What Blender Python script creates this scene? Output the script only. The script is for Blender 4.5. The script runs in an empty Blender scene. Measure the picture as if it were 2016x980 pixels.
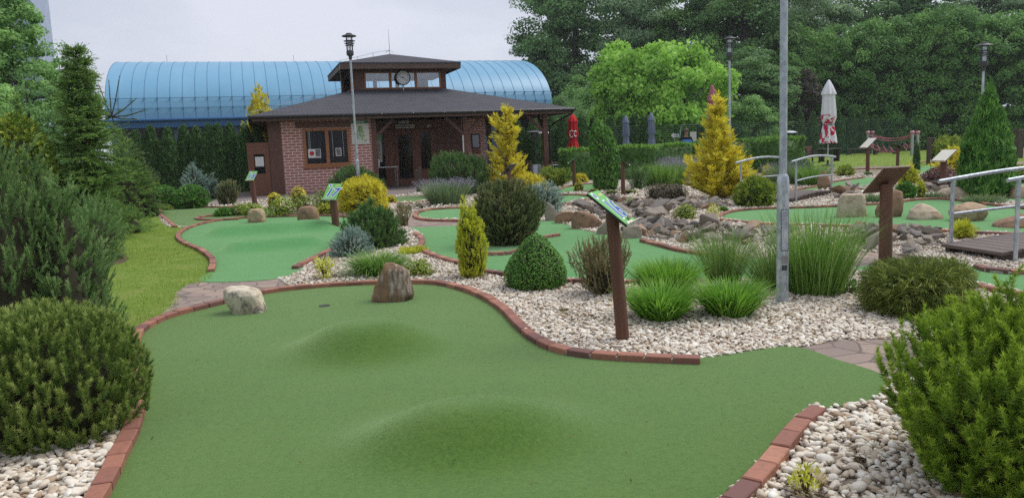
import bpy, bmesh, math
import numpy as np
from mathutils import Vector, Matrix
from mathutils.geometry import delaunay_2d_cdt

scene = bpy.context.scene
COL = scene.collection
PI = math.pi
RS = np.random.default_rng(11)

# ------------------------------------------------------------------ camera model (photo measured at 2016 x 980)
FPX, EYE = 1523.0, 1.6
_p, _r = math.atan((490 - 290) / FPX), 0.040
CF = np.array([0, math.cos(_p), -math.sin(_p)])
_U0 = np.array([0, math.sin(_p), math.cos(_p)])
_R0 = np.array([1.0, 0, 0])
CR = math.cos(_r) * _R0 - math.sin(_r) * _U0
CU = math.sin(_r) * _R0 + math.cos(_r) * _U0
CC = np.array([0, 0, EYE])


def ray(x, y):
    d = CF * FPX + CR * (x - 1008) - CU * (y - 490)
    return d / np.linalg.norm(d)


def G(x, y, z=0.0):
    """the point of the level z that was measured at (x, y) in the photograph"""
    d = ray(x, y)
    return CC + d * ((z - EYE) / d[2])


def atD(x, y, D):
    d = ray(x, y)
    return CC + d * (D / d[1])


def ppm(P):
    return FPX / float((np.asarray(P) - CC) @ CF)


def height_at(P, x, y):
    d = ray(x, y)
    return float(EYE + d[2] / math.hypot(d[0], d[1]) * math.hypot(P[0], P[1]))


def spot(px, bot, top, wpx, deep=0.6):
    P = G(px, bot)
    r = wpx / ppm(P) / 2 * deep
    h = P[:2] / np.linalg.norm(P[:2])
    P = np.array([P[0] + h[0] * r, P[1] + h[1] * r, 0])
    return P[0], P[1], wpx / ppm(P), height_at(P, px, top)


def spotD(px, top, wpx, D):
    P = atD(px, 300, D)
    P = np.array([P[0], P[1], 0])
    return P[0], P[1], wpx / ppm(P), height_at(P, px, top)


# ------------------------------------------------------------------ objects
def tag(o, label=None, cat=None, group=None, kind=None):
    if label: o['label'] = label
    if cat: o['category'] = cat
    if group: o['group'] = group
    if kind: o['kind'] = kind
    return o


def empty(name, loc=(0, 0, 0), rz=0.0):
    o = bpy.data.objects.new(name, None)
    COL.objects.link(o)
    o.location = loc
    o.rotation_euler = (0, 0, rz)
    o.empty_display_size = 0.1
    return o


def copy_tree(o, parent=None):
    c = o.copy()
    COL.objects.link(c)
    if parent is not None:
        c.parent = parent
    for ch in list(o.children):
        copy_tree(ch, c)
    return c


def link(name, me, parent=None, loc=None):
    o = bpy.data.objects.new(name, me)
    COL.objects.link(o)
    if parent is not None: o.parent = parent
    if loc is not None: o.location = loc
    return o


def mesh_np(name, chunks, mats, smooth=False):
    """chunks: list of (V, F, tint, material index); F is (m, k)"""
    Vs, Ls, st, tot, mi, tn = [], [], [], [], [], []
    off = lo = 0
    for V, F, t, m in chunks:
        V = np.asarray(V, dtype=np.float32).reshape(-1, 3)
        F = np.asarray(F, dtype=np.int32)
        if len(F) == 0: continue
        Vs.append(V)
        Ls.append((F + off).ravel())
        k = F.shape[1]
        st.append(lo + np.arange(len(F), dtype=np.int32) * k)
        tot.append(np.full(len(F), k, dtype=np.int32))
        mi.append(np.full(len(F), m, dtype=np.int32))
        tn.append(np.broadcast_to(np.asarray(t, dtype=np.float32), (len(V),)))
        off += len(V)
        lo += F.size
    V, L = np.concatenate(Vs), np.concatenate(Ls)
    st, tot, mi, tn = map(np.concatenate, (st, tot, mi, tn))
    me = bpy.data.meshes.new(name)
    me.vertices.add(len(V)); me.vertices.foreach_set('co', V.ravel())
    me.loops.add(len(L)); me.loops.foreach_set('vertex_index', L)
    me.polygons.add(len(st)); me.polygons.foreach_set('loop_start', st)
    me.polygons.foreach_set('loop_total', tot)
    me.polygons.foreach_set('material_index', mi)
    if smooth: me.polygons.foreach_set('use_smooth', np.ones(len(st), dtype=bool))
    a = me.attributes.new('tint', 'FLOAT', 'POINT')
    a.data.foreach_set('value', np.ascontiguousarray(tn))
    for m in mats: me.materials.append(m)
    me.update(calc_edges=True)
    me.validate()
    return me


class MB:
    """collects solid shapes; build() links them as one mesh object"""
    def __init__(s): s.v, s.f, s.m, s.t = [], [], [], []

    def add(s, vs, fs, m=0, t=0.5):
        b = len(s.v)
        s.v += [tuple(map(float, v)) for v in vs]
        s.t += [t] * len(vs)
        for f in fs:
            s.f.append([b + i for i in f]); s.m.append(m)
        return s

    def box(s, c, d, m=0, t=0.5, R=None, bev=0.0):
        x, y, z = d[0] / 2, d[1] / 2, d[2] / 2
        if bev <= 0:
            vs = [(a, b, e) for e in (-z, z) for a, b in ((-x, -y), (x, -y), (x, y), (-x, y))]
            fs = [(3, 2, 1, 0), (4, 5, 6, 7)] + [(i, (i + 1) % 4, 4 + (i + 1) % 4, 4 + i) for i in range(4)]
        else:
            vs, fs = [], []
            for e, q in ((-z, bev), (-z + bev, 0), (z - bev, 0), (z, bev)):
                vs += [(a * (x - q), b * (y - q), e) for a, b in ((-1, -1), (1, -1), (1, 1), (-1, 1))]
            fs = [(3, 2, 1, 0), (12, 13, 14, 15)]
            for k in range(3):
                fs += [(4 * k + i, 4 * k + (i + 1) % 4, 4 * k + 4 + (i + 1) % 4, 4 * k + 4 + i) for i in range(4)]
        c = Vector(c)
        vs = [(R @ Vector(v) if R is not None else Vector(v)) + c for v in vs]
        return s.add(vs, fs, m, t)

    def tube(s, pts, rad, n=10, m=0, t=0.5, cap=True):
        pts = [Vector(p) for p in pts]
        if not hasattr(rad, '__len__'): rad = [rad] * len(pts)
        vs, fs = [], []
        up = Vector((0, 0, 1))
        for i, p in enumerate(pts):
            d = (pts[min(i + 1, len(pts) - 1)] - pts[max(i - 1, 0)]).normalized()
            a = d.cross(up if abs(d.z) < 0.95 else Vector((1, 0, 0))).normalized()
            b = d.cross(a)
            vs += [p + (a * math.cos(2 * PI * k / n) + b * math.sin(2 * PI * k / n)) * rad[i] for k in range(n)]
        for i in range(len(pts) - 1):
            fs += [(i * n + k, i * n + n + k, i * n + n + (k + 1) % n, i * n + (k + 1) % n) for k in range(n)]
        if cap:
            fs.append(tuple(range(n)))
            fs.append(tuple(reversed(range((len(pts) - 1) * n, len(pts) * n))))
        return s.add(vs, fs, m, t)

    def lathe(s, prof, n=20, c=(0, 0, 0), m=0, t=0.5, wob=None):
        vs, fs = [], []
        for i, (r, z) in enumerate(prof):
            for k in range(n):
                a = 2 * PI * k / n
                q = r * (1 + (wob(a, i, len(prof)) if wob else 0))
                vs.append((c[0] + q * math.cos(a), c[1] + q * math.sin(a), c[2] + z))
        for i in range(len(prof) - 1):
            fs += [(i * n + k, i * n + (k + 1) % n, i * n + n + (k + 1) % n, i * n + n + k) for k in range(n)]
        fs.append(tuple(reversed(range(n))))
        fs.append(tuple(range((len(prof) - 1) * n, len(prof) * n)))
        return s.add(vs, fs, m, t)

    def prism(s, poly, axis_vec, m=0, t=0.5):
        n = len(poly)
        a = Vector(axis_vec)
        vs = [Vector(p) for p in poly] + [Vector(p) + a for p in poly]
        fs = [tuple(reversed(range(n))), tuple(range(n, 2 * n))] + [(i, (i + 1) % n, n + (i + 1) % n, n + i) for i in range(n)]
        return s.add(vs, fs, m, t)

    def build(s, name, mats, parent=None, smooth=False, loc=None, fix=True):
        if not isinstance(mats, (list, tuple)): mats = [mats]
        me = bpy.data.meshes.new(name)
        me.from_pydata(s.v, [], s.f)
        me.polygons.foreach_set('material_index', s.m)
        a = me.attributes.new('tint', 'FLOAT', 'POINT')
        a.data.foreach_set('value', np.array(s.t, dtype=np.float32))
        if fix:
            bm = bmesh.new(); bm.from_mesh(me)
            bmesh.ops.recalc_face_normals(bm, faces=bm.faces)
            bm.to_mesh(me); bm.free()
        if smooth:
            me.polygons.foreach_set('use_smooth', np.ones(len(me.polygons), dtype=bool))
            try: me.set_sharp_from_angle(angle=math.radians(38))
            except Exception: pass
        for m in mats: me.materials.append(m)
        me.update()
        return link(name, me, parent, loc)


# ------------------------------------------------------------------ materials
class NT:
    def __init__(s, name):
        s.m = bpy.data.materials.new(name)
        s.m.use_nodes = True
        s.n = s.m.node_tree.nodes; s.l = s.m.node_tree.links
        s.b = s.n['Principled BSDF']; s.o = s.n['Material Output']

    def node(s, t, **kw):
        n = s.n.new(t)
        for k, v in kw.items():
            if k.startswith('i_'):
                n.inputs[k[2:].replace('_', ' ')].default_value = v
            else: setattr(n, k, v)
        return n

    def link(s, a, b): s.l.new(a, b)

    def coord(s, kind='Object'):
        return s.node('ShaderNodeTexCoord').outputs[kind]

    def noise(s, scale, detail=4, rough=0.55, co=None, stretch=None):
        n = s.node('ShaderNodeTexNoise')
        n.inputs['Scale'].default_value = scale
        n.inputs['Detail'].default_value = detail
        n.inputs['Roughness'].default_value = rough
        co = co or s.coord()
        if stretch:
            mp = s.node('ShaderNodeMapping'); mp.inputs['Scale'].default_value = stretch
            s.link(co, mp.inputs['Vector']); co = mp.outputs[0]
        s.link(co, n.inputs['Vector'])
        return n.outputs['Fac']

    def ramp(s, fac, stops):
        r = s.node('ShaderNodeValToRGB')
        e = r.color_ramp.elements
        while len(e) < len(stops): e.new(0.5)
        for q, (p, c) in zip(e, stops):
            q.position = p; q.color = (*c, 1) if len(c) == 3 else c
        s.link(fac, r.inputs[0])
        return r.outputs[0]

    def mix(s, fac, a, b, mode='MIX'):
        n = s.node('ShaderNodeMix', data_type='RGBA', blend_type=mode)
        for i, v in ((0, fac), (6, a), (7, b)):
            if isinstance(v, (int, float)): n.inputs[i].default_value = v
            elif isinstance(v, tuple): n.inputs[i].default_value = (*v, 1) if len(v) == 3 else v
            else: s.link(v, n.inputs[i])
        return n.outputs[2]

    def math(s, op, a, b=0.5):
        n = s.node('ShaderNodeMath', operation=op)
        for i, v in ((0, a), (1, b)):
            if isinstance(v, (int, float)): n.inputs[i].default_value = v
            else: s.link(v, n.inputs[i])
        return n.outputs[0]

    def attr(s):
        return s.node('ShaderNodeAttribute', attribute_name='tint').outputs['Fac']

    def bump(s, h, strength=0.3, dist=0.01):
        n = s.node('ShaderNodeBump')
        n.inputs['Strength'].default_value = strength
        n.inputs['Distance'].default_value = dist
        s.link(h, n.inputs['Height'])
        s.link(n.outputs[0], s.b.inputs['Normal'])
        return n

    def fin(s, color=None, rough=0.7, metal=0.0, spec=0.3):
        if color is not None:
            if isinstance(color, tuple): s.b.inputs['Base Color'].default_value = (*color, 1)
            else: s.link(color, s.b.inputs['Base Color'])
        s.b.inputs['Roughness'].default_value = rough
        s.b.inputs['Metallic'].default_value = metal
        s.b.inputs['Specular IOR Level'].default_value = spec
        return s.m


def plain(name, c1, c2=None, scale=8, rough=0.7, bump=0.2, dist=0.003, metal=0.0, spec=0.3, stretch=None, detail=6):
    """a surface that wanders between two colours, with a little relief"""
    t = NT(name)
    c2 = c2 or tuple(v * 0.75 for v in c1)
    f = t.noise(scale, detail, 0.6, stretch=stretch)
    col = t.ramp(f, [(0.3, c1), (0.7, c2)])
    if bump: t.bump(t.noise(scale * 4, 6, 0.65, stretch=stretch), bump, dist)
    return t.fin(col, rough, metal, spec)


def foliage(name, dark, mid, light, trans=0.25, rough=0.55, patch=0.35, pscale=2.5, gain=1.9):
    """leaf or needle: every leaf has its own tint, with slow drifts of colour over the plant"""
    t = NT(name)
    a = t.attr()
    f = t.math('ADD', a, t.math('MULTIPLY', t.math('SUBTRACT', t.noise(pscale, 3), 0.5), patch * 2))
    gn = lambda c, k: tuple(min(.8, v * k) for v in c)
    col = t.ramp(f, [(0.0, gn(dark, gain)), (0.5, gn(mid, gain)), (1.0, gn(light, gain))])
    t.fin(col, rough, 0, 0.25)
    if trans > 0:
        tr = t.node('ShaderNodeBsdfTranslucent')
        t.link(col, tr.inputs['Color'])
        ms = t.node('ShaderNodeMixShader'); ms.inputs[0].default_value = trans
        t.link(t.b.outputs[0], ms.inputs[1]); t.link(tr.outputs[0], ms.inputs[2])
        t.link(ms.outputs[0], t.o.inputs['Surface'])
    return t.m


def turf_mat(name, c1, c2, c3):
    t = NT(name)
    big = t.noise(0.9, 3)
    fine = t.noise(170, 2, 0.7)
    mid = t.noise(38, 3, 0.7)
    c = t.ramp(big, [(0.3, c1), (0.7, c2)])
    c = t.mix(t.math('MULTIPLY', t.ramp(fine, [(0.35, (0, 0, 0)), (0.7, (1, 1, 1))]), 0.55), c, c3)
    c = t.mix(t.ramp(mid, [(0.32, (0.42, 0.42, 0.42)), (0.62, (0, 0, 0))]), c, tuple(v * 0.45 for v in c1))
    specks = t.noise(75, 1, 0.5)
    c = t.mix(t.ramp(specks, [(0.76, (0, 0, 0)), (0.79, (0.4, 0.4, 0.4))]), c, (0.34, 0.38, 0.2))
    wear = t.noise(1.7, 6, 0.75)
    c = t.mix(t.ramp(wear, [(0.5, (0, 0, 0)), (0.75, (0.5, 0.5, 0.5))]), c, (c2[0] * 1.5, c2[1] * 1.15, c2[2] * 1.4))
    t.bump(t.math('ADD', fine, mid), 0.55, 0.006)
    t.b.inputs['Sheen Weight'].default_value = 0.55
    t.b.inputs['Sheen Tint'].default_value = (0.75, 1.0, 0.55, 1)
    t.b.inputs['Sheen Roughness'].default_value = 0.45
    return t.fin(c, 0.9, 0, 0.1)


M = {}
M['turf_olive'] = turf_mat('turf_olive', (0.046, 0.110, 0.013), (0.057, 0.126, 0.018), (0.115, 0.200, 0.042))
M['turf_emerald'] = turf_mat('turf_emerald', (0.046, 0.205, 0.054), (0.060, 0.232, 0.070), (0.11, 0.31, 0.115))


def gravel_mat():
    t = NT('gravel')
    co = t.coord()
    v = t.node('ShaderNodeTexVoronoi', feature='F1'); v.inputs['Scale'].default_value = 30
    t.link(co, v.inputs['Vector'])
    e = t.node('ShaderNodeTexVoronoi', feature='DISTANCE_TO_EDGE'); e.inputs['Scale'].default_value = 30
    t.link(co, e.inputs['Vector'])
    sp = t.node('ShaderNodeSeparateColor'); t.link(v.outputs['Color'], sp.inputs[0])
    c = t.ramp(sp.outputs[0], [(0, (0.22, 0.17, 0.13)), (0.35, (0.40, 0.34, 0.27)), (0.7, (0.56, 0.52, 0.46)), (1, (0.66, 0.64, 0.60))])
    c = t.mix(t.ramp(e.outputs['Distance'], [(0.0, (1, 1, 1)), (0.10, (0, 0, 0))]), c, (0.24, 0.21, 0.175))
    c = t.mix(t.ramp(t.noise(1.3, 4), [(0.42, (0, 0, 0)), (0.75, (0.35, 0.35, 0.35))]), c, (0.25, 0.20, 0.15))
    t.bump(e.outputs['Distance'], 0.9, 0.03)
    return t.fin(c, 0.75, 0, 0.3)


M['gravel'] = gravel_mat()


def pebble_mat():
    t = NT('pebble')
    c = t.ramp(t.attr(), [(0, (0.20, 0.15, 0.11)), (0.18, (0.36, 0.25, 0.16)), (0.4, (0.50, 0.42, 0.32)), (0.7, (0.65, 0.58, 0.475)), (1, (0.77, 0.735, 0.66))])
    c = t.mix(t.ramp(t.noise(60, 4, 0.6), [(0.45, (0, 0, 0)), (0.75, (0.4, 0.4, 0.4))]), c, (0.30, 0.26, 0.22))
    return t.fin(c, 0.62, 0, 0.35)


M['pebble'] = pebble_mat()


def flag_mat(name, scale, cs, mortar):
    t = NT(name)
    co = t.coord()
    w = t.node('ShaderNodeTexNoise'); w.inputs['Scale'].default_value = 3; t.link(co, w.inputs['Vector'])
    ad = t.node('ShaderNodeMix', data_type='VECTOR'); ad.inputs[0].default_value = 0.06
    t.link(co, ad.inputs[4]); t.link(w.outputs['Color'], ad.inputs[5])
    outs = []
    for ft in ('F1', 'DISTANCE_TO_EDGE'):
        v = t.node('ShaderNodeTexVoronoi', feature=ft); v.inputs['Scale'].default_value = scale
        t.link(ad.outputs[1], v.inputs['Vector']); outs.append(v)
    sp = t.node('ShaderNodeSeparateColor'); t.link(outs[0].outputs['Color'], sp.inputs[0])
    c = t.ramp(sp.outputs[0], [(0, cs[0]), (0.5, cs[1]), (1, cs[2])])
    n = t.noise(22, 6, 0.7)
    c = t.mix(t.ramp(n, [(0.4, (0, 0, 0)), (0.8, (0.5, 0.5, 0.5))]), c, tuple(v * 0.6 for v in cs[1]))
    ed = t.ramp(outs[1].outputs['Distance'], [(0.015, (1, 1, 1)), (0.05, (0, 0, 0))])
    c = t.mix(ed, c, mortar)
    t.bump(t.math('ADD', t.math('MULTIPLY', t.math('MINIMUM', outs[1].outputs['Distance'], 0.06), 8), t.math('MULTIPLY', n, 0.4)), 0.6, 0.015)
    return t.fin(c, 0.8, 0, 0.25)


M['flag'] = flag_mat('flagstone', 4.6, ((0.225, 0.175, 0.155), (0.28, 0.215, 0.185), (0.35, 0.27, 0.21)), (0.13, 0.11, 0.095))


def brick_mat(name, c1, c2, mortar, bw, rh, mort=0.02, axes='XZ'):
    t = NT(name)
    co = t.coord()
    s = t.node('ShaderNodeSeparateXYZ'); t.link(co, s.inputs[0])
    c = t.node('ShaderNodeCombineXYZ')
    t.link(s.outputs['XYZ'.index(axes[0])], c.inputs[0]); t.link(s.outputs['XYZ'.index(axes[1])], c.inputs[1])
    b = t.node('ShaderNodeTexBrick')
    b.inputs['Scale'].default_value = 1
    b.inputs['Brick Width'].default_value = bw; b.inputs['Row Height'].default_value = rh
    b.inputs['Mortar Size'].default_value = mort; b.inputs['Mortar Smooth'].default_value = 0.1
    b.inputs['Color1'].default_value = (*c1, 1); b.inputs['Color2'].default_value = (*c2, 1)
    b.inputs['Mortar'].default_value = (*mortar, 1)
    t.link(c.outputs[0], b.inputs['Vector'])
    col = t.mix(t.ramp(t.noise(14, 5), [(0.4, (0, 0, 0)), (0.8, (0.45, 0.45, 0.45))]), b.outputs['Color'], tuple(v * 0.6 for v in c1))
    t.bump(t.math('SUBTRACT', t.math('MULTIPLY', t.noise(40, 4), 0.3), b.outputs['Fac']), 0.5, 0.012)
    return t.fin(col, 0.8, 0, 0.2)


M['wall_brick'] = brick_mat('wall_brick', (0.46, 0.205, 0.170), (0.37, 0.160, 0.135), (0.78, 0.64, 0.58), 0.34, 0.118, 0.016)
M['wall_brick_side'] = brick_mat('wall_brick_side', (0.46, 0.205, 0.170), (0.37, 0.160, 0.135), (0.78, 0.64, 0.58), 0.34, 0.118, 0.016, 'YZ')
M['paver'] = brick_mat('paver', (0.24, 0.20, 0.185), (0.19, 0.16, 0.15), (0.12, 0.10, 0.09), 0.22, 0.11, 0.008, 'XY')


def kerb_mat():
    t = NT('kerb_brick')
    c = t.ramp(t.attr(), [(0, (0.145, 0.072, 0.066)), (0.25, (0.235, 0.100, 0.074)), (0.65, (0.325, 0.140, 0.095)), (1, (0.41, 0.190, 0.125))])
    n = t.noise(30, 6, 0.7)
    c = t.mix(t.ramp(n, [(0.45, (0, 0, 0)), (0.75, (0.55, 0.55, 0.55))]), c, (0.13, 0.07, 0.06))
    t.bump(t.noise(160, 4, 0.7), 0.3, 0.003)
    return t.fin(c, 0.7, 0, 0.35)


M['kerb'] = kerb_mat()
M['mortar'] = plain('mortar', (0.4, 0.36, 0.31), (0.3, 0.27, 0.23), 20)
M['slate'] = NT('slate').m


def slate_mat():
    t = NT('slate_rock')
    c = t.ramp(t.attr(), [(0, (0.12, 0.112, 0.105)), (0.45, (0.225, 0.200, 0.175)), (0.8, (0.31, 0.262, 0.212)), (1, (0.38, 0.235, 0.14))])
    n = t.noise(7, 7, 0.7)
    c = t.mix(t.ramp(n, [(0.4, (0, 0, 0)), (0.8, (0.7, 0.7, 0.7))]), c, (0.20, 0.165, 0.13))
    t.bump(t.noise(16, 8, 0.7, stretch=(1, 1, 3)), 0.7, 0.02)
    return t.fin(c, 0.75, 0, 0.3)


M['slate'] = slate_mat()


def stone_mat(name, c1, c2, c3, vein=None, scale=5, stretch=None):
    t = NT(name)
    n = t.noise(scale, 8, 0.65, stretch=stretch)
    c = t.ramp(n, [(0.28, c1), (0.5, c2), (0.72, c3)])
    if vein:
        v = t.noise(scale * 1.7, 6, 0.7, stretch=stretch)
        c = t.mix(t.ramp(v, [(0.52, (0, 0, 0)), (0.62, (0.85, 0.85, 0.85))]), c, vein)
    t.bump(t.noise(scale * 3.5, 9, 0.72, stretch=stretch), 0.8, 0.03)
    return t.fin(c, 0.8, 0, 0.25)


M['stone_white'] = stone_mat('stone_white', (0.72, 0.64, 0.50), (0.62, 0.55, 0.43), (0.43, 0.33, 0.20), (0.13, 0.12, 0.11), 5)
M['stone_rust'] = stone_mat('stone_rust', (0.34, 0.18, 0.07), (0.20, 0.13, 0.08), (0.125, 0.097, 0.075), (0.44, 0.39, 0.33), 4, (1.6, 1.6, 0.35))
M['stone_tan'] = stone_mat('stone_tan', (0.38, 0.26, 0.15), (0.44, 0.33, 0.22), (0.30, 0.19, 0.10), (0.24, 0.16, 0.10), 3.2)
M['stone_brown'] = stone_mat('stone_brown', (0.24, 0.145, 0.09), (0.28, 0.18, 0.11), (0.18, 0.11, 0.07), (0.13, 0.09, 0.065), 4)
M['stone_pale'] = stone_mat('stone_pale', (0.46, 0.36, 0.25), (0.52, 0.43, 0.32), (0.36, 0.25, 0.15), (0.30, 0.22, 0.14), 3.5)


def lawn_mat(name, c1, c2, c3):
    t = NT(name)
    c = t.ramp(t.noise(2.2, 6, 0.65), [(0.3, c1), (0.5, c2), (0.72, c3)])
    c = t.mix(t.math('MULTIPLY', t.noise(60, 4, 0.7), 0.6), c, tuple(v * 0.5 for v in c1))
    t.bump(t.noise(80, 5, 0.7), 0.8, 0.02)
    return t.fin(c, 0.9, 0, 0.1)


M['lawn'] = lawn_mat('lawn', (0.155, 0.250, 0.040), (0.20, 0.285, 0.055), (0.32, 0.335, 0.11))
M['field'] = lawn_mat('field', (0.055, 0.10, 0.025), (0.075, 0.12, 0.03), (0.09, 0.12, 0.04))
M['mulch'] = plain('mulch', (0.09, 0.055, 0.04), (0.16, 0.11, 0.08), 40, 0.9, 0.9, 0.02)


def wood(name, c1, c2, stretch=(6, 1, 1), scale=3, rough=0.6):
    t = NT(name)
    n = t.noise(scale, 8, 0.65, stretch=stretch)
    c = t.ramp(n, [(0.3, c1), (0.7, c2)])
    t.bump(t.noise(scale * 4, 6, 0.7, stretch=stretch), 0.3, 0.004)
    return t.fin(c, rough, 0, 0.3)


M['wood_dark'] = wood('wood_dark', (0.155, 0.076, 0.053), (0.105, 0.052, 0.037), (8, 8, 0.7))
M['wood_beam'] = wood('wood_beam', (0.150, 0.083, 0.060), (0.100, 0.054, 0.040), (0.7, 8, 8))
M['fascia'] = wood('fascia', (0.135, 0.090, 0.068), (0.090, 0.056, 0.042), (0.6, 6, 8))
M['window_wood'] = wood('window_wood', (0.38, 0.160, 0.070), (0.28, 0.115, 0.050), (5, 5, 1.2))
M['door_wood'] = wood('door_wood', (0.215, 0.094, 0.060), (0.150, 0.066, 0.043), (6, 6, 0.8))
M['post_wood'] = wood('post_wood', (0.150, 0.068, 0.043), (0.095, 0.045, 0.031), (10, 10, 0.6), 4)
M['deck'] = wood('deck', (0.165, 0.130, 0.115), (0.105, 0.080, 0.070), (7, 0.8, 7), 5, 0.55)
M['timber'] = wood('timber', (0.085, 0.062, 0.048), (0.055, 0.040, 0.032), (7, 7, 0.6), 5)
M['bench_wood'] = wood('bench_wood', (0.13, 0.058, 0.032), (0.09, 0.04, 0.024), (1, 6, 6), 5)
M['shingle'] = brick_mat('shingle', (0.082, 0.083, 0.098), (0.060, 0.061, 0.072), (0.030, 0.030, 0.036), 0.34, 0.145, 0.012, 'XY')
M['gutter'] = plain('gutter', (0.020, 0.020, 0.023), None, 6, 0.35, 0.05, spec=0.5)
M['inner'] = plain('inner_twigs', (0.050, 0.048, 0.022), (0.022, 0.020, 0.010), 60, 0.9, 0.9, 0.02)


def galv_mat(name='galvanised', c1=(0.30, 0.34, 0.38), c2=(0.46, 0.50, 0.54)):
    t = NT(name)
    v = t.node('ShaderNodeTexVoronoi', feature='F1'); v.inputs['Scale'].default_value = 26
    t.link(t.coord(), v.inputs['Vector'])
    sp = t.node('ShaderNodeSeparateColor'); t.link(v.outputs['Color'], sp.inputs[0])
    c = t.ramp(t.math('ADD', t.math('MULTIPLY', sp.outputs[0], 0.4), t.math('MULTIPLY', t.noise(9, 6), 0.6)), [(0.25, c1), (0.75, c2)])
    c = t.mix(t.ramp(t.noise(5, 5, 0.6, stretch=(3, 3, 1)), [(0.52, (0, 0, 0)), (0.60, (0.65, 0.65, 0.65))]), c, (0.62, 0.64, 0.66))
    t.bump(t.noise(30, 4), 0.15, 0.003)
    return t.fin(c, 0.48, 0.55, 0.5)


M['galv'] = galv_mat()
M['galv2'] = plain('sticker_grey', (0.20, 0.19, 0.18), (0.28, 0.27, 0.26), 40, 0.6, 0.1)
M['steel'] = plain('steel', (0.42, 0.44, 0.46), (0.34, 0.36, 0.38), 12, 0.4, 0.1, metal=0.6, spec=0.5)
M['black'] = plain('black_paint', (0.020, 0.020, 0.021), (0.03, 0.028, 0.027), 10, 0.5, 0.1)
M['darkgrey'] = plain('dark_grey', (0.06, 0.065, 0.07), None, 10, 0.5, 0.1)
M['white'] = plain('white_paint', (0.72, 0.72, 0.71), (0.66, 0.66, 0.65), 6, 0.5, 0.05)
M['cream'] = plain('cream', (0.66, 0.64, 0.56), (0.58, 0.57, 0.5), 6, 0.6, 0.05)
M['sign_green'] = plain('sign_green', (0.17, 0.50, 0.085), (0.12, 0.42, 0.12), 5, 0.35, 0.0, spec=0.5)
M['sign_blue'] = plain('sign_blue', (0.025, 0.075, 0.36), (0.03, 0.09, 0.40), 5, 0.4, 0.0)
M['sign_white'] = plain('sign_white', (0.78, 0.80, 0.84), (0.74, 0.76, 0.80), 5, 0.4, 0.0)
M['sign_orange'] = plain('sign_orange', (0.80, 0.62, 0.30), (0.75, 0.55, 0.22), 5, 0.4, 0.0)
M['glass_dark'] = NT('glass_dark').fin((0.012, 0.013, 0.014), 0.06, 0, 0.22)
M['glass_sky'] = NT('glass_sky').fin((0.10, 0.115, 0.14), 0.04, 0, 1.0)
M['banner_green'] = plain('banner_green', (0.03, 0.20, 0.10), None, 5, 0.5, 0)
M['poster_grey'] = plain('poster_grey', (0.30, 0.30, 0.30), (0.03, 0.03, 0.04), 30, 0.5, 0)
M['red'] = plain('red_paint', (0.55, 0.03, 0.03), None, 5, 0.5, 0)


def clear_glass():
    t = NT('clear_glass')
    tr = t.node('ShaderNodeBsdfTransparent')
    gl = t.node('ShaderNodeBsdfGlossy'); gl.inputs['Roughness'].default_value = 0.05
    gl.inputs['Color'].default_value = (0.9, 0.95, 1, 1)
    ms = t.node('ShaderNodeMixShader')
    fr = t.node('ShaderNodeFresnel'); fr.inputs[0].default_value = 1.6
    t.link(t.math('ADD', fr.outputs[0], 0.08), ms.inputs[0])
    t.link(tr.outputs[0], ms.inputs[1]); t.link(gl.outputs[0], ms.inputs[2])
    t.link(ms.outputs[0], t.o.inputs['Surface'])
    return t.m


M['glass'] = clear_glass()


def fabric(name, c, c2=None, fold=0.5, rough=0.75):
    t = NT(name)
    col = t.ramp(t.noise(2.5, 5), [(0.3, c), (0.7, c2 or tuple(v * 0.8 for v in c))])
    t.bump(t.noise(9, 4, 0.6, stretch=(1, 1, 0.15)), fold, 0.03)
    return t.fin(col, rough, 0, 0.2)


M['fab_red'] = fabric('fab_red', (0.60, 0.022, 0.028))
M['fab_grey'] = fabric('fab_grey', (0.185, 0.22, 0.31), (0.15, 0.18, 0.255))
M['fab_strap'] = plain('fab_strap', (0.28, 0.28, 0.3))


def fab_print(name, base, prnt, z0, z1, thr=0.5):
    """cloth with large printed patches between two heights of the canopy"""
    t = NT(name)
    s = t.node('ShaderNodeSeparateXYZ'); t.link(t.coord(), s.inputs[0])
    band = t.math('MULTIPLY', t.math('GREATER_THAN', s.outputs[2], z0), t.math('LESS_THAN', s.outputs[2], z1))
    n = t.math('GREATER_THAN', t.noise(3.0, 3, 0.6), thr)
    c = t.mix(t.math('MULTIPLY', band, n), base, prnt)
    t.bump(t.noise(9, 4, 0.6, stretch=(1, 1, 0.15)), 0.5, 0.03)
    return t.fin(c, 0.75, 0, 0.2)


M['fab_white'] = fab_print('fab_white', (0.74, 0.74, 0.76), (0.50, 0.02, 0.05), 1.0, 2.6, 0.54)
M['fab_pink'] = fab_print('fab_pink', (0.36, 0.13, 0.155), (0.45, 0.045, 0.05), 0.8, 2.6, 0.45)


def metal_roof():
    t = NT('blue_roof')
    c = t.ramp(t.noise(0.35, 4), [(0.3, (0.125, 0.315, 0.48)), (0.7, (0.150, 0.345, 0.51))])
    c = t.mix(t.ramp(t.noise(1.2, 5, 0.6, stretch=(1, 0.2, 0.2)), [(0.5, (0, 0, 0)), (0.8, (0.25, 0.25, 0.25))]), c, (0.22, 0.43, 0.60))
    return t.fin(c, 0.42, 0.0, 0.5)


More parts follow.
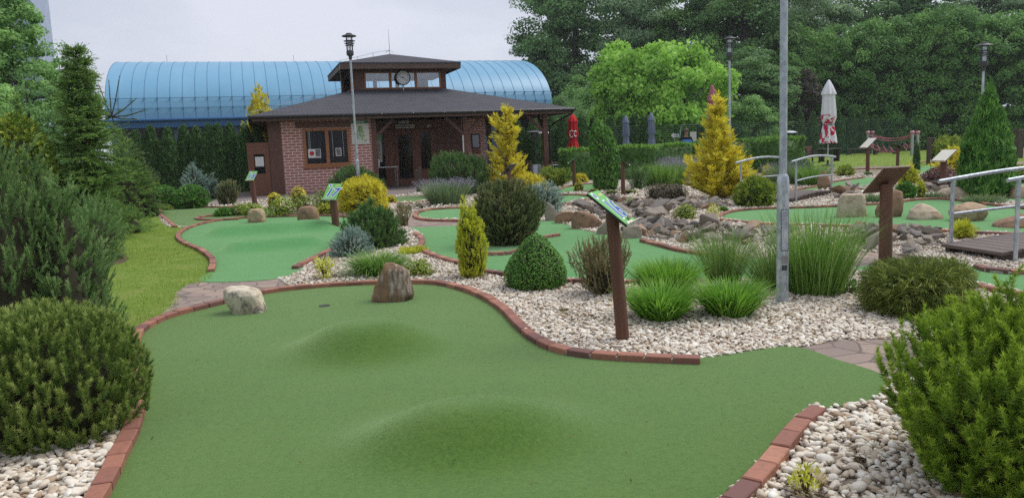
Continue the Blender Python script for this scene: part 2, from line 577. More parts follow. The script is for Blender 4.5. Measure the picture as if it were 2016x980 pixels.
M['blue_roof'] = metal_roof()
M['blue_dark'] = plain('blue_dark', (0.03, 0.10, 0.24), (0.04, 0.12, 0.27), 2, 0.4, 0.05)
M['seam'] = plain('seam', (0.075, 0.21, 0.35), None, 4, 0.5, 0)
M['hall_wall'] = plain('hall_wall', (0.11, 0.15, 0.22), (0.085, 0.12, 0.18), 1, 0.6, 0.05)
M['tower_orange'] = plain('tower_orange', (0.58, 0.30, 0.13), (0.52, 0.26, 0.11), 0.6, 0.8, 0.1)
M['tower_frame'] = plain('tower_frame', (0.34, 0.40, 0.54), None, 1, 0.4, 0.0)
M['tower_glass'] = NT('tower_glass').fin((0.22, 0.30, 0.40), 0.06, 0, 1.0)
M['bark'] = plain('bark', (0.075, 0.058, 0.045), (0.042, 0.034, 0.028), 6, 0.9, 0.8, 0.03, stretch=(3, 3, 0.6))
M['bark_red'] = plain('bark_red', (0.14, 0.075, 0.045), (0.09, 0.05, 0.03), 12, 0.9, 0.6, 0.01)
M['skin'] = plain('skin', (0.42, 0.23, 0.16), (0.38, 0.20, 0.14), 10, 0.55, 0.05)
M['hair'] = plain('hair', (0.075, 0.055, 0.042), (0.11, 0.085, 0.07), 60, 0.6, 0.3)
M['trousers'] = plain('trousers', (0.05, 0.055, 0.07), None, 20, 0.8, 0.2)


def shirt_mat():
    t = NT('shirt')
    s = t.node('ShaderNodeSeparateXYZ'); t.link(t.coord(), s.inputs[0])
    c = t.mix(t.math('LESS_THAN', s.outputs[2], 1.345), (0.014, 0.015, 0.020), (0.07, 0.26, 0.68))
    c = t.mix(t.math('GREATER_THAN', t.math('ABSOLUTE', s.outputs[0]), 0.225), c, (0.014, 0.015, 0.020))
    return t.fin(c, 0.8, 0, 0.15)


M['shirt'] = shirt_mat()
M['yellow_toy'] = plain('yellow_toy', (0.75, 0.36, 0.02), (0.70, 0.30, 0.02), 4, 0.4, 0)
M['blue_toy'] = plain('blue_toy', (0.02, 0.10, 0.45), None, 4, 0.4, 0)
M['rope_pink'] = plain('rope_pink', (0.45, 0.12, 0.16), (0.38, 0.16, 0.18), 30, 0.8, 0.2)
M['rope_green'] = plain('rope_green', (0.02, 0.13, 0.10), None, 30, 0.8, 0.2)
M['knob_pink'] = plain('knob_pink', (0.55, 0.22, 0.28), None, 5, 0.4, 0)
M['fence_green'] = plain('fence_green', (0.012, 0.055, 0.035), None, 5, 0.5, 0)
M['ball'] = plain('ball', (0.60, 0.50, 0.40), None, 5, 0.4, 0)

# leaves
F = {}
F['mugo'] = foliage('needle_mugo', (0.028, 0.050, 0.012), (0.072, 0.108, 0.022), (0.185, 0.215, 0.065), 0.3, gain=2.7)
F['yew_bright'] = foliage('needle_bright', (0.034, 0.066, 0.008), (0.100, 0.165, 0.014), (0.200, 0.270, 0.030), 0.25, gain=2.0)
F['pine_blue'] = foliage('needle_pine', (0.022, 0.044, 0.013), (0.055, 0.096, 0.031), (0.125, 0.180, 0.068), 0.3, gain=3.0)
F['pine_green'] = foliage('needle_green', (0.022, 0.055, 0.018), (0.056, 0.118, 0.032), (0.115, 0.185, 0.055), 0.15, gain=1.8)
F['pine_buff'] = foliage('needle_buff', (0.030, 0.048, 0.018), (0.078, 0.102, 0.038), (0.225, 0.215, 0.100), 0.15, gain=1.9)
F['pine_brown'] = foliage('needle_brown', (0.060, 0.060, 0.028), (0.140, 0.128, 0.062), (0.270, 0.225, 0.120), 0.1)
F['spruce'] = foliage('needle_spruce', (0.032, 0.068, 0.018), (0.078, 0.140, 0.034), (0.170, 0.245, 0.055), 0.35, gain=2.0)
F['weeping'] = foliage('needle_weeping', (0.035, 0.062, 0.020), (0.080, 0.125, 0.042), (0.150, 0.195, 0.075), 0.3, gain=2.0)
F['spruce_blue'] = foliage('needle_blue', (0.055, 0.090, 0.075), (0.155, 0.225, 0.190), (0.300, 0.380, 0.325), 0.1, gain=1.6)
F['thuja'] = foliage('scale_thuja', (0.016, 0.042, 0.012), (0.036, 0.080, 0.022), (0.066, 0.120, 0.034), 0.3, gain=2.3)
F['thuja_mid'] = foliage('scale_mid', (0.022, 0.062, 0.014), (0.052, 0.125, 0.024), (0.095, 0.190, 0.036), 0.25, gain=2.4)
F['hedge'] = foliage('leaf_hedge', (0.020, 0.050, 0.010), (0.046, 0.100, 0.020), (0.115, 0.190, 0.034), 0.3, gain=2.9)
F['lime'] = foliage('leaf_lime', (0.06, 0.14, 0.016), (0.115, 0.24, 0.028), (0.19, 0.33, 0.05), 0.35)
F['yellow'] = foliage('scale_yellow', (0.13, 0.120, 0.010), (0.36, 0.30, 0.022), (0.56, 0.48, 0.050), 0.34, patch=0.45, gain=2.3)
F['yellow_green'] = foliage('scale_yellowgreen', (0.10, 0.12, 0.012), (0.27, 0.29, 0.025), (0.48, 0.46, 0.045), 0.3, gain=2.3)
F['green_yellow'] = foliage('scale_greenyellow', (0.045, 0.085, 0.012), (0.115, 0.170, 0.022), (0.25, 0.28, 0.04), 0.2)
F['olive'] = foliage('scale_olive', (0.035, 0.055, 0.012), (0.090, 0.125, 0.022), (0.195, 0.220, 0.050), 0.2, gain=1.8)
F['box'] = foliage('leaf_box', (0.018, 0.055, 0.010), (0.046, 0.118, 0.018), (0.100, 0.200, 0.035), 0.25, gain=2.3)
F['purple'] = foliage('leaf_purple', (0.035, 0.014, 0.018), (0.085, 0.034, 0.038), (0.14, 0.065, 0.06), 0.2)
F['bronze'] = foliage('leaf_bronze', (0.040, 0.036, 0.026), (0.085, 0.072, 0.050), (0.14, 0.115, 0.075), 0.15)
F['lavender'] = foliage('leaf_lavender', (0.050, 0.085, 0.040), (0.095, 0.145, 0.065), (0.15, 0.20, 0.10), 0.2)
F['lav_spike'] = foliage('spike_lavender', (0.12, 0.11, 0.14), (0.185, 0.165, 0.215), (0.25, 0.22, 0.28), 0.1)
F['silver'] = foliage('leaf_silver', (0.12, 0.115, 0.075), (0.205, 0.20, 0.13), (0.30, 0.29, 0.20), 0.1)
F['grass'] = foliage('blade_grass', (0.045, 0.098, 0.014), (0.092, 0.178, 0.030), (0.175, 0.27, 0.07), 0.3)
F['lily'] = foliage('blade_lily', (0.050, 0.125, 0.014), (0.105, 0.235, 0.026), (0.21, 0.36, 0.055), 0.35, gain=1.7)
F['reed'] = foliage('blade_reed', (0.050, 0.090, 0.020), (0.095, 0.165, 0.036), (0.165, 0.245, 0.07), 0.3)
F['turf_blade'] = foliage('turf_fibre', (0.075, 0.150, 0.026), (0.145, 0.245, 0.055), (0.34, 0.46, 0.18), 0.35, patch=.2, pscale=1.2, gain=1.0)
F['lawn_blade'] = foliage('blade_lawn', (0.10, 0.180, 0.022), (0.175, 0.265, 0.036), (0.31, 0.36, 0.09), 0.35, gain=1.5)
F['tree_a'] = foliage('leaf_tree_dark', (0.024, 0.050, 0.018), (0.046, 0.088, 0.030), (0.080, 0.130, 0.042), 0.45, gain=3.7, pscale=0.25)
F['tree_b'] = foliage('leaf_tree_mid', (0.032, 0.066, 0.020), (0.062, 0.115, 0.034), (0.105, 0.170, 0.050), 0.45, gain=3.7, pscale=0.3)
F['tree_c'] = foliage('leaf_tree_grey', (0.040, 0.066, 0.036), (0.076, 0.115, 0.060), (0.115, 0.160, 0.085), 0.45, gain=3.7, pscale=0.3)
F['hornbeam'] = foliage('leaf_hornbeam', (0.020, 0.048, 0.013), (0.043, 0.090, 0.022), (0.082, 0.145, 0.034), 0.45, gain=3.8, pscale=0.25)
F['catalpa'] = foliage('leaf_catalpa', (0.085, 0.175, 0.026), (0.145, 0.270, 0.040), (0.23, 0.37, 0.07), 0.42, pscale=0.4, gain=2.0)
F['beech_dark'] = foliage('leaf_copper', (0.030, 0.030, 0.020), (0.050, 0.046, 0.032), (0.075, 0.066, 0.045), 0.3)

# ------------------------------------------------------------------ foliage shapes (numpy)
PROF = {
    'dome': [(0, .80), (.12, .95), (.38, 1), (.65, .88), (.85, .6), (1, .12)],
    'ball': [(0, .55), (.2, .88), (.48, 1), (.78, .8), (.93, .48), (1, .12)],
    'cone': [(0, .85), (.1, 1), (.5, .62), (.8, .30), (1, .03)],
    'blunt': [(0, .85), (.12, 1), (.45, .86), (.7, .60), (.88, .33), (1, .05)],
    'column': [(0, .62), (.12, .88), (.45, 1), (.75, .86), (.92, .48), (1, .06)],
    'thuja': [(0, .9), (.1, 1), (.5, .95), (.75, .72), (.9, .40), (1, .04)],
    'vase': [(0, .35), (.3, .72), (.7, 1), (.9, .75), (1, .25)],
    'flat': [(0, .85), (.3, 1), (.75, .88), (1, .35)],
    'mush': [(0, .5), (.25, .85), (.55, 1), (.85, .72), (1, .2)],
    'box': [(0, .97), (.9, 1), (1, .92)],
}


def nrm(a):
    return a / np.maximum(np.linalg.norm(a, axis=-1, keepdims=True), 1e-9)


class Bumps:
    def __init__(s, rs, freq, k=7):
        s.d = nrm(rs.normal(size=(k, 3))) * freq * rs.uniform(.6, 1.5, (k, 1)); s.p = rs.uniform(0, 2 * PI, k)

    def __call__(s, q):
        return np.sin(q @ s.d.T + s.p).mean(1) * 1.8


def shell(n, w, h, prof, amp, freq, depth, rs, bumps=None):
    pr = np.array(PROF[prof] if isinstance(prof, str) else prof, dtype=float)
    tt = np.linspace(0, 1, 60)
    Rt = np.interp(tt, pr[:, 0], pr[:, 1])
    wt = (Rt + .06) * np.sqrt((h / 60) ** 2 + (np.gradient(Rt) * w / 2) ** 2)
    cdf = np.cumsum(wt); cdf /= cdf[-1]
    t = np.clip(np.interp(rs.random(n), cdf, tt) + rs.normal(0, .012, n), 0, 1)
    R = np.interp(t, pr[:, 0], pr[:, 1])
    dR = (np.interp(np.minimum(t + .03, 1), pr[:, 0], pr[:, 1]) - np.interp(np.maximum(t - .03, 0), pr[:, 0], pr[:, 1])) / .06
    th = rs.uniform(0, 2 * PI, n)
    q = np.stack([np.cos(th) * R, np.sin(th) * R, t * h / w * 2], 1)
    bumps = bumps or Bumps(rs, freq)
    b = 1 + amp * bumps(q)
    rf = 1 - depth * rs.random(n) ** 1.6
    # points deep under the top also sink
    rr = R * w / 2 * b * rf
    z = t * h * (1 + amp * .45 * (b - 1) / max(amp, 1e-6) * t) * (1 - (1 - rf) * .5 * t)
    P = np.stack([np.cos(th) * rr, np.sin(th) * rr, z], 1)
    N = nrm(np.stack([np.cos(th), np.sin(th), np.clip(-dR * (w / 2) / h, -.6, 6)], 1))
    return P, N


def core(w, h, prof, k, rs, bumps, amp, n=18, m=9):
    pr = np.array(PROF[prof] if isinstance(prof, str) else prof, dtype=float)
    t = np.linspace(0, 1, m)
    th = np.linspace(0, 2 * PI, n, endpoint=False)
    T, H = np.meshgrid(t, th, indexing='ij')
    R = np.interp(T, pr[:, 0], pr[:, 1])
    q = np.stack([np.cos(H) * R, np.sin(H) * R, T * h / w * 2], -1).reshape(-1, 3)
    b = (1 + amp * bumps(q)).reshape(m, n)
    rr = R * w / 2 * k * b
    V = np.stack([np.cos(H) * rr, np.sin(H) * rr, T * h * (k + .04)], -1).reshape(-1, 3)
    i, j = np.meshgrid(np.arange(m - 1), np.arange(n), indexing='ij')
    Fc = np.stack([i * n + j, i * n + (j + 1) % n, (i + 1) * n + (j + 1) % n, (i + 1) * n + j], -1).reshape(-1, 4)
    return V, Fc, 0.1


def basis(A, rs):
    r = rs.normal(size=A.shape)
    e1 = nrm(np.cross(A, r)); e2 = np.cross(A, e1)
    return e1, e2


def shoots(P, A, L, m, nl, nw, rs, ang=(75, 25), tipw=.35, tint=None):
    n = len(P)
    L = np.broadcast_to(np.asarray(L), (n,))
    t = rs.uniform(.02, 1, (n, m)); ph = rs.uniform(0, 2 * PI, (n, m))
    e1, e2 = basis(A, rs)
    an = np.radians(ang[0] + (ang[1] - ang[0]) * t + rs.normal(0, 9, (n, m)))
    rad = e1[:, None] * np.cos(ph)[..., None] + e2[:, None] * np.sin(ph)[..., None]
    d = A[:, None] * np.cos(an)[..., None] + rad * np.sin(an)[..., None]
    base = P[:, None] + A[:, None] * (L[:, None] * t)[..., None]
    ln = nl * rs.uniform(.7, 1.15, (n, m))
    tip = base + d * ln[..., None]
    sd = nrm(np.cross(d, rs.normal(size=d.shape))) * nw / 2
    V = np.stack([base - sd, base + sd, tip], 2).reshape(-1, 3)
    Fc = np.arange(n * m * 3).reshape(-1, 3)
    ts = rs.random(n) if tint is None else tint
    tn = np.clip(ts[:, None] * (1 - tipw) + tipw * t + rs.normal(0, .05, (n, m)), 0, 1)
    return V, Fc, np.repeat(tn.ravel(), 3)


def fans(P, A, Nv, L, k, spread, wd, rs, droop=0.0, tint=None):
    n = len(P)
    A = nrm(A)
    B = nrm(np.cross(Nv, A) + 1e-6)
    U = np.cross(A, B)
    j = np.linspace(-1, 1, k)
    s = np.radians(spread) * j[None] + rs.normal(0, .12, (n, k))
    Ls = np.broadcast_to(np.asarray(L), (n,))[:, None] * (1 - .35 * np.abs(j))[None] * rs.uniform(.75, 1.15, (n, k))
    d = A[:, None] * np.cos(s)[..., None] + B[:, None] * np.sin(s)[..., None]
    st = P[:, None] + A[:, None] * (Ls * .25 * (1 - np.abs(j)))[..., None]
    mid = st + d * (Ls * .55)[..., None] + U[:, None] * (rs.normal(0, .06, (n, k)) * Ls)[..., None]
    tip = st + d * Ls[..., None]
    mid[..., 2] -= droop * .3 * Ls; tip[..., 2] -= droop * Ls
    sd = nrm(np.cross(d, U[:, None] + rs.normal(0, .35, d.shape))) * wd / 2
    V = np.stack([st, mid - sd, tip, mid + sd], 2).reshape(-1, 3)
    Fc = np.arange(n * k * 4).reshape(-1, 4)
    ts = rs.random(n) if tint is None else tint
    tn = np.clip(ts[:, None] + rs.normal(0, .10, (n, k)), 0, 1)
    return V, Fc, np.repeat(tn.ravel(), 4)


def leaves(P, N, size, asp, rs, droop=0.3, tint=None):
    n = len(P)
    Nn = nrm(N + rs.normal(0, .45, N.shape))
    a = nrm(np.cross(Nn, rs.normal(size=N.shape)))
    a[:, 2] -= droop; a = nrm(a)
    b = nrm(np.cross(Nn, a)); u = np.cross(a, b)
    s = (size * rs.uniform(.7, 1.3, n))[:, None]
    V = np.stack([P - a * s * .5, P - b * s * asp * .5 + u * s * .10, P + a * s * .5, P + b * s * asp * .5 + u * s * .10], 1).reshape(-1, 3)
    Fc = np.arange(n * 4).reshape(-1, 4)
    ts = rs.random(n) if tint is None else tint
    return V, Fc, np.repeat(ts, 4)


def blades(P, th, lean, L, wd, droop, rs, seg=4, tint=None):
    n = len(P)
    lean, L, droop = (np.broadcast_to(np.asarray(x, dtype=float), (n,)) for x in (lean, L, droop))
    hd = np.stack([np.cos(th), np.sin(th), np.zeros(n)], 1)
    sd = np.stack([-np.sin(th), np.cos(th), np.zeros(n)], 1)
    tw = rs.normal(0, .5, n)
    sd = nrm(sd * np.cos(tw)[:, None] + np.cross(hd, sd) * 0 + hd * np.sin(tw)[:, None])
    rows, cur = [], P.copy()
    for i in range(seg + 1):
        s = i / seg
        if i:
            a = lean + droop * ((i - .5) / seg) ** 1.5
            cur = cur + (hd * np.sin(a)[:, None] + np.array([0, 0, 1.0]) * np.cos(a)[:, None]) * (L / seg)[:, None]
        w = wd * (1 - s ** 1.8) * .5 + .0006
        rows += [cur - sd * w, cur + sd * w]
    V = np.stack(rows, 1).reshape(-1, 3)
    k = 2 * (seg + 1)
    q = np.array([[2 * i, 2 * i + 1, 2 * i + 3, 2 * i + 2] for i in range(seg)])
    Fc = (np.arange(n)[:, None, None] * k + q[None]).reshape(-1, 4)
    ts = rs.random(n) if tint is None else tint
    return V, Fc, np.repeat(ts, k)


def tube_np(pts, rad, n=6):
    pts = np.asarray(pts, dtype=float); m = len(pts)
    d = nrm(np.gradient(pts, axis=0))
    ref = np.where(np.abs(d[:, 2:3]) < .9, np.array([[0, 0, 1.0]]), np.array([[1.0, 0, 0]]))
    a = nrm(np.cross(d, ref)); b = np.cross(d, a)
    th = np.linspace(0, 2 * PI, n, endpoint=False)
    V = pts[:, None] + (a[:, None] * np.cos(th)[None, :, None] + b[:, None] * np.sin(th)[None, :, None]) * np.asarray(rad, dtype=float)[:, None, None]
    i, j = np.meshgrid(np.arange(m - 1), np.arange(n), indexing='ij')
    Fc = np.stack([i * n + j, i * n + (j + 1) % n, (i + 1) * n + (j + 1) % n, (i + 1) * n + j], -1).reshape(-1, 4)
    return V.reshape(-1, 3), Fc, .5


def moved(ch, off):
    V, Fc, t = ch
    return V + np.asarray(off), Fc, t


# ------------------------------------------------------------------ shrubs
SEED = [100]


FEET = []


def rs_new():
    SEED[0] += 1
    return np.random.default_rng(SEED[0])


def build_shrub(style, w, h, prof='dome', n=300, amp=.12, freq=3.0, depth=.35, up=.7, lobes=None, ck=.74, **k):
    """foliage of one shrub of width w and height h, base at the origin -> list of chunks"""
    rs = rs_new()
    out = []
    lobes = lobes or [(0, 0, 1, 1, 1)]
    for dx, dy, lw, lh, fr in lobes:
        W, Hh, nn = w * lw, h * lh, max(8, int(n * fr))
        bp = Bumps(rs, freq)
        P, N = shell(nn, W, Hh, prof, amp, freq, depth, rs, bp)
        off = (dx * w, dy * w, 0)
        U = np.array([0, 0, 1.0])
        if style == 'pine':
            A = nrm(N * (1 - up) + U * up + rs.normal(0, .16, N.shape))
            L = k['L'] * rs.uniform(.6, 1.25, nn)
            c = shoots(P - A * L[:, None] * .8, A, L, k['m'], k['nl'], k['nw'], rs, k.get('ang', (70, 22)), k.get('tipw', .35))
        elif style == 'spray':
            A = nrm(N * (1 - up) + U * up + rs.normal(0, k.get('jit', .3), N.shape))
            L = k['L'] * rs.uniform(.6, 1.3, nn)
            Nv = nrm(N + rs.normal(0, .6, N.shape))
            c = fans(P - A * L[:, None] * .7, A, Nv, L, k.get('k', 5), k.get('spread', 42), k['wd'], rs, k.get('droop', .1))
        elif style == 'leaf':
            c = leaves(P, nrm(N + U * up), k['size'], k.get('asp', .55), rs, k.get('droop', .3))
        out.append((*moved(c, off), 0))
        if ck:
            out.append((*moved(core(W, Hh, prof, ck, rs, bp, amp), off), 1))
    return out


def shrub(name, label, cat, px, bot, top, wpx, style, mat, group=None, deep=.6, stem=None, D=None, rz=0, extra=None, **k):
    x, y, w, h = spot(px, bot, top, wpx, deep) if D is None else spotD(px, top, wpx, D)
    FEET.append((x, y, w))
    ch = build_shrub(style, w, h, **k)
    mats = [mat, M['inner']]
    if stem:
        o = empty(name, (x, y, 0), rz)
        link('foliage', mesh_np('foliage', ch, mats), o)
        rs = rs_new()
        st = []
        for q in range(stem):
            a = rs.uniform(0, 2 * PI); r = w * .22 * rs.random() ** .5
            st.append((*tube_np([(0, 0, -.02), (math.cos(a) * r * .4, math.sin(a) * r * .4, h * .3), (math.cos(a) * r, math.sin(a) * r, h * .65)], (w * .02 + .006, w * .014 + .004, .004)), 0))
        link('stem', mesh_np('stem', st, [M['bark_red']]), o)
    else:
        o = link(name, mesh_np(name, ch, mats), None, (x, y, 0))
        o.rotation_euler.z = rz
    return tag(o, label, cat, group)


def tuft(name, label, cat, px, bot, top, wpx, mat, n=500, wd=.008, lean=(0, .7), droop=(.3, 1.2), base=.25, Lv=(.7, 1.1), group=None, deep=.5, stub=0, spikes=None, smat=None, seg=4, lsc=1.0):
    """a clump of blades"""
    x, y, w, h = spot(px, bot, top, wpx, deep)
    rs = rs_new()
    th = rs.uniform(0, 2 * PI, n)
    r = rs.random(n) ** .5
    P = np.stack([np.cos(th) * r * w * base, np.sin(th) * r * w * base, np.zeros(n)], 1)
    ln = lean[0] + (lean[1] - lean[0]) * r * rs.uniform(.5, 1.15, n)
    L = h * rs.uniform(Lv[0], Lv[1], n) * (1 + .35 * np.sin(ln)) * lsc
    dr = rs.uniform(droop[0], droop[1], n)
    th2 = th + rs.normal(0, .5, n)
    c = blades(P, th2, ln, L, wd, dr, rs, seg)
    mats, ch = [mat], [(*c, 0)]
    if stub:
        m = stub
        th = rs.uniform(0, 2 * PI, m); r = rs.random(m) ** .5
        P2 = np.stack([np.cos(th) * r * w * base * 1.05, np.sin(th) * r * w * base * 1.05, np.zeros(m)], 1)
        ch.append((*blades(P2, th, rs.uniform(0, .3, m), rs.uniform(.04, .13, m), .006, 0, rs, 1), 1)); mats.append(M['bark_red'])
    if spikes:
        k = 2 * (seg + 1)
        V = c[0].reshape(n, k, 3)
        sel = rs.permutation(n)[:spikes]
        tip, d = V[sel, -1], nrm(V[sel, -1] - V[sel, -3])
        cs = shoots(tip - d * .02, d, .05 * h / .4, 10, .012 * h / .4, .006 * h / .4, rs)
        ch.append((*cs, len(mats))); mats.append(smat)
    o = link(name, mesh_np(name, ch, mats), None, (x, y, 0))
    return tag(o, label, cat, group)


# ------------------------------------------------------------------ trees
def build_tree(h, w, z0, prof='mush', K=70, nleaf=14000, size=.2, asp=.6, rc=.14, flat=.55, trunk=.02, droop=.3, seed=None, limbs=16, shellbias=.55, upn=.35, amp=.16):
    """tapered trunk with limbs to the leaf clumps, leaves spread through the crown's volume"""
    rs = np.random.default_rng(seed) if seed else rs_new()
    ch = h - z0
    P, N = shell(K, w * .86, ch, prof, amp, 2.5, shellbias, rs)
    P[:, 2] += z0
    per = rs.dirichlet(np.ones(K) * 4, 1)[0]
    cnt = np.maximum((per * nleaf).astype(int), 4)
    idx = np.repeat(np.arange(K), cnt)
    n = len(idx)
    R = rc * w * rs.uniform(.7, 1.35, K)
    g = nrm(rs.normal(size=(n, 3))) * (rs.random(n) ** .45)[:, None]
    g[:, 2] *= flat
    # clumps hang a little at their outer rim
    L = P[idx] + g * R[idx][:, None]
    L[:, 2] -= .18 * R[idx] * (g[:, 0] ** 2 + g[:, 1] ** 2)
    Nl = nrm(g * np.array([.6, .6, 1]) + N[idx] * .4 + np.array([0, 0, upn]))
    tn = np.clip(rs.random(K)[idx] * .45 + rs.random(n) * .55, 0, 1)
    lv = leaves(L, Nl, size, asp, rs, droop, tn)
    tr = []
    r0 = trunk * h
    wob = rs.normal(0, .02 * w, (5, 2))
    tp = np.array([[0, 0, -.05], [0, 0, h * .03], [*wob[0], h * .25], [*wob[1], h * .5], [*wob[2], h * .72], [*wob[3], h * .88]])
    tr.append((*tube_np(tp, r0 * np.array([1.45, 1.1, .9, .65, .4, .12]), 8), 0))
    for i in rs.permutation(K)[:limbs]:
        e = P[i]
        zs = max(z0 * .75, min(e[2] - .25 * math.hypot(e[0], e[1]), h * .8)) * rs.uniform(.75, .98)
        s = np.array([np.interp(zs, tp[:, 2], tp[:, 0]), np.interp(zs, tp[:, 2], tp[:, 1]), zs])
        mid = (s + e) / 2 + np.array([0, 0, .06 * h]) * rs.uniform(-.4, .8)
        q = np.interp(zs / h, [0, 1], [.5, .12]) * r0
        tr.append((*tube_np([s, (s + mid) / 2 + rs.normal(0, .01 * w, 3), mid, e], (q, q * .75, q * .5, q * .12), 5), 0))
    return [(*lv, 0)], tr


def tree(name, label, cat, x, y, h, w, mat, z0=None, rz=0, group=None, meshes=None, **k):
    o = empty(name, (x, y, 0), rz)
    if meshes is None:
        c, t = build_tree(h, w, z0 if z0 is not None else h * .25, **k)
        meshes = (mesh_np('crown', c, [mat]), mesh_np('trunk', t, [M['bark']], True))
    link('trunk', meshes[1], o); link('crown', meshes[0], o)
    tag(o, label, cat, group)
    return o, meshes

# ================================================================== GROUND
def catmull(pts, closed, step=.08):
    pts = np.asarray(pts, dtype=float); n = len(pts); out = []
    rng_ = range(n if closed else n - 1)
    for i in rng_:
        if closed: p0, p1, p2, p3 = (pts[(i + k) % n] for k in (-1, 0, 1, 2))
        else: p0, p1, p2, p3 = pts[max(i - 1, 0)], pts[i], pts[i + 1], pts[min(i + 2, n - 1)]
        m = max(2, int(np.linalg.norm(p2 - p1) / step))
        t0 = 0; t1 = max(np.linalg.norm(p1 - p0), 1e-4) ** .5; t2 = t1 + max(np.linalg.norm(p2 - p1), 1e-4) ** .5; t3 = t2 + max(np.linalg.norm(p3 - p2), 1e-4) ** .5
        for q in np.linspace(t1, t2, m, endpoint=False):
            A1 = p1 if t1 == 0 else (t1 - q) / t1 * p0 + q / t1 * p1
            if np.linalg.norm(p1 - p0) < 1e-3: A1 = p1
            A2 = (t2 - q) / (t2 - t1) * p1 + (q - t1) / (t2 - t1) * p2
            A3 = (t3 - q) / (t3 - t2) * p2 + (q - t2) / (t3 - t2) * p3 if np.linalg.norm(p3 - p2) > 1e-3 else p2
            B1 = (t2 - q) / t2 * A1 + q / t2 * A2
            B2 = (t3 - q) / (t3 - t1) * A2 + (q - t1) / (t3 - t1) * A3
            out.append((t2 - q) / (t2 - t1) * B1 + (q - t1) / (t2 - t1) * B2)
    if not closed: out.append(pts[-1])
    return np.array(out)


def world(px, z=0.0):
    return np.array([G(x, y, z)[:2] for x, y in px])


def inside(P, poly):
    x, y = P[:, 0], P[:, 1]
    c = np.zeros(len(P), dtype=bool)
    a = poly; b = np.roll(poly, -1, 0)
    for (x1, y1), (x2, y2) in zip(a, b):
        if y1 == y2: continue
        m = (y1 > y) != (y2 > y)
        c ^= m & (x < (x2 - x1) * (y - y1) / (y2 - y1) + x1)
    return c


def sheet(name, poly, z, mat, grid=.5, hfun=None):
    poly = np.asarray(poly)
    lo, hi = poly.min(0), poly.max(0)
    gx, gy = np.meshgrid(np.arange(lo[0], hi[0], grid), np.arange(lo[1], hi[1], grid))
    gp = np.stack([gx.ravel(), gy.ravel()], 1) + 1e-4
    gp = gp[inside(gp, poly)]
    nb = len(poly)
    vs = [Vector(p) for p in poly] + [Vector(p) for p in gp]
    r = delaunay_2d_cdt(vs, [], [list(range(nb))], 1, 1e-5)
    V = np.array([(v[0], v[1], z) for v in r[0]])
    if hfun is not None: V[:, 2] += hfun(V[:, :2])
    me = bpy.data.meshes.new(name)
    me.from_pydata(V.tolist(), [], [list(f) if True else f for f in r[2]])
    me.polygons.foreach_set('use_smooth', np.ones(len(me.polygons), dtype=bool))
    me.materials.append(mat)
    me.update()
    bm = bmesh.new(); bm.from_mesh(me)
    for f in bm.faces:
        if f.normal.z < 0: f.normal_flip()
    bm.to_mesh(me); bm.free()
    return tag(link(name, me), kind='structure')


B = bpy.data.meshes.new('ground')
B.from_pydata([(-400, -60, -.02), (400, -60, -.02), (400, 500, -.02), (-400, 500, -.02)], [], [(0, 1, 2, 3)])
B.materials.append(M['field'])
tag(link('ground', B), kind='structure')

BED = world([(-900, 1500), (-900, 620), (-100, 470), (290, 418), (420, 402), (520, 394), (760, 388), (900, 372), (1100, 352), (1400, 344), (1560, 345), (1760, 340), (2016, 350), (2500, 370), (3200, 700), (3200, 1500)])
sheet('gravel_bed', BED, 0.0, M['gravel'], 3.0)

T16 = world([(170, 1010), (205, 955), (228, 900), (256, 848), (268, 800), (270, 740), (262, 685), (276, 646), (330, 619), (400, 601), (450, 589), (530, 571), (600, 563), (700, 556), (850, 555), (905, 564), (950, 581), (990, 607), (1018, 637), (1048, 662), (1100, 685), (1180, 697), (1270, 703), (1380, 706), (1450, 698), (1560, 684), (1650, 711), (1740, 742), (1728, 785), (1628, 806), (1600, 802), (1565, 830), (1540, 865), (1512, 900), (1480, 935), (1440, 970), (1380, 1020), (1350, 1150), (900, 1200), (300, 1150)])
T17 = world([(416, 533), (420, 508), (396, 490), (366, 478), (352, 463), (366, 450), (400, 439), (450, 431), (510, 427), (580, 425), (650, 424), (690, 426), (702, 440), (685, 465), (650, 490), (615, 508), (580, 524), (598, 528), (545, 550), (398, 556)])
T18 = world([(340, 444), (318, 424), (315, 416), (335, 411), (380, 409), (450, 408.5), (521, 411), (580, 421), (520, 427), (450, 431.5), (400, 439), (366, 448)])
T15 = world([(812, 449), (860, 447), (905, 444), (975, 441), (1040, 436), (1085, 436), (1140, 452), (1200, 464), (1262, 470), (1300, 480), (1340, 490), (1395, 498), (1480, 508), (1540, 520), (1500, 545), (1375, 552), (1200, 552), (1080, 548), (1000, 539), (958, 532), (900, 516), (852, 500), (832, 486), (834, 470), (822, 457)])
T14 = world([(1680, 531), (1730, 521), (1800, 515), (1870, 515), (1905, 526), (1960, 532), (2100, 535), (2100, 592), (1990, 570), (1900, 554), (1760, 543)])
TK = world([(817, 422), (826, 415), (850, 411), (905, 408), (985, 412), (1000, 424), (905, 432), (850, 432), (826, 428)])
TS = world([(770, 397), (790, 388), (845, 386), (870, 388), (850, 394), (800, 399)])
TA = world([(1090, 374), (1128, 364), (1170, 361), (1185, 364), (1176, 373), (1120, 380), (1095, 382)])
TB = world([(1080, 401), (1098, 384), (1130, 383), (1166, 385.5), (1215, 388), (1170, 390), (1130, 396), (1108, 402)])
T13 = world([(1415, 426), (1425, 419), (1450, 413), (1500, 409.5), (1560, 408), (1640, 405), (1700, 402), (1760, 398), (1800, 393), (1850, 391), (1900, 396), (1960, 404), (2060, 414), (2120, 440), (2100, 466), (2016, 460), (1900, 455), (1740, 445.5), (1640, 443), (1520, 440), (1470, 437), (1428, 432)])
T12 = world([(1548, 376), (1600, 368), (1650, 357), (1700, 350), (1728, 353), (1706, 366), (1640, 372), (1575, 378)])
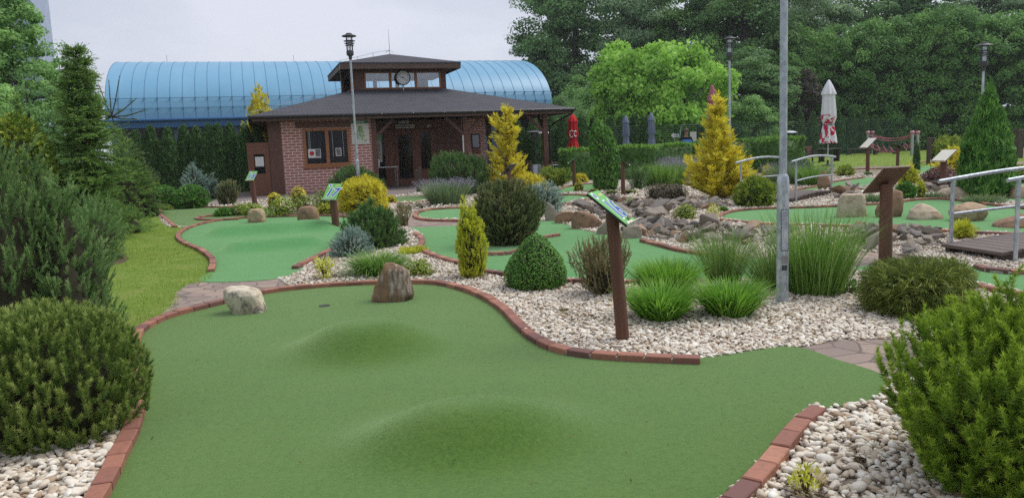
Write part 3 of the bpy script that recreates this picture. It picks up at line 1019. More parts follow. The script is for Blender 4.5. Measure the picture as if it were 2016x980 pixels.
T11 = world([(1962, 395), (1970, 375), (1985, 362), (2030, 358), (2080, 375), (2060, 398), (2010, 399)])
TL = world([(1765, 340), (1790, 330), (1850, 326), (1900, 329), (1880, 338), (1820, 344)])
TURFS = [T16, T17, T18, T15, T14, TK, TS, TA, TB, T13, T12, T11, TL]
TURFS = [catmull(p, True, .12) for p in TURFS]


def gauss(P, c, sx, sy, h, rot=0):
    d = P - np.asarray(c)[:2]
    ca, sa = math.cos(rot), math.sin(rot)
    a, b = d[:, 0] * ca + d[:, 1] * sa, -d[:, 0] * sa + d[:, 1] * ca
    return h * np.exp(-((a / sx) ** 2 + (b / sy) ** 2) ** 1.45)


m1, m2 = G(722, 686), G(928, 862)


def h16(P):
    return gauss(P, m1, .54, .46, .23, .1) + gauss(P, m2, .56, .38, .205, .15)


def ridge(P, a, b, s, h):
    a, b = a[:2], b[:2]
    u = (b - a) / np.linalg.norm(b - a); n = np.array([-u[1], u[0]])
    d = P - a
    al = np.clip((d @ u) / np.linalg.norm(b - a), -.3, 1.3)
    end = np.exp(-np.maximum(np.abs(al - .5) - .30, 0) ** 2 / .012)
    return h * np.exp(-((d @ n) / s) ** 2) * end


def h17(P):
    return ridge(P, G(372, 470), G(690, 449), .38, .23) + ridge(P, G(415, 500), G(655, 481), .32, .19)


HF = [h16, h17] + [None] * 11
for i, (poly, hf) in enumerate(zip(TURFS, HF)):
    sheet('turf', poly, .012, M['turf_olive'] if i in (0, 2, 6) else M['turf_emerald'], (.055 if i == 0 else .16) if hf else 1.0, hf)

FLAGS = [world(p) for p in (
    [(1566, 687), (1650, 672), (1760, 668), (1870, 673), (1910, 695), (1860, 748), (1738, 744), (1650, 712)],
    [(312, 624), (340, 600), (345, 578), (370, 560), (398, 555), (545, 549), (560, 558), (572, 566), (530, 573), (450, 590), (400, 603), (340, 620)],
    [(803, 452), (798, 436), (815, 424), (828, 430), (850, 434), (905, 434), (912, 444), (860, 449), (820, 452)],
    [(1655, 512), (1690, 496), (1745, 500), (1850, 514), (1800, 517), (1730, 523), (1680, 531)],
)]
for p in FLAGS: sheet('flagstone_path', p, .007, M['flag'], 1.0)
PAVE = world([(405, 403), (440, 385), (470, 371), (505, 366), (560, 358), (960, 352), (1110, 345), (1095, 358), (960, 372), (880, 380), (845, 384), (790, 386), (765, 392), (600, 399), (500, 402)])
sheet('paving', PAVE, .008, M['paver'], 2.0)
FARPATH = world([(1440, 345), (1470, 333), (1660, 331), (1700, 327), (1850, 328), (2016, 318), (2200, 322), (2016, 334), (1880, 343), (1760, 347), (1690, 348), (1560, 350)])
sheet('gravel_path', FARPATH, .004, M['flag'], 3.0)
LAWN = world([(290, 418), (338, 448), (372, 449), (358, 463), (372, 480), (402, 493), (424, 512), (424, 533), (404, 556), (372, 562), (352, 577), (350, 608), (290, 648), (275, 690), (240, 700), (-300, 760), (-900, 600), (-300, 430), (180, 412)])
LAWN = catmull(LAWN, True, .3)
sheet('lawn', LAWN, .006, M['lawn'], 1.0)
FARLAWN = world([(1480, 352), (1500, 318), (1560, 303), (1700, 298), (1900, 294), (2300, 288), (2300, 318), (1880, 328), (1700, 340), (1560, 348)])
sheet('lawn', FARLAWN, .002, M['lawn'], 4.0)
sheet('mulch_patch', catmull(world([(172, 524), (190, 506), (225, 500), (252, 506), (240, 519), (205, 527)]), True, .2), .012, M['mulch'], 1.0)
sheet('mulch_patch', catmull(world([(1180, 386), (1190, 375), (1225, 374), (1222, 386)]), True, .3), .006, M['mulch'], 1.0)


# ---------------------------------------------------------------- kerbs of red brick
def kerb(name, label, px, z=.06, bl=.20, bw=.095, gap=.013, closed=False):
    P = catmull(world(px, z), closed, .03)
    seg = np.linalg.norm(np.diff(P, axis=0), axis=1)
    s = np.concatenate([[0], np.cumsum(seg)])
    n = max(1, int(s[-1] / bl))
    rs = rs_new()
    mb = MB()
    for i in range(n):
        a, b = s[-1] * i / n + gap / 2, s[-1] * (i + 1) / n - gap / 2
        p, q = (np.array([np.interp(x, s, P[:, 0]), np.interp(x, s, P[:, 1])]) for x in (a, b))
        d = q - p; L = np.linalg.norm(d)
        R = Matrix.Rotation(math.atan2(d[1], d[0]) + rs.normal(0, .012), 3, 'Z') @ Matrix.Rotation(rs.normal(0, .012), 3, 'X')
        c = (p + q) / 2
        mb.box((c[0], c[1], z / 2 - .02 + rs.normal(0, .0022)), (L, bw, z + .04), 0, float(rs.random()), R, .006)
    # the mortar bed between the bricks
    d = np.gradient(P, axis=0); d /= np.linalg.norm(d, axis=1)[:, None]
    nn = np.stack([-d[:, 1], d[:, 0]], 1) * bw * .38
    k = P[::4]; nk = nn[::4]
    for i in range(len(k) - 1):
        vs = [(*(k[i] - nk[i]), z - .022), (*(k[i + 1] - nk[i + 1]), z - .022), (*(k[i + 1] + nk[i + 1]), z - .022), (*(k[i] + nk[i]), z - .022)]
        vs += [(x, y, -.03) for x, y, _ in vs]
        mb.add(vs, [(0, 1, 2, 3), (0, 4, 5, 1), (2, 6, 7, 3)], 1)
    return tag(mb.build(name, [M['kerb'], M['mortar']], fix=True), label, 'kerb')


K16L = [(178, 985), (208, 935), (232, 885), (256, 840), (270, 790), (272, 735), (264, 685), (276, 643), (330, 616), (400, 598), (450, 586), (530, 568), (600, 560), (700, 553), (850, 551), (905, 561), (952, 578), (992, 603), (1022, 633), (1052, 658), (1104, 681), (1180, 692), (1270, 697), (1380, 701)]
K16R = [(1612, 799), (1572, 828), (1546, 863), (1518, 898), (1488, 933), (1448, 970), (1395, 1020)]
K17 = [(415, 529), (418, 508), (394, 488), (364, 476), (350, 462), (366, 448), (400, 437), (450, 429), (510, 425), (580, 423), (650, 422), (688, 425)]
kerb('brick_kerb', 'long winding red brick kerb around the near green with two mounds', K16L)
kerb('brick_kerb', 'short curved red brick kerb at the bottom right beside the pebbles', K16R)
kerb('brick_kerb', 'S shaped red brick kerb between the lawn and the green with two ridges', K17)
kerb('brick_kerb', 'straight red brick kerb from the blue spruce shrub to the green with ridges', [(580, 523), (615, 506), (652, 488), (690, 463)])
kerb('brick_kerb', 'thin hook shaped red brick kerb of the farthest green on the left', [(345, 444), (320, 424), (312, 415), (332, 409), (380, 406.5), (450, 406), (522, 408)])
kerb('brick_kerb', 'red brick kerb of the gravel tongue holding one small cushion shrub', [(520, 419), (470, 420), (420, 422), (390, 426), (392, 429.5), (430, 430.5), (470, 429)])
kerb('brick_kerb', 'red brick kerb along the front of the middle green behind the ball shaped bush', [(818, 456), (831, 469), (828, 485), (850, 498), (902, 513), (958, 530), (1000, 536), (1080, 546), (1200, 550), (1375, 549)])
kerb('brick_kerb', 'red brick kerb below the slate rocks on the right of the middle green', [(1264, 470), (1300, 479), (1340, 489), (1395, 497), (1470, 506)])
kerb('brick_kerb', 'red brick kerb at the foot of the big pine island on the middle green', [(1100, 459), (1040, 470), (1032, 484), (1005, 494), (975, 496.5), (940, 494), (920, 480)])
kerb('brick_kerb', 'red brick kerb around the small kidney shaped green behind the golden yew', [(905, 432), (850, 431), (826, 428), (817, 421), (828, 414), (850, 410), (905, 407), (985, 410)])
kerb('brick_kerb', 'red brick kerb of the green strip before the pavilion door', [(770, 398), (800, 398.5), (850, 393), (872, 388)])
kerb('brick_kerb', 'red brick kerb behind the small green left of the upper column thuja', [(1094, 374), (1130, 363), (1172, 359.5)])
kerb('brick_kerb', 'dark red brick kerb between the two small greens before the column thuja', [(1096, 383), (1130, 381.5), (1170, 385), (1215, 388), (1265, 391)])
kerb('brick_kerb', 'light red brick kerb above the slate rocks beside the small green', [(1106, 402), (1130, 396), (1170, 390.5), (1215, 390), (1258, 395)])
kerb('brick_kerb', 'red brick kerb along the far edge of the boulder green', [(1416, 424), (1425, 418), (1450, 412), (1500, 408), (1560, 406.5), (1640, 403.5), (1700, 400.5), (1760, 396), (1800, 391), (1850, 389), (1900, 393), (1960, 401), (2060, 411)])
kerb('brick_kerb', 'red brick kerb along the near edge of the boulder green', [(1420, 430), (1470, 435.5), (1520, 439), (1640, 442), (1740, 444.5), (1900, 454), (2016, 459), (2100, 464)])
kerb('brick_kerb', 'thin red brick kerb around the far green behind the wooden bridge', [(1550, 377), (1600, 379), (1650, 375), (1706, 368), (1730, 356)])
kerb('brick_kerb', 'thin red brick kerb behind the far green under the lavender', [(1552, 374), (1600, 366), (1648, 355), (1700, 348)])
kerb('brick_kerb', 'red brick kerb at the near end of the right hand bridge', [(1924, 519), (1950, 527), (1980, 530), (2030, 531), (2090, 530)])
kerb('brick_kerb', 'red brick kerb in front of the green by the thread cypress', [(1898, 553), (1935, 560), (1990, 570), (2090, 588)])
kerb('brick_kerb', 'far brown brick kerb curving along the back lawn', [(1640, 338), (1700, 331), (1760, 331), (1800, 321), (1850, 314), (1900, 318)])


# ---------------------------------------------------------------- pebbles
def pebbles():
    rs = rs_new()
    ico = []
    for sub in (1, 2):
        bm = bmesh.new(); bmesh.ops.create_icosphere(bm, subdivisions=sub, radius=1)
        ico.append((np.array([v.co[:] for v in bm.verts]), np.array([[v.index for v in f.verts] for f in bm.faces]))); bm.free()
    block = TURFS + FLAGS + [LAWN]
    out = []
    for d0, d1, dens, rad, sub in ((3.0, 4.9, 1300, .0170, 1), (4.9, 8.5, 1750, .0132, 1), (8.5, 13, 1150, .0150, 0), (13, 20, 460, .020, 0), (20, 30, 90, .028, 0)):
        xl, xr = -d1 * .95, d1 * .95
        n = int((xr - xl) * (d1 - d0) * dens)
        P = np.stack([rs.uniform(xl, xr, n), rs.uniform(d0, d1, n)], 1)
        q = P[:, 0] / P[:, 1]
        P = P[(np.abs(q) < .95)]
        P = P[inside(P, BED)]
        for b in block: P = P[~inside(P, b)]
        n = len(P)
        V0, F0 = ico[sub]
        lump = 1 + .16 * np.sin(V0 @ rs.normal(0, 2.2, (3, 24)) + rs.uniform(0, 6, 24))
        kind = rs.integers(0, 24, n)
        s = rad * rs.lognormal(0, .28, n)
        sc = np.stack([s * rs.uniform(.9, 1.5, n), s * rs.uniform(.75, 1.05, n), s * rs.uniform(.42, .75, n)], 1)
        a = rs.uniform(0, 2 * PI, n); ca, sa = np.cos(a), np.sin(a)
        V = V0[None] * lump.T[kind][:, :, None] * sc[:, None]
        tilt = rs.normal(0, .22, (n, 2))
        V[:, :, 2] += V[:, :, 0] * tilt[:, :1] + V[:, :, 1] * tilt[:, 1:]
        X = V[:, :, 0] * ca[:, None] - V[:, :, 1] * sa[:, None] + P[:, :1]
        Y = V[:, :, 0] * sa[:, None] + V[:, :, 1] * ca[:, None] + P[:, 1:]
        Z = V[:, :, 2] + (sc[:, 2] * .55 + rs.uniform(0, .022, n) * (rad / .018))[:, None]
        Fc = (np.arange(n)[:, None, None] * len(V0) + F0[None]).reshape(-1, 3)
        t = np.clip(rs.beta(2.1, 1.15, n), 0, 1)
        out.append((np.stack([X, Y, Z], -1).reshape(-1, 3), Fc, np.repeat(t, len(V0)), 0))
    tag(link('gravel', mesh_np('gravel', out, [M['pebble']], True)), kind='stuff')


pebbles()


def lawn_grass():
    rs = rs_new()
    out = []
    for poly, d0, d1, dens, L, w in ((LAWN, 6.5, 20, 1500, .040, .006), (FARLAWN, 26, 60, 22, .08, .03)):
        lo, hi = poly.min(0), poly.max(0)
        lo = np.maximum(lo, [-12, d0]) if poly is LAWN else lo; hi = np.minimum(hi, [-1.5 if poly is LAWN else 60, d1])
        n = int((hi - lo).prod() * dens)
        P = rs.uniform(lo, hi, (n, 2)); P = P[inside(P, poly)]
        P = P[np.abs(P[:, 0] / P[:, 1]) < .8]
        # tufts: grass is longer in places
        g = np.sin(P[:, 0] * 3.1 + np.sin(P[:, 1] * 2.3) * 1.5) * np.sin(P[:, 1] * 2.7 + P[:, 0])
        n = len(P)
        c = blades(np.stack([P[:, 0], P[:, 1], np.zeros(n)], 1), rs.uniform(0, 2 * PI, n), rs.uniform(0, .9, n), L * rs.uniform(.5, 1.2, n) * (1 + .45 * g), w, .5, rs, 1,
                   np.clip(rs.normal(.5, .22, n) + g * .12, 0, 1))
        out.append((*c, 0))
    tag(link('grass', mesh_np('grass', out, [F['lawn_blade']])), kind='stuff')


lawn_grass()

def turf_fibres():
    """short pile of the artificial grass where the camera can make it out"""
    rs = rs_new()
    out = []
    for d0, d1, dens, L, w in ((3.2, 4.6, 9000, .0055, .0032), (4.6, 6.2, 5200, .006, .0042), (6.2, 9.0, 2000, .0065, .006)):
        n = int((d1 - d0) * 7.5 * dens)
        P = np.stack([rs.uniform(-4.2, 3.3, n), rs.uniform(d0, d1, n)], 1)
        P = P[(np.abs(P[:, 0] / P[:, 1]) < .72)]
        P = P[inside(P, TURFS[0])]
        n = len(P)
        Q = np.stack([P[:, 0], P[:, 1], .010 + h16(P)], 1)
        out.append((*blades(Q, rs.uniform(0, 2 * PI, n), rs.uniform(.5, 1.4, n), L * rs.uniform(.6, 1.2, n), w, .2, rs, 1, np.clip(rs.normal(.45, .2, n), 0, 1)), 0))
    tag(link('turf_pile', mesh_np('turf_pile', out, [F['turf_blade']])), kind='stuff')


turf_fibres()


# golf hole in the near green
hc = G(639, 604)
mb = MB()
hz = .0145 + float(h16(hc[None, :2])[0])
mb.lathe([(.060, 0), (.060, .0015), (.052, .002), (.050, .0005)], 24, (0, 0, 0))
cup = mb.build('golf_hole', M['black'], None, False, (hc[0], hc[1], hz))
tag(cup, 'round dark golf hole cup in the near green between the white and rust boulders', 'golf hole')


# ================================================================== ROCKS
def loft_rock(name, label, px, bot, wpx, ht, slices, depth, mat, seed, rough=.05, cat='boulder', rz=0, deep=.7, plane=.0):
    """slices: (height fraction, left, right) of the outline as fractions of the width, centred on 0"""
    x, y, w, h = spot(px, bot, ht, wpx, deep)
    w *= 1.08; h *= 1.05
    rs = np.random.default_rng(seed)
    n, sub = 56, 34
    t = np.linspace(0, 1, sub)
    sl = np.array(slices)
    lo, hi = np.interp(t, sl[:, 0], sl[:, 1]), np.interp(t, sl[:, 0], sl[:, 2])
    th = np.linspace(0, 2 * PI, n, endpoint=False)
    ex = .62
    cx, sx = np.sign(np.cos(th)) * np.abs(np.cos(th)) ** ex, np.sign(np.sin(th)) * np.abs(np.sin(th)) ** ex
    X = (lo + hi)[:, None] / 2 * w + cx[None] * ((hi - lo)[:, None] / 2 * w)
    Y = sx[None] * ((hi - lo)[:, None] / 2 * w * depth)
    Z = np.repeat((t * h)[:, None], n, 1) - .04
    V = np.stack([X, Y, Z], -1).reshape(-1, 3)
    c = V.mean(0)
    d = nrm(V - c)
    # facets: several planes shave the stone
    for _ in range(20):
        nr = nrm(rs.normal(size=3) * np.array([1, 1, .6])); dist = ((V - c) @ nr)
        lim = np.quantile(dist, rs.uniform(.955, .993))
        V -= np.outer(np.maximum(dist - lim, 0) * .8, nr)
    f = 0
    for fr, am in ((2.2, .5), (5, .32), (11, .2), (23, .12)):
        k = nrm(rs.normal(size=(6, 3))) * fr / max(w, h); f = f + am * np.sin(V @ k.T * 2 + rs.uniform(0, 6, 6)).mean(1)
    V += d * (f * rough * w * 2.2)[:, None]
    i, j = np.meshgrid(np.arange(sub - 1), np.arange(n), indexing='ij')
    Fc = np.stack([i * n + j, i * n + (j + 1) % n, (i + 1) * n + (j + 1) % n, (i + 1) * n + j], -1).reshape(-1, 4)
    top = V[-n:].mean(0)[None]; V = np.concatenate([V, top])
    cap = np.stack([np.arange(n) + (sub - 1) * n, (np.arange(n) + 1) % n + (sub - 1) * n, np.full(n, len(V) - 1)], 1)
    me = mesh_np(name, [(V, Fc, .5, 0), ], [mat], True) if False else None
    bmv = bpy.data.meshes.new(name)
    bmv.from_pydata(V.tolist(), [], Fc.tolist() + cap.tolist())
    bmv.polygons.foreach_set('use_smooth', np.ones(len(bmv.polygons), dtype=bool)); bmv.materials.append(mat); bmv.update()
    o = link(name, bmv, None, (x, y, 0)); o.rotation_euler.z = rz
    return tag(o, label, cat)


def hull_rock(name, label, px, bot, wpx, ht, slices, depth, mat, seed, rough=.05, cat='rock', tint=.5):
    """broken block: flat faces that meet in worn edges"""
    x, y, w, h = spot(px, bot, ht, wpx, .7)
    rs = np.random.default_rng(seed)
    bm = bmesh.new()
    for t, l, r in slices:
        for q in (l, l * .5 + r * .5, r):
            for yy in (-1, 1): bm.verts.new((q * w * rs.uniform(.92, 1.1), yy * w * depth * .5 * rs.uniform(.45, 1.0) * (1 - .35 * t), t * h * rs.uniform(.94, 1.04) - .05 * (t == 0)))
    bmesh.ops.convex_hull(bm, input=bm.verts)
    bmesh.ops.delete(bm, geom=[v for v in bm.verts if not v.link_faces], context='VERTS')
    bmesh.ops.dissolve_limit(bm, angle_limit=math.radians(9), verts=bm.verts, edges=bm.edges)
    bmesh.ops.bevel(bm, geom=list(bm.edges), offset=.022 * w, segments=2, affect='EDGES', clamp_overlap=True)
    bmesh.ops.triangulate(bm, faces=bm.faces)
    for _ in range(3): bmesh.ops.subdivide_edges(bm, edges=[e for e in bm.edges if e.calc_length() > .035], cuts=1, use_grid_fill=True)
    k = [nrm(rs.normal(size=(5, 3))) * f / w for f in (4, 10, 22)]
    bm.normal_update()
    for v in bm.verts:
        p = np.array(v.co); f = sum(a * float(np.sin(kk @ p * 2 + 1.3).mean()) for kk, a in zip(k, (.5, .3, .2)))
        v.co += v.normal * f * rough * w * .8
    me = bpy.data.meshes.new(name); bm.to_mesh(me); bm.free()
    a = me.attributes.new('tint', 'FLOAT', 'POINT'); a.data.foreach_set('value', np.full(len(me.vertices), tint, dtype=np.float32))
    me.materials.append(mat)
    return tag(link(name, me, None, (x, y, 0)), label, cat)


LUMP = [(0, -.44, .44), (.25, -.5, .5), (.6, -.46, .47), (.85, -.34, .36), (.97, -.18, .2), (1, -.06, .06)]
BLOCK = [(0, -.45, .47), (.3, -.5, .5), (.75, -.47, .46), (.93, -.40, .38), (1, -.28, .25)]
loft_rock('boulder', 'cream and white leaning boulder on the near green beside its kerb', 484, 621, 78, 559, [(0, -.12, .49), (.12, -.26, .50), (.45, -.38, .42), (.75, -.48, .38), (.92, -.46, .28), (1, -.36, .02)], .75, M['stone_white'], 5, .035)
loft_rock('boulder', 'rust brown peaked standing stone on the near green', 771, 598, 84, 512, [(0, -.44, .46), (.25, -.40, .49), (.5, -.31, .45), (.70, -.20, .42), (.82, -.13, .38), (.90, -.10, .20), (1, -.06, .05)], .62, M['stone_rust'], 8, .04)
loft_rock('small_stone', 'little rust stone chip at the foot of the peaked standing stone', 737, 591, 11, 583, LUMP, .8, M['stone_rust'], 12, .05, 'stone')
loft_rock('boulder', 'small squarish tan boulder on the ridged green nearer the brick kerb', 506, 439, 30, 409, BLOCK, .8, M['stone_tan'], 21, .05)
loft_rock('boulder', 'bigger round cornered brown boulder on the ridged green beside sign 17', 608, 441, 38, 404, BLOCK, .8, M['stone_brown'], 22, .04)
loft_rock('boulder', 'tall cut tan boulder at the left end of the boulder green', 1676, 429, 52, 379, [(0, -.50, .50), (.4, -.46, .46), (.8, -.40, .43), (.95, -.38, .42), (1, -.28, .3)], .7, M['stone_pale'], 31, .03)
loft_rock('boulder', 'reddish brown upright boulder half hidden behind a brown sign post', 1750, 429, 47, 372, [(0, -.48, .46), (.3, -.5, .48), (.65, -.3, .5), (.9, 0, .48), (1, .12, .38)], .7, M['stone_brown'], 32, .045)
loft_rock('boulder', 'pale wedge shaped boulder lying on the boulder green', 1822, 434, 63, 399, [(0, -.44, .5), (.3, -.5, .44), (.65, -.42, .28), (.9, -.3, .12), (1, -.2, .0)], .75, M['stone_pale'], 33, .03)
loft_rock('boulder', 'tan faceted boulder behind the left bridge rail post', 1906, 437, 63, 396, [(0, -.30, .30), (.3, -.45, .44), (.6, -.5, .5), (.85, -.3, .4), (1, -.12, .12)], .75, M['stone_tan'], 34, .03)
loft_rock('boulder', 'low brown boulder cut by the right edge of the picture', 2005, 450, 92, 414, [(0, -.46, .5), (.25, -.5, .5), (.6, -.3, .5), (.9, -.02, .3), (1, .05, .2)], .7, M['stone_brown'], 35, .04)
loft_rock('boulder', 'rounded pale boulder behind the boulder green under a sign post', 1878, 392, 58, 366, LUMP, .8, M['stone_pale'], 36, .035)
loft_rock('boulder', 'upright brown stone standing beside the far wooden bridge', 1622, 373, 24, 336, [(0, -.36, .5), (.3, -.5, .5), (.65, -.42, .34), (.8, -.3, .2), (1, -.12, .1)], .7, M['stone_brown'], 37, .04)
loft_rock('boulder', 'tan boulder on the far green at the right picture edge', 2006, 392, 32, 362, LUMP, .8, M['stone_tan'], 38, .03)
loft_rock('boulder', 'small tan boulder half hidden by shrubs near the big conical thuja', 1996, 331, 26, 318, LUMP, .8, M['stone_tan'], 39, .03)
# large blocks along the dry stream
hull_rock('rock_slab', 'upright pointed brown rock at the left end of the slate heap', 1087, 436, 30, 398, [(0, -.4, .5), (.3, -.46, .5), (.6, -.5, .2), (.9, -.42, -.05), (1, -.38, -.2)], .7, M['slate'], 51, .05, 'rock', .8)
hull_rock('rock_slab', 'broad brown rock with a flat top beside the middle green', 1112, 441, 40, 417, [(0, -.42, .5), (.4, -.5, .5), (.8, -.38, .46), (1, -.1, .4)], .8, M['stone_brown'], 52, .05, 'rock', .8)
hull_rock('rock_slab', 'largest brown sloping rock slab edging the middle green', 1157, 452, 62, 416, [(0, -.46, .5), (.35, -.5, .46), (.75, -.46, .2), (1, -.4, -.05)], .7, M['stone_brown'], 53, .05, 'rock', .8)
hull_rock('rock_slab', 'grey slanting rock block leaning on the largest brown slab', 1192, 463, 40, 433, [(0, -.5, .42), (.5, -.34, .5), (.85, -.05, .5), (1, .1, .45)], .7, M['slate'], 54, .05, 'rock', .8)
hull_rock('rock_slab', 'grey square rock block beside the board of sign 16', 1245, 471, 40, 444, BLOCK, .7, M['slate'], 55, .05, 'rock', .8)
hull_rock('rock_slab', 'dark grey block lying on top of the slate heap at its left', 1140, 407, 27, 395, BLOCK, .8, M['slate'], 56, .05, 'rock', .8)
hull_rock('rock_slab', 'brown upright block at the back of the slate heap', 1226, 404, 22, 388, [(0, -.5, .5), (.5, -.4, .4), (1, -.1, .15)], .8, M['stone_brown'], 57, .05, 'rock', .8)
hull_rock('rock_slab', 'pale grey square block at the back of the slate heap', 1262, 406, 24, 394, BLOCK, .8, M['slate'], 58, .05, 'rock', .55)
hull_rock('rock_slab', 'dark angular rock standing right of the white gravel tongue', 1388, 462, 32, 436, [(0, -.5, .5), (.5, -.34, .5), (.85, .0, .44), (1, .15, .36)], .7, M['slate'], 59, .05, 'rock', .8)
hull_rock('rock_slab', 'orange brown triangular rock above the brick kerb', 1341, 481, 24, 458, [(0, -.5, .5), (.5, -.1, .45), (1, .2, .4)], .7, M['stone_brown'], 60, .05, 'rock', .55)


def slate_meshes():
    ms = []
    rs = rs_new()
    for k in range(12):
        bm = bmesh.new()
        d = np.array([1, rs.uniform(.6, .9), rs.uniform(.22, .5)])
        for p in rs.uniform(-1, 1, (13, 3)): bm.verts.new(p * d * rs.uniform(.75, 1))
        r = bmesh.ops.convex_hull(bm, input=bm.verts)
        bmesh.ops.delete(bm, geom=[v for v in bm.verts if not v.link_faces], context='VERTS')
        bmesh.ops.bevel(bm, geom=list(bm.edges), offset=.045, segments=1, affect='EDGES', clamp_overlap=True)
        me = bpy.data.meshes.new('slate_rock'); bm.to_mesh(me); bm.free()
        a = me.attributes.new('tint', 'FLOAT', 'POINT')
        a.data.foreach_set('value', np.full(len(me.vertices), [.1, .3, .5, .42, .62, .25, .7, .95, .35, .55, .8, .2][k], dtype=np.float32))
        me.materials.append(M['slate']); ms.append(me)
    return ms


SL = slate_meshes()
KIND_WORDS = ['dark grey', 'grey', 'grey brown', 'grey', 'brownish', 'grey', 'brown', 'orange brown', 'grey', 'grey brown', 'tan brown', 'dark grey']


def heap(poly, n, r, where, group, seed, hump=.12):
    rs = np.random.default_rng(seed)
    W = world(poly); lo, hi = W.min(0), W.max(0)
    pts = []
    while len(pts) < n:
        p = rs.uniform(lo, hi, (400, 2)); p = p[inside(p, W)]
        for q in p:
            if len(pts) >= n: break
            if all((q[0] - a[0]) ** 2 + (q[1] - a[1]) ** 2 > (r * 1.05) ** 2 for a in pts): pts.append(q)
        r *= .96
    c = W.mean(0); R = np.linalg.norm(W - c, axis=1).max()
    for q in pts:
        k = int(rs.integers(12))
        s = r * rs.lognormal(0.22, .3)
        o = link('slate_rock', SL[k], None, (q[0], q[1], s * .28 + hump * max(0, 1 - np.linalg.norm(q - c) / R)))
        o.scale = (s, s * rs.uniform(.8, 1.1), s * rs.uniform(.8, 1.2))
        o.rotation_euler = (rs.normal(0, .35), rs.normal(0, .35), rs.uniform(0, 2 * PI))
        big = 'large' if s > r * 1.55 else ('small' if s < r * 1.05 else 'medium')
        tag(o, f'{big} {KIND_WORDS[k]} angular slate rock {where}', 'rock', group)


heap([(1120, 415), (1200, 398), (1290, 404), (1350, 402), (1420, 400), (1440, 408), (1380, 418), (1330, 430), (1290, 442), (1250, 450), (1200, 436), (1150, 424)], 135, .145, 'in the slate heap behind sign 16', 'slate rocks behind sign 16', 71)
heap([(1225, 462), (1260, 445), (1300, 440), (1360, 452), (1420, 452), (1480, 456), (1470, 472), (1400, 482), (1350, 480), (1280, 468)], 75, .12, 'above the curved brick kerb of the middle green', 'slate rocks above the middle green', 72)
heap([(1440, 460), (1530, 458), (1560, 470), (1540, 484), (1450, 484)], 22, .13, 'behind the tall grass left of the near lamp post', 'slate rocks behind the grass', 73)
heap([(1668, 470), (1690, 450), (1760, 447), (1830, 464), (1860, 482), (1845, 498), (1800, 505), (1720, 494), (1675, 488)], 64, .115, 'between the boulder green and the wooden bridge', 'slate rocks by the right bridge', 74)
heap([(1655, 378), (1690, 370), (1720, 378), (1715, 392), (1665, 396), (1640, 392)], 16, .16, 'at the far bridge end behind the tan boulder', 'slate rocks at the far bridge', 75)
heap([(1790, 372), (1830, 366), (1880, 362), (1895, 372), (1850, 380), (1800, 384)], 14, .16, 'below the purple barberry', 'slate rocks below the barberry', 76)


# ================================================================== SIGNS
def text_mesh(body, size, offset=0.0, shear=.22, sx=1.0):
    cu = bpy.data.curves.new('number', 'FONT')
    cu.body = body; cu.size = size; cu.shear = shear; cu.offset = offset
    cu.align_x = 'CENTER'; cu.align_y = 'CENTER'; cu.extrude = .0006; cu.resolution_u = 3
    ob = bpy.data.objects.new('number', cu); COL.objects.link(ob)
    bpy.context.view_layer.update()
    me = bpy.data.meshes.new_from_object(ob.evaluated_get(bpy.context.evaluated_depsgraph_get()))
    bpy.data.objects.remove(ob)
    me.transform(Matrix.Diagonal((sx, 1, 1, 1)))
    return me


def put(name, me, mat, parent, mx):
    me = me.copy() if me.users else me
    me.transform(mx)
    me.materials.clear(); me.materials.append(mat)
    return link(name, me, parent)


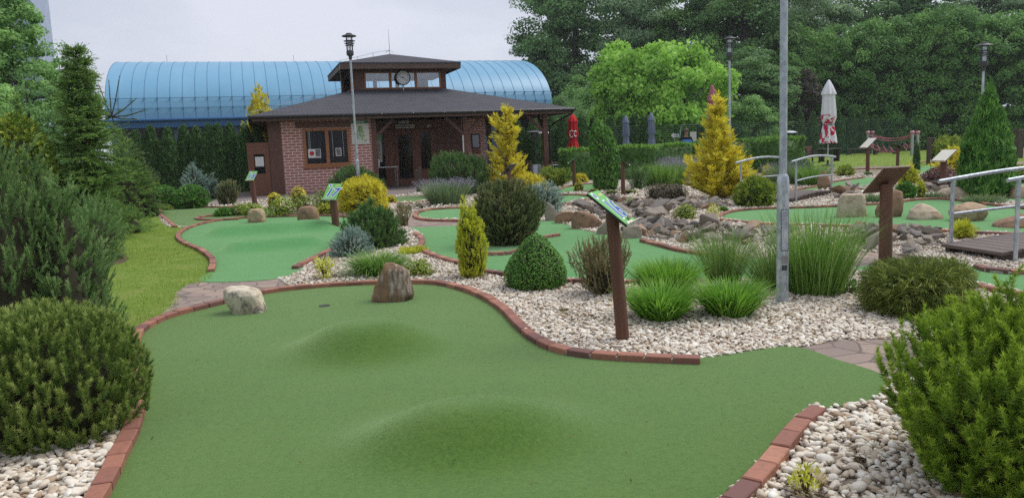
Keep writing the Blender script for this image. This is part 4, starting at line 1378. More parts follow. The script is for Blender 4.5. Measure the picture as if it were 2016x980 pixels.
def hole_sign(label, px, bot, top, postpx, d, number=None, bw=.36, bl=.42, tilt=42, lean=0.0, D=None, marks=True):
    """brown round post with a sloping board; d is the horizontal downhill direction of the board"""
    P = G(px, bot)
    h = height_at(P, px, top)
    rad = postpx / ppm(P) / 2
    t = empty('hole_sign', (P[0], P[1], 0))
    mb = MB(); s = math.sin(lean)
    hp = h - .05
    tilt_r = math.radians(tilt)
    hq = hp - rad * math.tan(tilt_r) * .55
    mb.tube([(0, 0, -.03), (s * hp * .5, 0, hp * .5), (s * hq, 0, hq)], [rad * 1.05, rad, rad * .97], 18)
    mb.build('post', M['post_wood'], t, True)
    d = Vector((d[0], d[1], 0)).normalized()
    w = Vector((-d.y, d.x, 0))
    a = math.radians(tilt)
    dn = (d * math.cos(a) + Vector((0, 0, -1)) * math.sin(a))        # down the board
    n = w.cross(-dn).normalized()
    if n.z < 0: n = -n
    # reader stands downhill: x axis of the text runs to the reader's right
    xax = (-dn).cross(n)
    R = Matrix((xax, -dn, n)).transposed()
    mx = Matrix.Translation(Vector((s * hp, 0, hp + .012))) @ R.to_4x4()
    b = MB(); b.box((0, 0, 0), (bw, bl, .018), 0, .5, None, .002)
    me = b.build('board', M['wood_dark'] if number is None and not marks else M['black'], t)
    me.data.transform(mx)
    f = MB(); f.box((0, 0, .0115), (bw - .004, bl - .004, .003))
    g = f.build('panel', M['sign_green'] if number else M['cream'], t); g.data.transform(mx)
    tr = MB()
    tr.box((0, -bl / 2 - .004, .022), (bw, .006, .050)); tr.box((-.05, -bl / 2 + .012, .017), (bw * .55, .03, .006))
    k = tr.build('tray', M['cream'], t); k.data.transform(mx)
    if number:
        put('number_edge', text_mesh(number, bl * .70, .022, .2, .95), M['sign_white'], t, mx @ Matrix.Translation((0, -.035, .0140)))
        put('number', text_mesh(number, bl * .70, .007, .2, .95), M['sign_blue'], t, mx @ Matrix.Translation((0, -.035, .0155)))
        lg = MB()
        lg.lathe([(.042, 0), (.042, .0008), (.03, .0012)], 20, (-bw * .28, bl * .38, .0135))
        q = lg.build('emblem', M['sign_white'], t); q.data.transform(mx)
        lg = MB(); lg.lathe([(.024, 0), (.024, .0008)], 16, (-bw * .28, bl * .38, .0147))
        q = lg.build('emblem', M['sign_blue'], t); q.data.transform(mx)
        br = MB()
        for i in range(5):
            x0 = bw * (.06 + .062 * i)
            br.prism([(x0, bl * .35, .0135), (x0 + .016, bl * .35, .0135), (x0 + .024, bl * .40, .0135), (x0 + .006, bl * .40, .0135)], (0, 0, .001))
        q = br.build('lettering', M['sign_orange'], t); q.data.transform(mx)
    return tag(t, label, 'sign'), mx


s16, mx16 = hole_sign('brown post sign reading 16 on a sloping green board in the near gravel bed', 1227, 671, 400, 25, (.93, -.34), '16', .36, .40, 39, -.066)
s17, mx17 = hole_sign('sign reading 17 on a green board before the yellow thread cypress', 662, 452, 374, 14, (-.34, -1), '17', .345, .44, 47, -.03)
s18, mx18 = hole_sign('sign reading 18 on a green board near the open pavilion door', 502, 404, 344, 9.5, (-.30, -1), '18', .33, .40, 47, -.03)
hole_sign('brown sign seen from behind with dark board, left of the right bridge', 1743, 517, 348, 24, (-.32, .95), None, .40, .46, 43, -.01, marks=False)
hole_sign('small sign facing left on a post before the rope climbing frame', 1708, 338, 280, 7, (-1, -.25), None, .5, .6, 40)
hole_sign('small sign with dark back before the right half of the rope frame', 1767, 327, 288, 6, (1, .25), None, .5, .6, 32)
hole_sign('sign with pale face on a slanted board before the big conical thuja', 1856, 376, 304, 12, (-1, -.42), None, .42, .52, 33)
hole_sign('sign post seen edge on before the red closed parasol', 1131, 367, 312, 7, (-1, .1), None, .4, .5, 36)
hole_sign('sign post seen edge on right of the column shaped thuja', 1227, 383, 314, 8, (1, -.1), None, .4, .5, 38)
hole_sign('sign seen from behind half hidden by the big pine bush', 1004, 392, 331, 9, (-.8, .5), None, .4, .5, 40)
gb = mx16 @ Vector((.02, -.15, .034))
bs = bpy.data.meshes.new('golf_ball'); bm = bmesh.new(); bmesh.ops.create_uvsphere(bm, u_segments=20, v_segments=12, radius=.022); bm.to_mesh(bs); bm.free()
bs.polygons.foreach_set('use_smooth', np.ones(len(bs.polygons), dtype=bool)); bs.materials.append(M['ball'])
gbo = link('golf_ball', bs, None, s16.location + gb)
tag(gbo, 'pale golf ball lying in the tray of sign 16', 'ball')


# ================================================================== LAMP POSTS
def lamp_post(label, px, bot, total_px=None, top=None, H=None, scale=1.0, D=None, lean=0):
    P = G(px, bot) if D is None else np.array([*atD(px, 300, D)[:2], 0])
    h = H or height_at(P, px, top)
    k = scale
    t = empty('lamp_post', (P[0], P[1], 0))
    mb = MB()
    mb.tube([(0, 0, -.05), (0, 0, 1.18 * k)], .056 * k, 24); mb.build('pole_base', M['galv'], t, True)
    sh = MB(); sh.lathe([(.0561 * k, 1.14 * k), (.0575 * k, 1.18 * k), (.052 * k, 1.22 * k), (.037 * k, 1.25 * k), (.036 * k, 1.252 * k)], 24)
    sh.build('collar', M['galv'], t, True)
    dr = MB(); dr.box((0, -.0575 * k, .72 * k), (.062 * k, .004, .38 * k), 0, .5, None, .0015)
    dr.build('service_door', M['galv'], t)
    dg = MB(); dg.box((0, -.0555 * k, .72 * k), (.070 * k, .004, .395 * k)); dg.box((0, -.0562 * k, .36 * k), (.05 * k, .003, .05 * k)); dg.build('door_gap', M['darkgrey'], t)
    sk = MB(); sk.box((.004, -.0575 * k, .44 * k), (.058 * k, .003, .07 * k)); sk.build('sticker', M['galv2'], t)
    zt = h - .78 * k
    po = MB(); po.tube([(0, 0, 1.25 * k), (0, 0, zt)], [.036 * k, .033 * k], 20); po.build('pole', M['galv'], t, True)
    so = MB(); so.lathe([(.045 * k, 0), (.055 * k, .10 * k), (.105 * k, .14 * k), (.112 * k, .22 * k), (.10 * k, .27 * k)], 24, (0, 0, zt - .03 * k)); so.build('socket', M['darkgrey'], t, True)
    gl = MB(); gl.tube([(0, 0, zt + .23 * k), (0, 0, zt + .66 * k)], [.088 * k, .088 * k], 24, cap=False); gl.build('glass', M['glass'], t, True)
    lb = MB(); lb.tube([(0, 0, zt + .24 * k), (0, 0, zt + .50 * k)], [.03 * k, .04 * k], 14); lb.build('bulb', M['white'], t, True)
    for zz, r in ((.40, .135), (.46, .155), (.53, .175)):
        rg = MB(); rg.lathe([(r * k * .72, zz * k), (r * k, zz * k - .012), (r * k, zz * k), (r * k * .72, zz * k + .014)], 28, (0, 0, zt)); rg.build('louvre_ring', M['darkgrey'], t, True)
    rd = MB()
    for q in range(4):
        a = q * PI / 2 + .5
        rd.tube([(.098 * k * math.cos(a), .098 * k * math.sin(a), zt + .22 * k), (.098 * k * math.cos(a), .098 * k * math.sin(a), zt + .68 * k)], .006 * k, 6)
    rd.build('cage', M['darkgrey'], t)
    cp = MB(); cp.lathe([(.21 * k, .655 * k), (.225 * k, .665 * k), (.20 * k, .69 * k), (.10 * k, .72 * k), (.09 * k, .75 * k), (.03 * k, .765 * k)], 32, (0, 0, zt)); cp.build('lamp_cap', M['darkgrey'], t, True)
    return tag(t, label, 'lamp post')


lamp_post('nearest grey galvanised lamp post rising out of the gravel past the picture top', 1540, 598, H=5.4)
lamp_post('grey lamp post standing in the shrubs before the pavilion', 708, 393, top=64, scale=1.12)
lamp_post('grey lamp post behind the conical yellow cypress', 1437, 352, top=70, scale=1.2)
lamp_post('grey lamp post behind the big conical thuja on the right', 1928, 350, top=83, scale=1.15)


# ================================================================== PAVILION
O = G(557.6, 383.5)
TH = math.radians(18)
pav = empty('clubhouse_pavilion', (O[0], O[1], 0), TH)
tag(pav, 'brick and timber pavilion with dark shingle roof and a glazed cupola with clock', 'pavilion')


def L2W(a, b, z=0):
    return np.array([O[0] + a * math.cos(TH) - b * math.sin(TH), O[1] + a * math.sin(TH) + b * math.cos(TH), z])


def wall_piece(name, boxes, mat, parent=pav, bev=0):
    mb = MB()
    for (x0, x1), (y0, y1), (z0, z1) in boxes:
        mb.box(((x0 + x1) / 2, (y0 + y1) / 2, (z0 + z1) / 2), (x1 - x0, y1 - y0, z1 - z0), 0, .5, None, bev)
    return mb.build(name, mat, parent)


WX0, WX1, WZ0, WZ1 = .97, 2.90, 1.13, 2.71
wall_piece('front_wall', [((.10, WX0), (0, .25), (0, 3.05)), ((WX1, 3.86), (0, .25), (0, 3.05)), ((WX0, WX1), (0, .25), (0, WZ0)), ((WX0, WX1), (0, .25), (WZ1, 3.05))], M['wall_brick'])
wall_piece('left_wall', [((-.02, .099), (.25, 1.2), (0, 3.05)), ((-.02, .099), (2.15, 12.4), (0, 3.05)), ((-.02, .099), (1.2, 2.15), (2.15, 3.05))], M['wall_brick_side'])
wall_piece('back_wall', [((-.02, 12.1), (12.4, 12.6), (0, 3.05))], M['wall_brick'])
wall_piece('corner_board', [((-.42, .098), (-.03, .20), (0, 3.05))], M['wood_dark'])
wall_piece('window_header', [((WX0 - .28, WX1 + .35), (-.02, -.001), (WZ1 + .02, WZ1 + .28))], M['wood_dark'])
# side door standing open
dr = empty('door', (-.43, .05, 0), 0); dr.parent = pav; dr.rotation_euler.z = math.radians(180 - 8)
wall_piece('door_leaf', [((0, .88), (-.025, .025), (.02, .92)), ((0, .2), (-.025, .025), (.92, 1.85)), ((.62, .88), (-.025, .025), (.92, 1.85)), ((.2, .62), (-.025, .025), (1.72, 1.85)), ((0, .88), (-.025, .025), (1.85, 2.2))], M['door_wood'], dr)
wall_piece('pane', [((.2, .62), (-.006, .006), (.92, 1.72))], M['glass_dark'], dr)
wall_piece('notice', [((.24, .58), (.008, .012), (1.22, 1.62))], M['white'], dr)
hb = MB(); hb.tube([(.80, .026, 1.05), (.80, .07, 1.05), (.70, .07, 1.05)], .012, 8); hb.build('handle', M['steel'], dr)
# window
wn = empty('window'); wn.parent = pav
fr = .11
wall_piece('frame', [((WX0, WX1), (-.05, .10), (WZ0, WZ0 + fr)), ((WX0, WX1), (-.05, .10), (WZ1 - fr, WZ1)), ((WX0, WX0 + fr), (-.05, .10), (WZ0 + fr, WZ1 - fr)), ((WX1 - fr, WX1), (-.05, .10), (WZ0 + fr, WZ1 - fr)), ((1.88, 2.02), (-.05, .10), (WZ0 + fr, WZ1 - fr))], M['window_wood'], wn, .004)
wall_piece('sill', [((WX0 - .06, WX1 + .06), (-.10, -.001), (WZ0 - .07, WZ0 - .002))], M['window_wood'], wn, .004)
wall_piece('pane', [((WX0 + fr, 1.88), (.0, .01), (WZ0 + fr, WZ1 - fr))], M['glass_dark'], wn)
wall_piece('pane', [((2.02, WX1 - fr), (.0, .01), (WZ0 + fr, WZ1 - fr))], M['glass_dark'], wn)
wall_piece('poster', [((1.14, 1.66), (-.012, -.006), (1.48, 1.85))], M['white'], wn)
wall_piece('poster', [((1.44, 1.64), (-.016, -.013), (1.53, 1.83))], M['poster_grey'], wn)
pr = MB(); pr.lathe([(.095, 0), (.095, .003), (.07, .004), (.06, .0035)], 20); q = pr.build('emblem', M['red'], wn); q.rotation_euler.x = PI / 2; q.location = (1.29, -.014, 1.67)
wall_piece('poster', [((2.28, 2.52), (-.012, -.006), (1.52, 1.86))], M['cream'], wn)
wall_piece('poster', [((2.31, 2.49), (-.016, -.013), (1.55, 1.83))], M['poster_grey'], wn)
bl = MB()
for xx in (1.2, 1.25, 2.18, 2.62): bl.tube([(xx, -.004, 1.5), (xx, -.004, WZ1 - fr)], .006, 5)
bl.build('blind_cord', M['white'], wn)
# inner walls, glazing and door of the recessed porch
V = 2.63
wall_piece('porch_side_wall', [((3.70, 3.86), (.25, V), (0, 3.05))], M['wood_dark'])
wall_piece('porch_wall', [((8.55, 9.75), (V, V + .2), (0, 3.05))], M['wall_brick'])
wall_piece('timber_wall', [((3.86, 8.55), (V + .02, V + .2), (2.62, 3.05)), ((7.1, 8.54), (V + .02, V + .2), (0, 2.62))], M['wood_dark'])
wall_piece('inner_side_wall', [((9.56, 9.75), (V + .2, 12.4), (0, 3.05))], M['wall_brick_side'])
gz = empty('entrance_screen'); gz.parent = pav
wall_piece('frame', [((3.86, 4.0), (V - .04, V + .1), (0, 2.6)), ((4.78, 5.28), (V - .04, V + .1), (0, 2.6)), ((6.22, 6.5), (V - .04, V + .1), (0, 2.6)), ((7.0, 7.1), (V - .04, V + .1), (0, 2.6)), ((4.0, 4.78), (V - .04, V + .1), (2.5, 2.6)), ((5.28, 6.22), (V - .04, V + .1), (2.5, 2.6)), ((6.5, 7.0), (V - .04, V + .1), (2.5, 2.6)), ((6.5, 7.0), (V - .04, V + .1), (0, .75)), ((4.0, 4.78), (V - .04, V + .1), (0, .3))], M['door_wood'], gz, .004)
wall_piece('pane', [((4.0, 4.78), (V + .02, V + .03), (.3, 2.5))], M['glass_dark'], gz)
wall_piece('pane', [((6.5, 7.0), (V + .02, V + .03), (.75, 2.5))], M['glass_dark'], gz)
dd = empty('door'); dd.parent = pav
wall_piece('door_leaf', [((5.29, 5.42), (V - .06, V - .0), (.03, 2.49)), ((6.09, 6.21), (V - .06, V), (.03, 2.49)), ((5.42, 6.09), (V - .06, V), (.03, .32)), ((5.42, 6.09), (V - .06, V), (2.38, 2.49))], M['door_wood'], dd, .004)
wall_piece('pane', [((5.42, 6.09), (V - .03, V - .02), (.32, 2.38))], M['glass_dark'], dd)
rsx = rs_new()
for zz in (.55, .95, 1.35, 1.6):
    wall_piece('shelf_goods', [((5.46 + i * .1, 5.46 + i * .1 + rsx.uniform(.05, .09)), (V + .12, V + .2), (zz, zz + rsx.uniform(.06, .18))) for i in range(6)], M['cream' if zz < 1 else 'steel'], dd)
hb = MB(); hb.box((5.36, V - .065, 1.12), (.035, .012, .22)); hb.tube([(5.36, V - .07, 1.15), (5.36, V - .11, 1.15), (5.46, V - .11, 1.15)], .01, 8); hb.build('handle', M['window_wood'], dd)
nb = empty('name_board'); nb.parent = pav
wall_piece('plate', [((5.35, 6.25), (V - .09, V - .05), (2.68, 2.84)), ((5.5, 5.98), (V - .09, V - .05), (2.90, 3.02))], M['cream'], nb)
wall_piece('lettering', [((5.40 + i * .075, 5.40 + i * .075 + .05), (V - .096, V - .091), (2.72, 2.80)) for i in range(11)] + [((5.53 + i * .07, 5.53 + i * .07 + .045), (V - .096, V - .091), (2.935, 2.985)) for i in range(6)], M['darkgrey'], nb)
wall_piece('notice', [((6.85, 7.05), (V - .06, V - .045), (2.72, 2.80))], M['cream'])
mn = empty('price_list'); mn.parent = pav
wall_piece('sheet', [((4.36, 4.66), (V - .02, V - .01), (1.15, 2.15))], M['cream'], mn)
wall_piece('header', [((4.36, 4.66), (V - .024, V - .021), (2.16, 2.44)), ((4.02, 4.2), (V - .024, V - .021), (2.22, 2.44))], M['sign_green'], mn)
wall_piece('print', [((4.40, 4.40 + rsx.uniform(.12, .22)), (V - .026, V - .0205), (1.22 + i * .09, 1.26 + i * .09)) for i in range(9)], M['poster_grey'], mn)
bx = empty('menu_case'); bx.parent = pav
wall_piece('case', [((9.0, 9.42), (V - .09, V - .001), (1.62, 2.30))], M['timber'], bx)
wall_piece('pane', [((9.05, 9.37), (V - .096, V - .091), (1.67, 2.25))], M['glass_sky'], bx)
wall_piece('plate', [((9.02, 9.42), (V - .05, V - .001), (1.34, 1.58))], M['door_wood'], bx)
# posts and braces
for (a, b, w) in ((3.95, .02, .20), (8.02, .02, .2), (11.85, .02, .22), (11.85, 4.5, .2), (11.85, 9.0, .2), (11.85, 12.3, .2)):
    wall_piece('post', [((a - w / 2, a + w / 2), (b - w / 2, b + w / 2), (0, 3.04))], M['wood_dark'], pav, .01)


def brace(a, b, da, db, z0=2.30, z1=3.0, L=.75, w=.13):
    mb = MB()
    d = Vector((da, db, 0))
    p, q = Vector((a, b, z0)) + d * .11, Vector((a, b, z1)) + d * (L + .1)
    dr = (q - p); ln = dr.length; dr.normalize()
    sd = d.cross(Vector((0, 0, 1))); up = dr.cross(sd)
    R = Matrix((dr, sd, up)).transposed()
    mb.box((p + q) / 2, (ln + .08, w, w), 0, .5, R, .006)
    mb.build('brace', M['wood_beam'], pav)


for a, b, da, db in ((3.95, .02, 1, 0), (8.02, .02, -1, 0), (8.02, .02, 1, 0), (11.85, .02, -1, 0), (11.85, 4.5, -1, 0), (11.85, .02, 0, 1)): brace(a, b, da, db)
wall_piece('lintel_beam', [((3.87, 12.0), (-.09, .13), (3.05, 3.19)), ((-.4, 3.86), (-.06, .2), (3.055, 3.185))], M['wood_beam'])
wall_piece('side_beam', [((11.75, 11.97), (.14, 12.4), (3.05, 3.19))], M['wood_beam'])
wall_piece('paper_roll', [((7.86, 7.91), (-.11, -.085), (1.45, 2.22))], M['white'])
# floor of the porch
wall_piece('porch_floor', [((-.4, 12.4), (-.4, 12.5), (-.02, .03))], M['paver'])
# roof
E0, E1, F0, F1, EZ = -1.05, 12.95, -.8, 13.2, 3.27
CX0, CX1, CY0, CY1, CZ = 3.60, 8.20, 3.85, 8.45, 4.57
rf = MB()


def hip(x0, x1, y0, y1, z, X0, X1, Y0, Y1, Z, th=.06):
    lo = [(x0, y0, z), (x1, y0, z), (x1, y1, z), (x0, y1, z)]
    hi = [(X0, Y0, Z), (X1, Y0, Z), (X1, Y1, Z), (X0, Y1, Z)]
    vs = lo + hi + [(a, b, c - th) for a, b, c in lo] + [(a, b, c - th) for a, b, c in hi]
    fs = [(i, (i + 1) % 4, 4 + (i + 1) % 4, 4 + i) for i in range(4)] + [(12 + i, 12 + (i + 1) % 4, 8 + (i + 1) % 4, 8 + i) for i in range(4)] + [(8 + i, 8 + (i + 1) % 4, (i + 1) % 4, i) for i in range(4)]
    return vs, fs


vs, fs = hip(E0, E1, F0, F1, EZ, CX0, CX1, CY0, CY1, CZ)
rf.add(vs, fs)
roof = rf.build('roof', M['shingle'], pav)
# soffit boards and gutter
so = MB(); so.box(((E0 + E1) / 2, (F0 + F1) / 2, 3.195), (E1 - E0 - .1, F1 - F0 - .1, .012)); so.build('soffit', M['wood_beam'], pav)
fa = wall_piece('fascia', [((E0 + .04, E1 - .04), (F0 + .04, F0 + .07), (3.03, 3.185)), ((E0 + .04, E1 - .04), (F1 - .07, F1 - .04), (3.03, 3.185)), ((E0 + .04, E0 + .07), (F0 + .075, F1 - .075), (3.03, 3.185)), ((E1 - .07, E1 - .04), (F0 + .075, F1 - .075), (3.03, 3.185))], M['fascia'])
gt = MB()
for p, q in (((E0 - .05, F0 - .05), (E1 + .05, F0 - .05)), ((E1 + .05, F0 - .05), (E1 + .05, F1 + .05)), ((E0 - .05, F1 + .05), (E0 - .05, F0 - .05))):
    gt.tube([(p[0], p[1], 3.20), (q[0], q[1], 3.20)], .068, 12)
gt.build('gutter', M['gutter'], pav, True)
dp = MB(); dp.tube([(12.95, -.82, 3.16), (12.90, -.75, 3.02), (12.35, .10, 2.62), (12.15, .18, 2.45), (12.15, .18, .05)], .05, 12); dp.build('downpipe', M['gutter'], pav, True)
ck = MB()
rsl = rs_new()
for a in np.arange(4.2, 12.6, 1.35): ck.box((a, F0 - .125, 3.22), (.05, .02, .05))
ck.build('gutter_hook', M['steel'], pav)
# cupola
cu = empty('cupola'); cu.parent = pav
CT = 5.46
wall_piece('cupola_wall', [((CX0, CX0 + .62), (CY0, CY0 + .12), (4.50, CT + .1)), ((CX1 - .26, CX1), (CY0, CY0 + .12), (4.50, CT + .1)), ((CX0 + .62, CX1 - .26), (CY0, CY0 + .12), (5.40, CT + .1)), ((CX0 + .62, CX1 - .26), (CY0, CY0 + .12), (4.50, 4.62)),
                           ((CX0, CX0 + .12), (CY0 + .12, CY1 - .12), (4.5, 4.66)), ((CX0, CX0 + .12), (CY0 + .12, CY1 - .12), (5.38, CT + .1)), ((CX0, CX0 + .12), (CY0 + .12, CY0 + .5), (4.66, 5.38)), ((CX0, CX0 + .12), (CY1 - .5, CY1 - .12), (4.66, 5.38)),
                           ((CX1 - .12, CX1), (CY0 + .12, CY1 - .12), (4.5, 4.66)), ((CX1 - .12, CX1), (CY0 + .12, CY1 - .12), (5.38, CT + .1)), ((CX1 - .12, CX1), (CY0 + .12, CY0 + .5), (4.66, 5.38)), ((CX1 - .12, CX1), (CY1 - .5, CY1 - .12), (4.66, 5.38)),
                           ((CX0, CX1), (CY1 - .12, CY1), (4.5, 4.66)), ((CX0, CX1), (CY1 - .12, CY1), (5.38, CT + .1)), ((CX0, CX0 + .5), (CY1 - .12, CY1), (4.66, 5.38)), ((CX1 - .5, CX1), (CY1 - .12, CY1), (4.66, 5.38)), ((5.3, 5.5), (CY1 - .12, CY1), (4.66, 5.38)), ((6.5, 6.7), (CY1 - .12, CY1), (4.66, 5.38))], M['wood_dark'], cu)
fx0, fx1 = CX0 + .62, CX1 - .26
cw = empty('cupola_window'); cw.parent = cu
c3 = (fx1 - fx0) / 3
wall_piece('frame', [((fx0, fx1), (CY0 - .02, CY0 + .09), (4.62, 4.67)), ((fx0, fx1), (CY0 - .02, CY0 + .09), (5.35, 5.40))] + [((fx0 + i * c3 - (.0 if i == 0 else (.06 if i < 3 else .07)), fx0 + i * c3 + (.07 if i == 0 else (.06 if i < 3 else 0))), (CY0 - .02, CY0 + .09), (4.67, 5.35)) for i in range(4)], M['window_wood'], cu)
bpy.data.objects.remove(cw)
wall_piece('pane', [((fx0 + i * c3 + .07, fx0 + (i + 1) * c3 - .07), (CY0 + .02, CY0 + .03), (4.67, 5.35)) for i in range(3)], M['glass'], cu)
wall_piece('inner_ceiling', [((CX0 + .13, CX1 - .13), (CY0 + .13, CY1 - .13), (5.50, 5.54))], M['white'], cu)
vs, fs = hip(CX0 - .58, CX1 + .58, CY0 - .85, CY1 + .85, 5.77, 5.88, 5.92, 6.13, 6.17, 6.52)
cr = MB(); cr.add(vs, fs); cr.build('cupola_roof', M['shingle'], cu)
wall_piece('cupola_soffit', [((CX0 - .50, CX1 + .50), (CY0 - .77, CY1 + .77), (5.555, 5.575))], M['wood_beam'], cu)
wall_piece('cupola_fascia', [((CX0 - .56, CX1 + .56), (CY0 - .83, CY0 - .79), (5.47, 5.71)), ((CX0 - .56, CX1 + .56), (CY1 + .79, CY1 + .83), (5.47, 5.71)), ((CX0 - .56, CX0 - .52), (CY0 - .785, CY1 + .785), (5.47, 5.71)), ((CX1 + .52, CX1 + .56), (CY0 - .785, CY1 + .785), (5.47, 5.71))], M['fascia'], cu)
rd = MB(); rd.tube([(5.9, 6.15, 6.5), (5.9, 6.15, 6.95), (5.9, 6.15, 7.75)], [.018, .015, .006], 6)
rd.tube([(5.70, 6.15, 6.60), (5.9, 6.15, 6.72), (6.10, 6.15, 6.60)], .016, 6)
rd.build('lightning_rod', M['steel'], cu)
wi = MB()
wr = [(5.9, 6.12, 6.72), (4.9, 5.1, 6.45), (4.0, 4.2, 6.15), (3.05, 3.05, 5.86), (3.0, 3.0, 5.45), (3.1, 3.3, 4.62), (1.6, 1.85, 4.15), (.2, .45, 3.75), (-1.0, -.75, 3.4), (-.9, -.3, 3.0)]
wi.tube(wr, .009, 5)
for x, y, z in (wr[1], wr[2], wr[3], wr[6], wr[7]): wi.tube([(x, y, z + .02), (x, y, z - .20)], .012, 5)
wi.build('lightning_wire', M['steel'], pav)
# clock hangs on the cupola
clk = empty('clock'); clk.parent = None
cpos = L2W(6.04, CY0 - .16, 5.11)
clk.location = cpos; clk.rotation_euler.z = TH
tag(clk, 'round white wall clock with black rim on the cupola window', 'clock')
fxm = Matrix.Rotation(PI / 2, 4, 'X')
c1 = MB(); c1.lathe([(.345, 0), (.36, .05), (.33, .09), (.315, .085), (.31, .05)], 40); o = c1.build('rim', M['black'], clk, True); o.data.transform(fxm)
c1 = MB(); c1.lathe([(.312, .0), (.312, .055)], 40); o = c1.build('dial', M['white'], clk); o.data.transform(fxm)
ar = MB(); ar.tube([(0, .02, -.2), (0, .02, -.62)], .035, 8); ar.tube([(0, .04, 0), (0, .17, 0)], .04, 8); ar.build('bracket', M['steel'], clk)
for n_ in range(1, 13):
    a = PI / 2 - n_ * PI / 6
    put('numeral', text_mesh(str(n_), .10, .001, 0), M['black'], clk, fxm @ Matrix.Translation((.245 * math.cos(a), .245 * math.sin(a), .0565)))
for ang, ln, wd, zz in ((-(9 + 22 / 60) * PI / 6, .15, .030, .062), (-22 * PI / 30, .24, .020, .066)):
    a = PI / 2 + ang
    d, e = Vector((math.cos(a), math.sin(a), 0)), Vector((-math.sin(a), math.cos(a), 0)) * wd / 2
    b0 = Vector((0, 0, zz))
    hm = MB(); hm.prism([b0 - d * .04 - e, b0 + d * ln - e * .5, b0 + d * ln + e * .5, b0 - d * .04 + e], (0, 0, .003)); o = hm.build('hand', M['black'], clk); o.data.transform(fxm)
# tree poster board
bd = empty('notice_board', L2W(3.36, -.03, 0), TH)
tag(bd, 'white poster board with a green tree picture on the brick wall', 'board')
wall_piece('panel', [((-.37, .37), (-.02, .02), (1.98, 3.0))], M['cream'], bd)
wall_piece('header', [((-.365, .365), (-.026, -.021), (2.86, 2.98))], M['banner_green'], bd)
tp = MB(); rsx = rs_new()
tints = []
for i in range(120):
    v = rsx.random() ** .7; u = rsx.uniform(-1, 1) * (.04 + .25 * (1 - v))
    s = rsx.uniform(.018, .042); z = 2.10 + v * .66
    tp.prism([(u - s, -.0215, z - s * .7), (u + s, -.0215, z - s * .6), (u + s * .2, -.0215, z + s)], (0, -.0015 - .00002 * i, 0), 0, float(rsx.random()))
tp.build('tree_picture', NT('print_tree').m, bd)
tm = bpy.data.materials['print_tree']
tnt = NT('print_leaf'); tnt.fin(tnt.ramp(tnt.attr(), [(0, (.05, .22, .10)), (.4, (.16, .38, .12)), (.7, (.42, .50, .10)), (1, (.20, .38, .48))]), .5)
bpy.data.objects['tree_picture'].data.materials[0] = tnt.m
wall_piece('print', [((-.2 + i * .055, -.2 + i * .055 + .04), (-.031, -.027), (2.90, 2.945)) for i in range(7)], M['sign_white'], bd)

# table with bucket and frame beside the porch door
P = L2W(4.55, 1.7)
t = empty('serving_table', P, TH)
mb = MB(); mb.box((0, 0, .92), (1.25, .55, .04), 0, .5, None, .005); mb.build('tabletop', M['white'], t)
for a in (-.56, .56):
    for b in (-.22, .22):
        mb = MB(); mb.tube([(a, b, 0.02), (a, b, .90)], .018, 8); mb.build('leg', M['steel'], t)
tag(t, 'white table with steel legs beside the pavilion door', 'table')
bk = MB(); bk.lathe([(.13, 0), (.15, .34), (.158, .345), (.145, .34), (.12, .03)], 24); o = bk.build('bucket', M['sign_white'], None, True, L2W(4.25, 1.7, .94)); tag(o, 'white bucket standing on the serving table', 'bucket')
# dark post pair by the door path
for a, px in ((0, 823), (1, 829)):
    P = G(px, 378 + a)
    mb = MB(); mb.box((0, 0, .42), (.10, .10, .9 + .18 * a), 0, .5, Matrix.Rotation(TH, 3, 'Z'), .008)
    o = mb.build('wooden_post', M['timber'], None, False, (P[0], P[1], 0))
    tag(o, ('shorter' if a == 0 else 'taller') + ' dark square post of the pair before the pavilion entrance', 'post')


# ================================================================== SPORTS HALL behind
hall = empty('sports_hall', (O[0], O[1], 0), TH)
tag(hall, 'long sports hall with a blue barrel vaulted sheet metal roof', 'hall')
U0, U1, VC, HC, ZE, ZR = -11.0, 23.6, 39.7, 10.8, 4.65, 9.86
na = 40
an = np.linspace(PI, 0, na)
arc = np.stack([VC + HC * np.cos(an), ZE + (ZR - ZE) * np.sin(an) ** .97], 1)
vs, fs = [], []
for x in (U0, U1): vs += [(x, a, b) for a, b in arc]
fs = [(i, i + 1, na + i + 1, na + i) for i in range(na - 1)]
mb = MB(); mb.add(vs, fs)
mb.add([(U0 + .05, a, b) for a, b in arc], [tuple(range(na))]); mb.add([(U1 - .05, a, b) for a, b in arc], [tuple(reversed(range(na)))])
mb.build('vault_roof', M['blue_roof'], hall, True, fix=False)
sm = MB()
for x in np.arange(U0 + .02, U1 + .01, .87):
    pts = [(x, a, b) for a, b in arc[:28:1]]
    for i in range(len(pts) - 1):
        p, q = Vector(pts[i]), Vector(pts[i + 1]); n_ = Vector((0, p.y - VC, (p.z - ZE) * 2 + .6)).normalized() * .022
        sm.add([p - Vector((.015, 0, 0)), p + Vector((.015, 0, 0)), p + n_ + Vector((.015, 0, 0)), p + n_ - Vector((.015, 0, 0)), q - Vector((.015, 0, 0)), q + Vector((.015, 0, 0)), q + n_ + Vector((.015, 0, 0)), q + n_ - Vector((.015, 0, 0))], [(2, 3, 7, 6), (0, 3, 7, 4), (1, 2, 6, 5)])
sm.build('roof_seam', M['seam'], hall, fix=False)
for i, zz in enumerate((.75, 1.5)):
    sg = MB(); p = (np.interp(ZE + zz, arc[:20, 1], arc[:20, 0]), ZE + zz)
    sg.tube([(U0, p[0] - .16, p[1] + .06), (U1, p[0] - .16, p[1] + .06)], .022, 6)
    for x in np.arange(U0 + .02, U1, .87): sg.box((x, p[0] - .08, p[1] + .06), (.05, .16, .14))
    sg.build('snow_guard', M['seam'], hall)
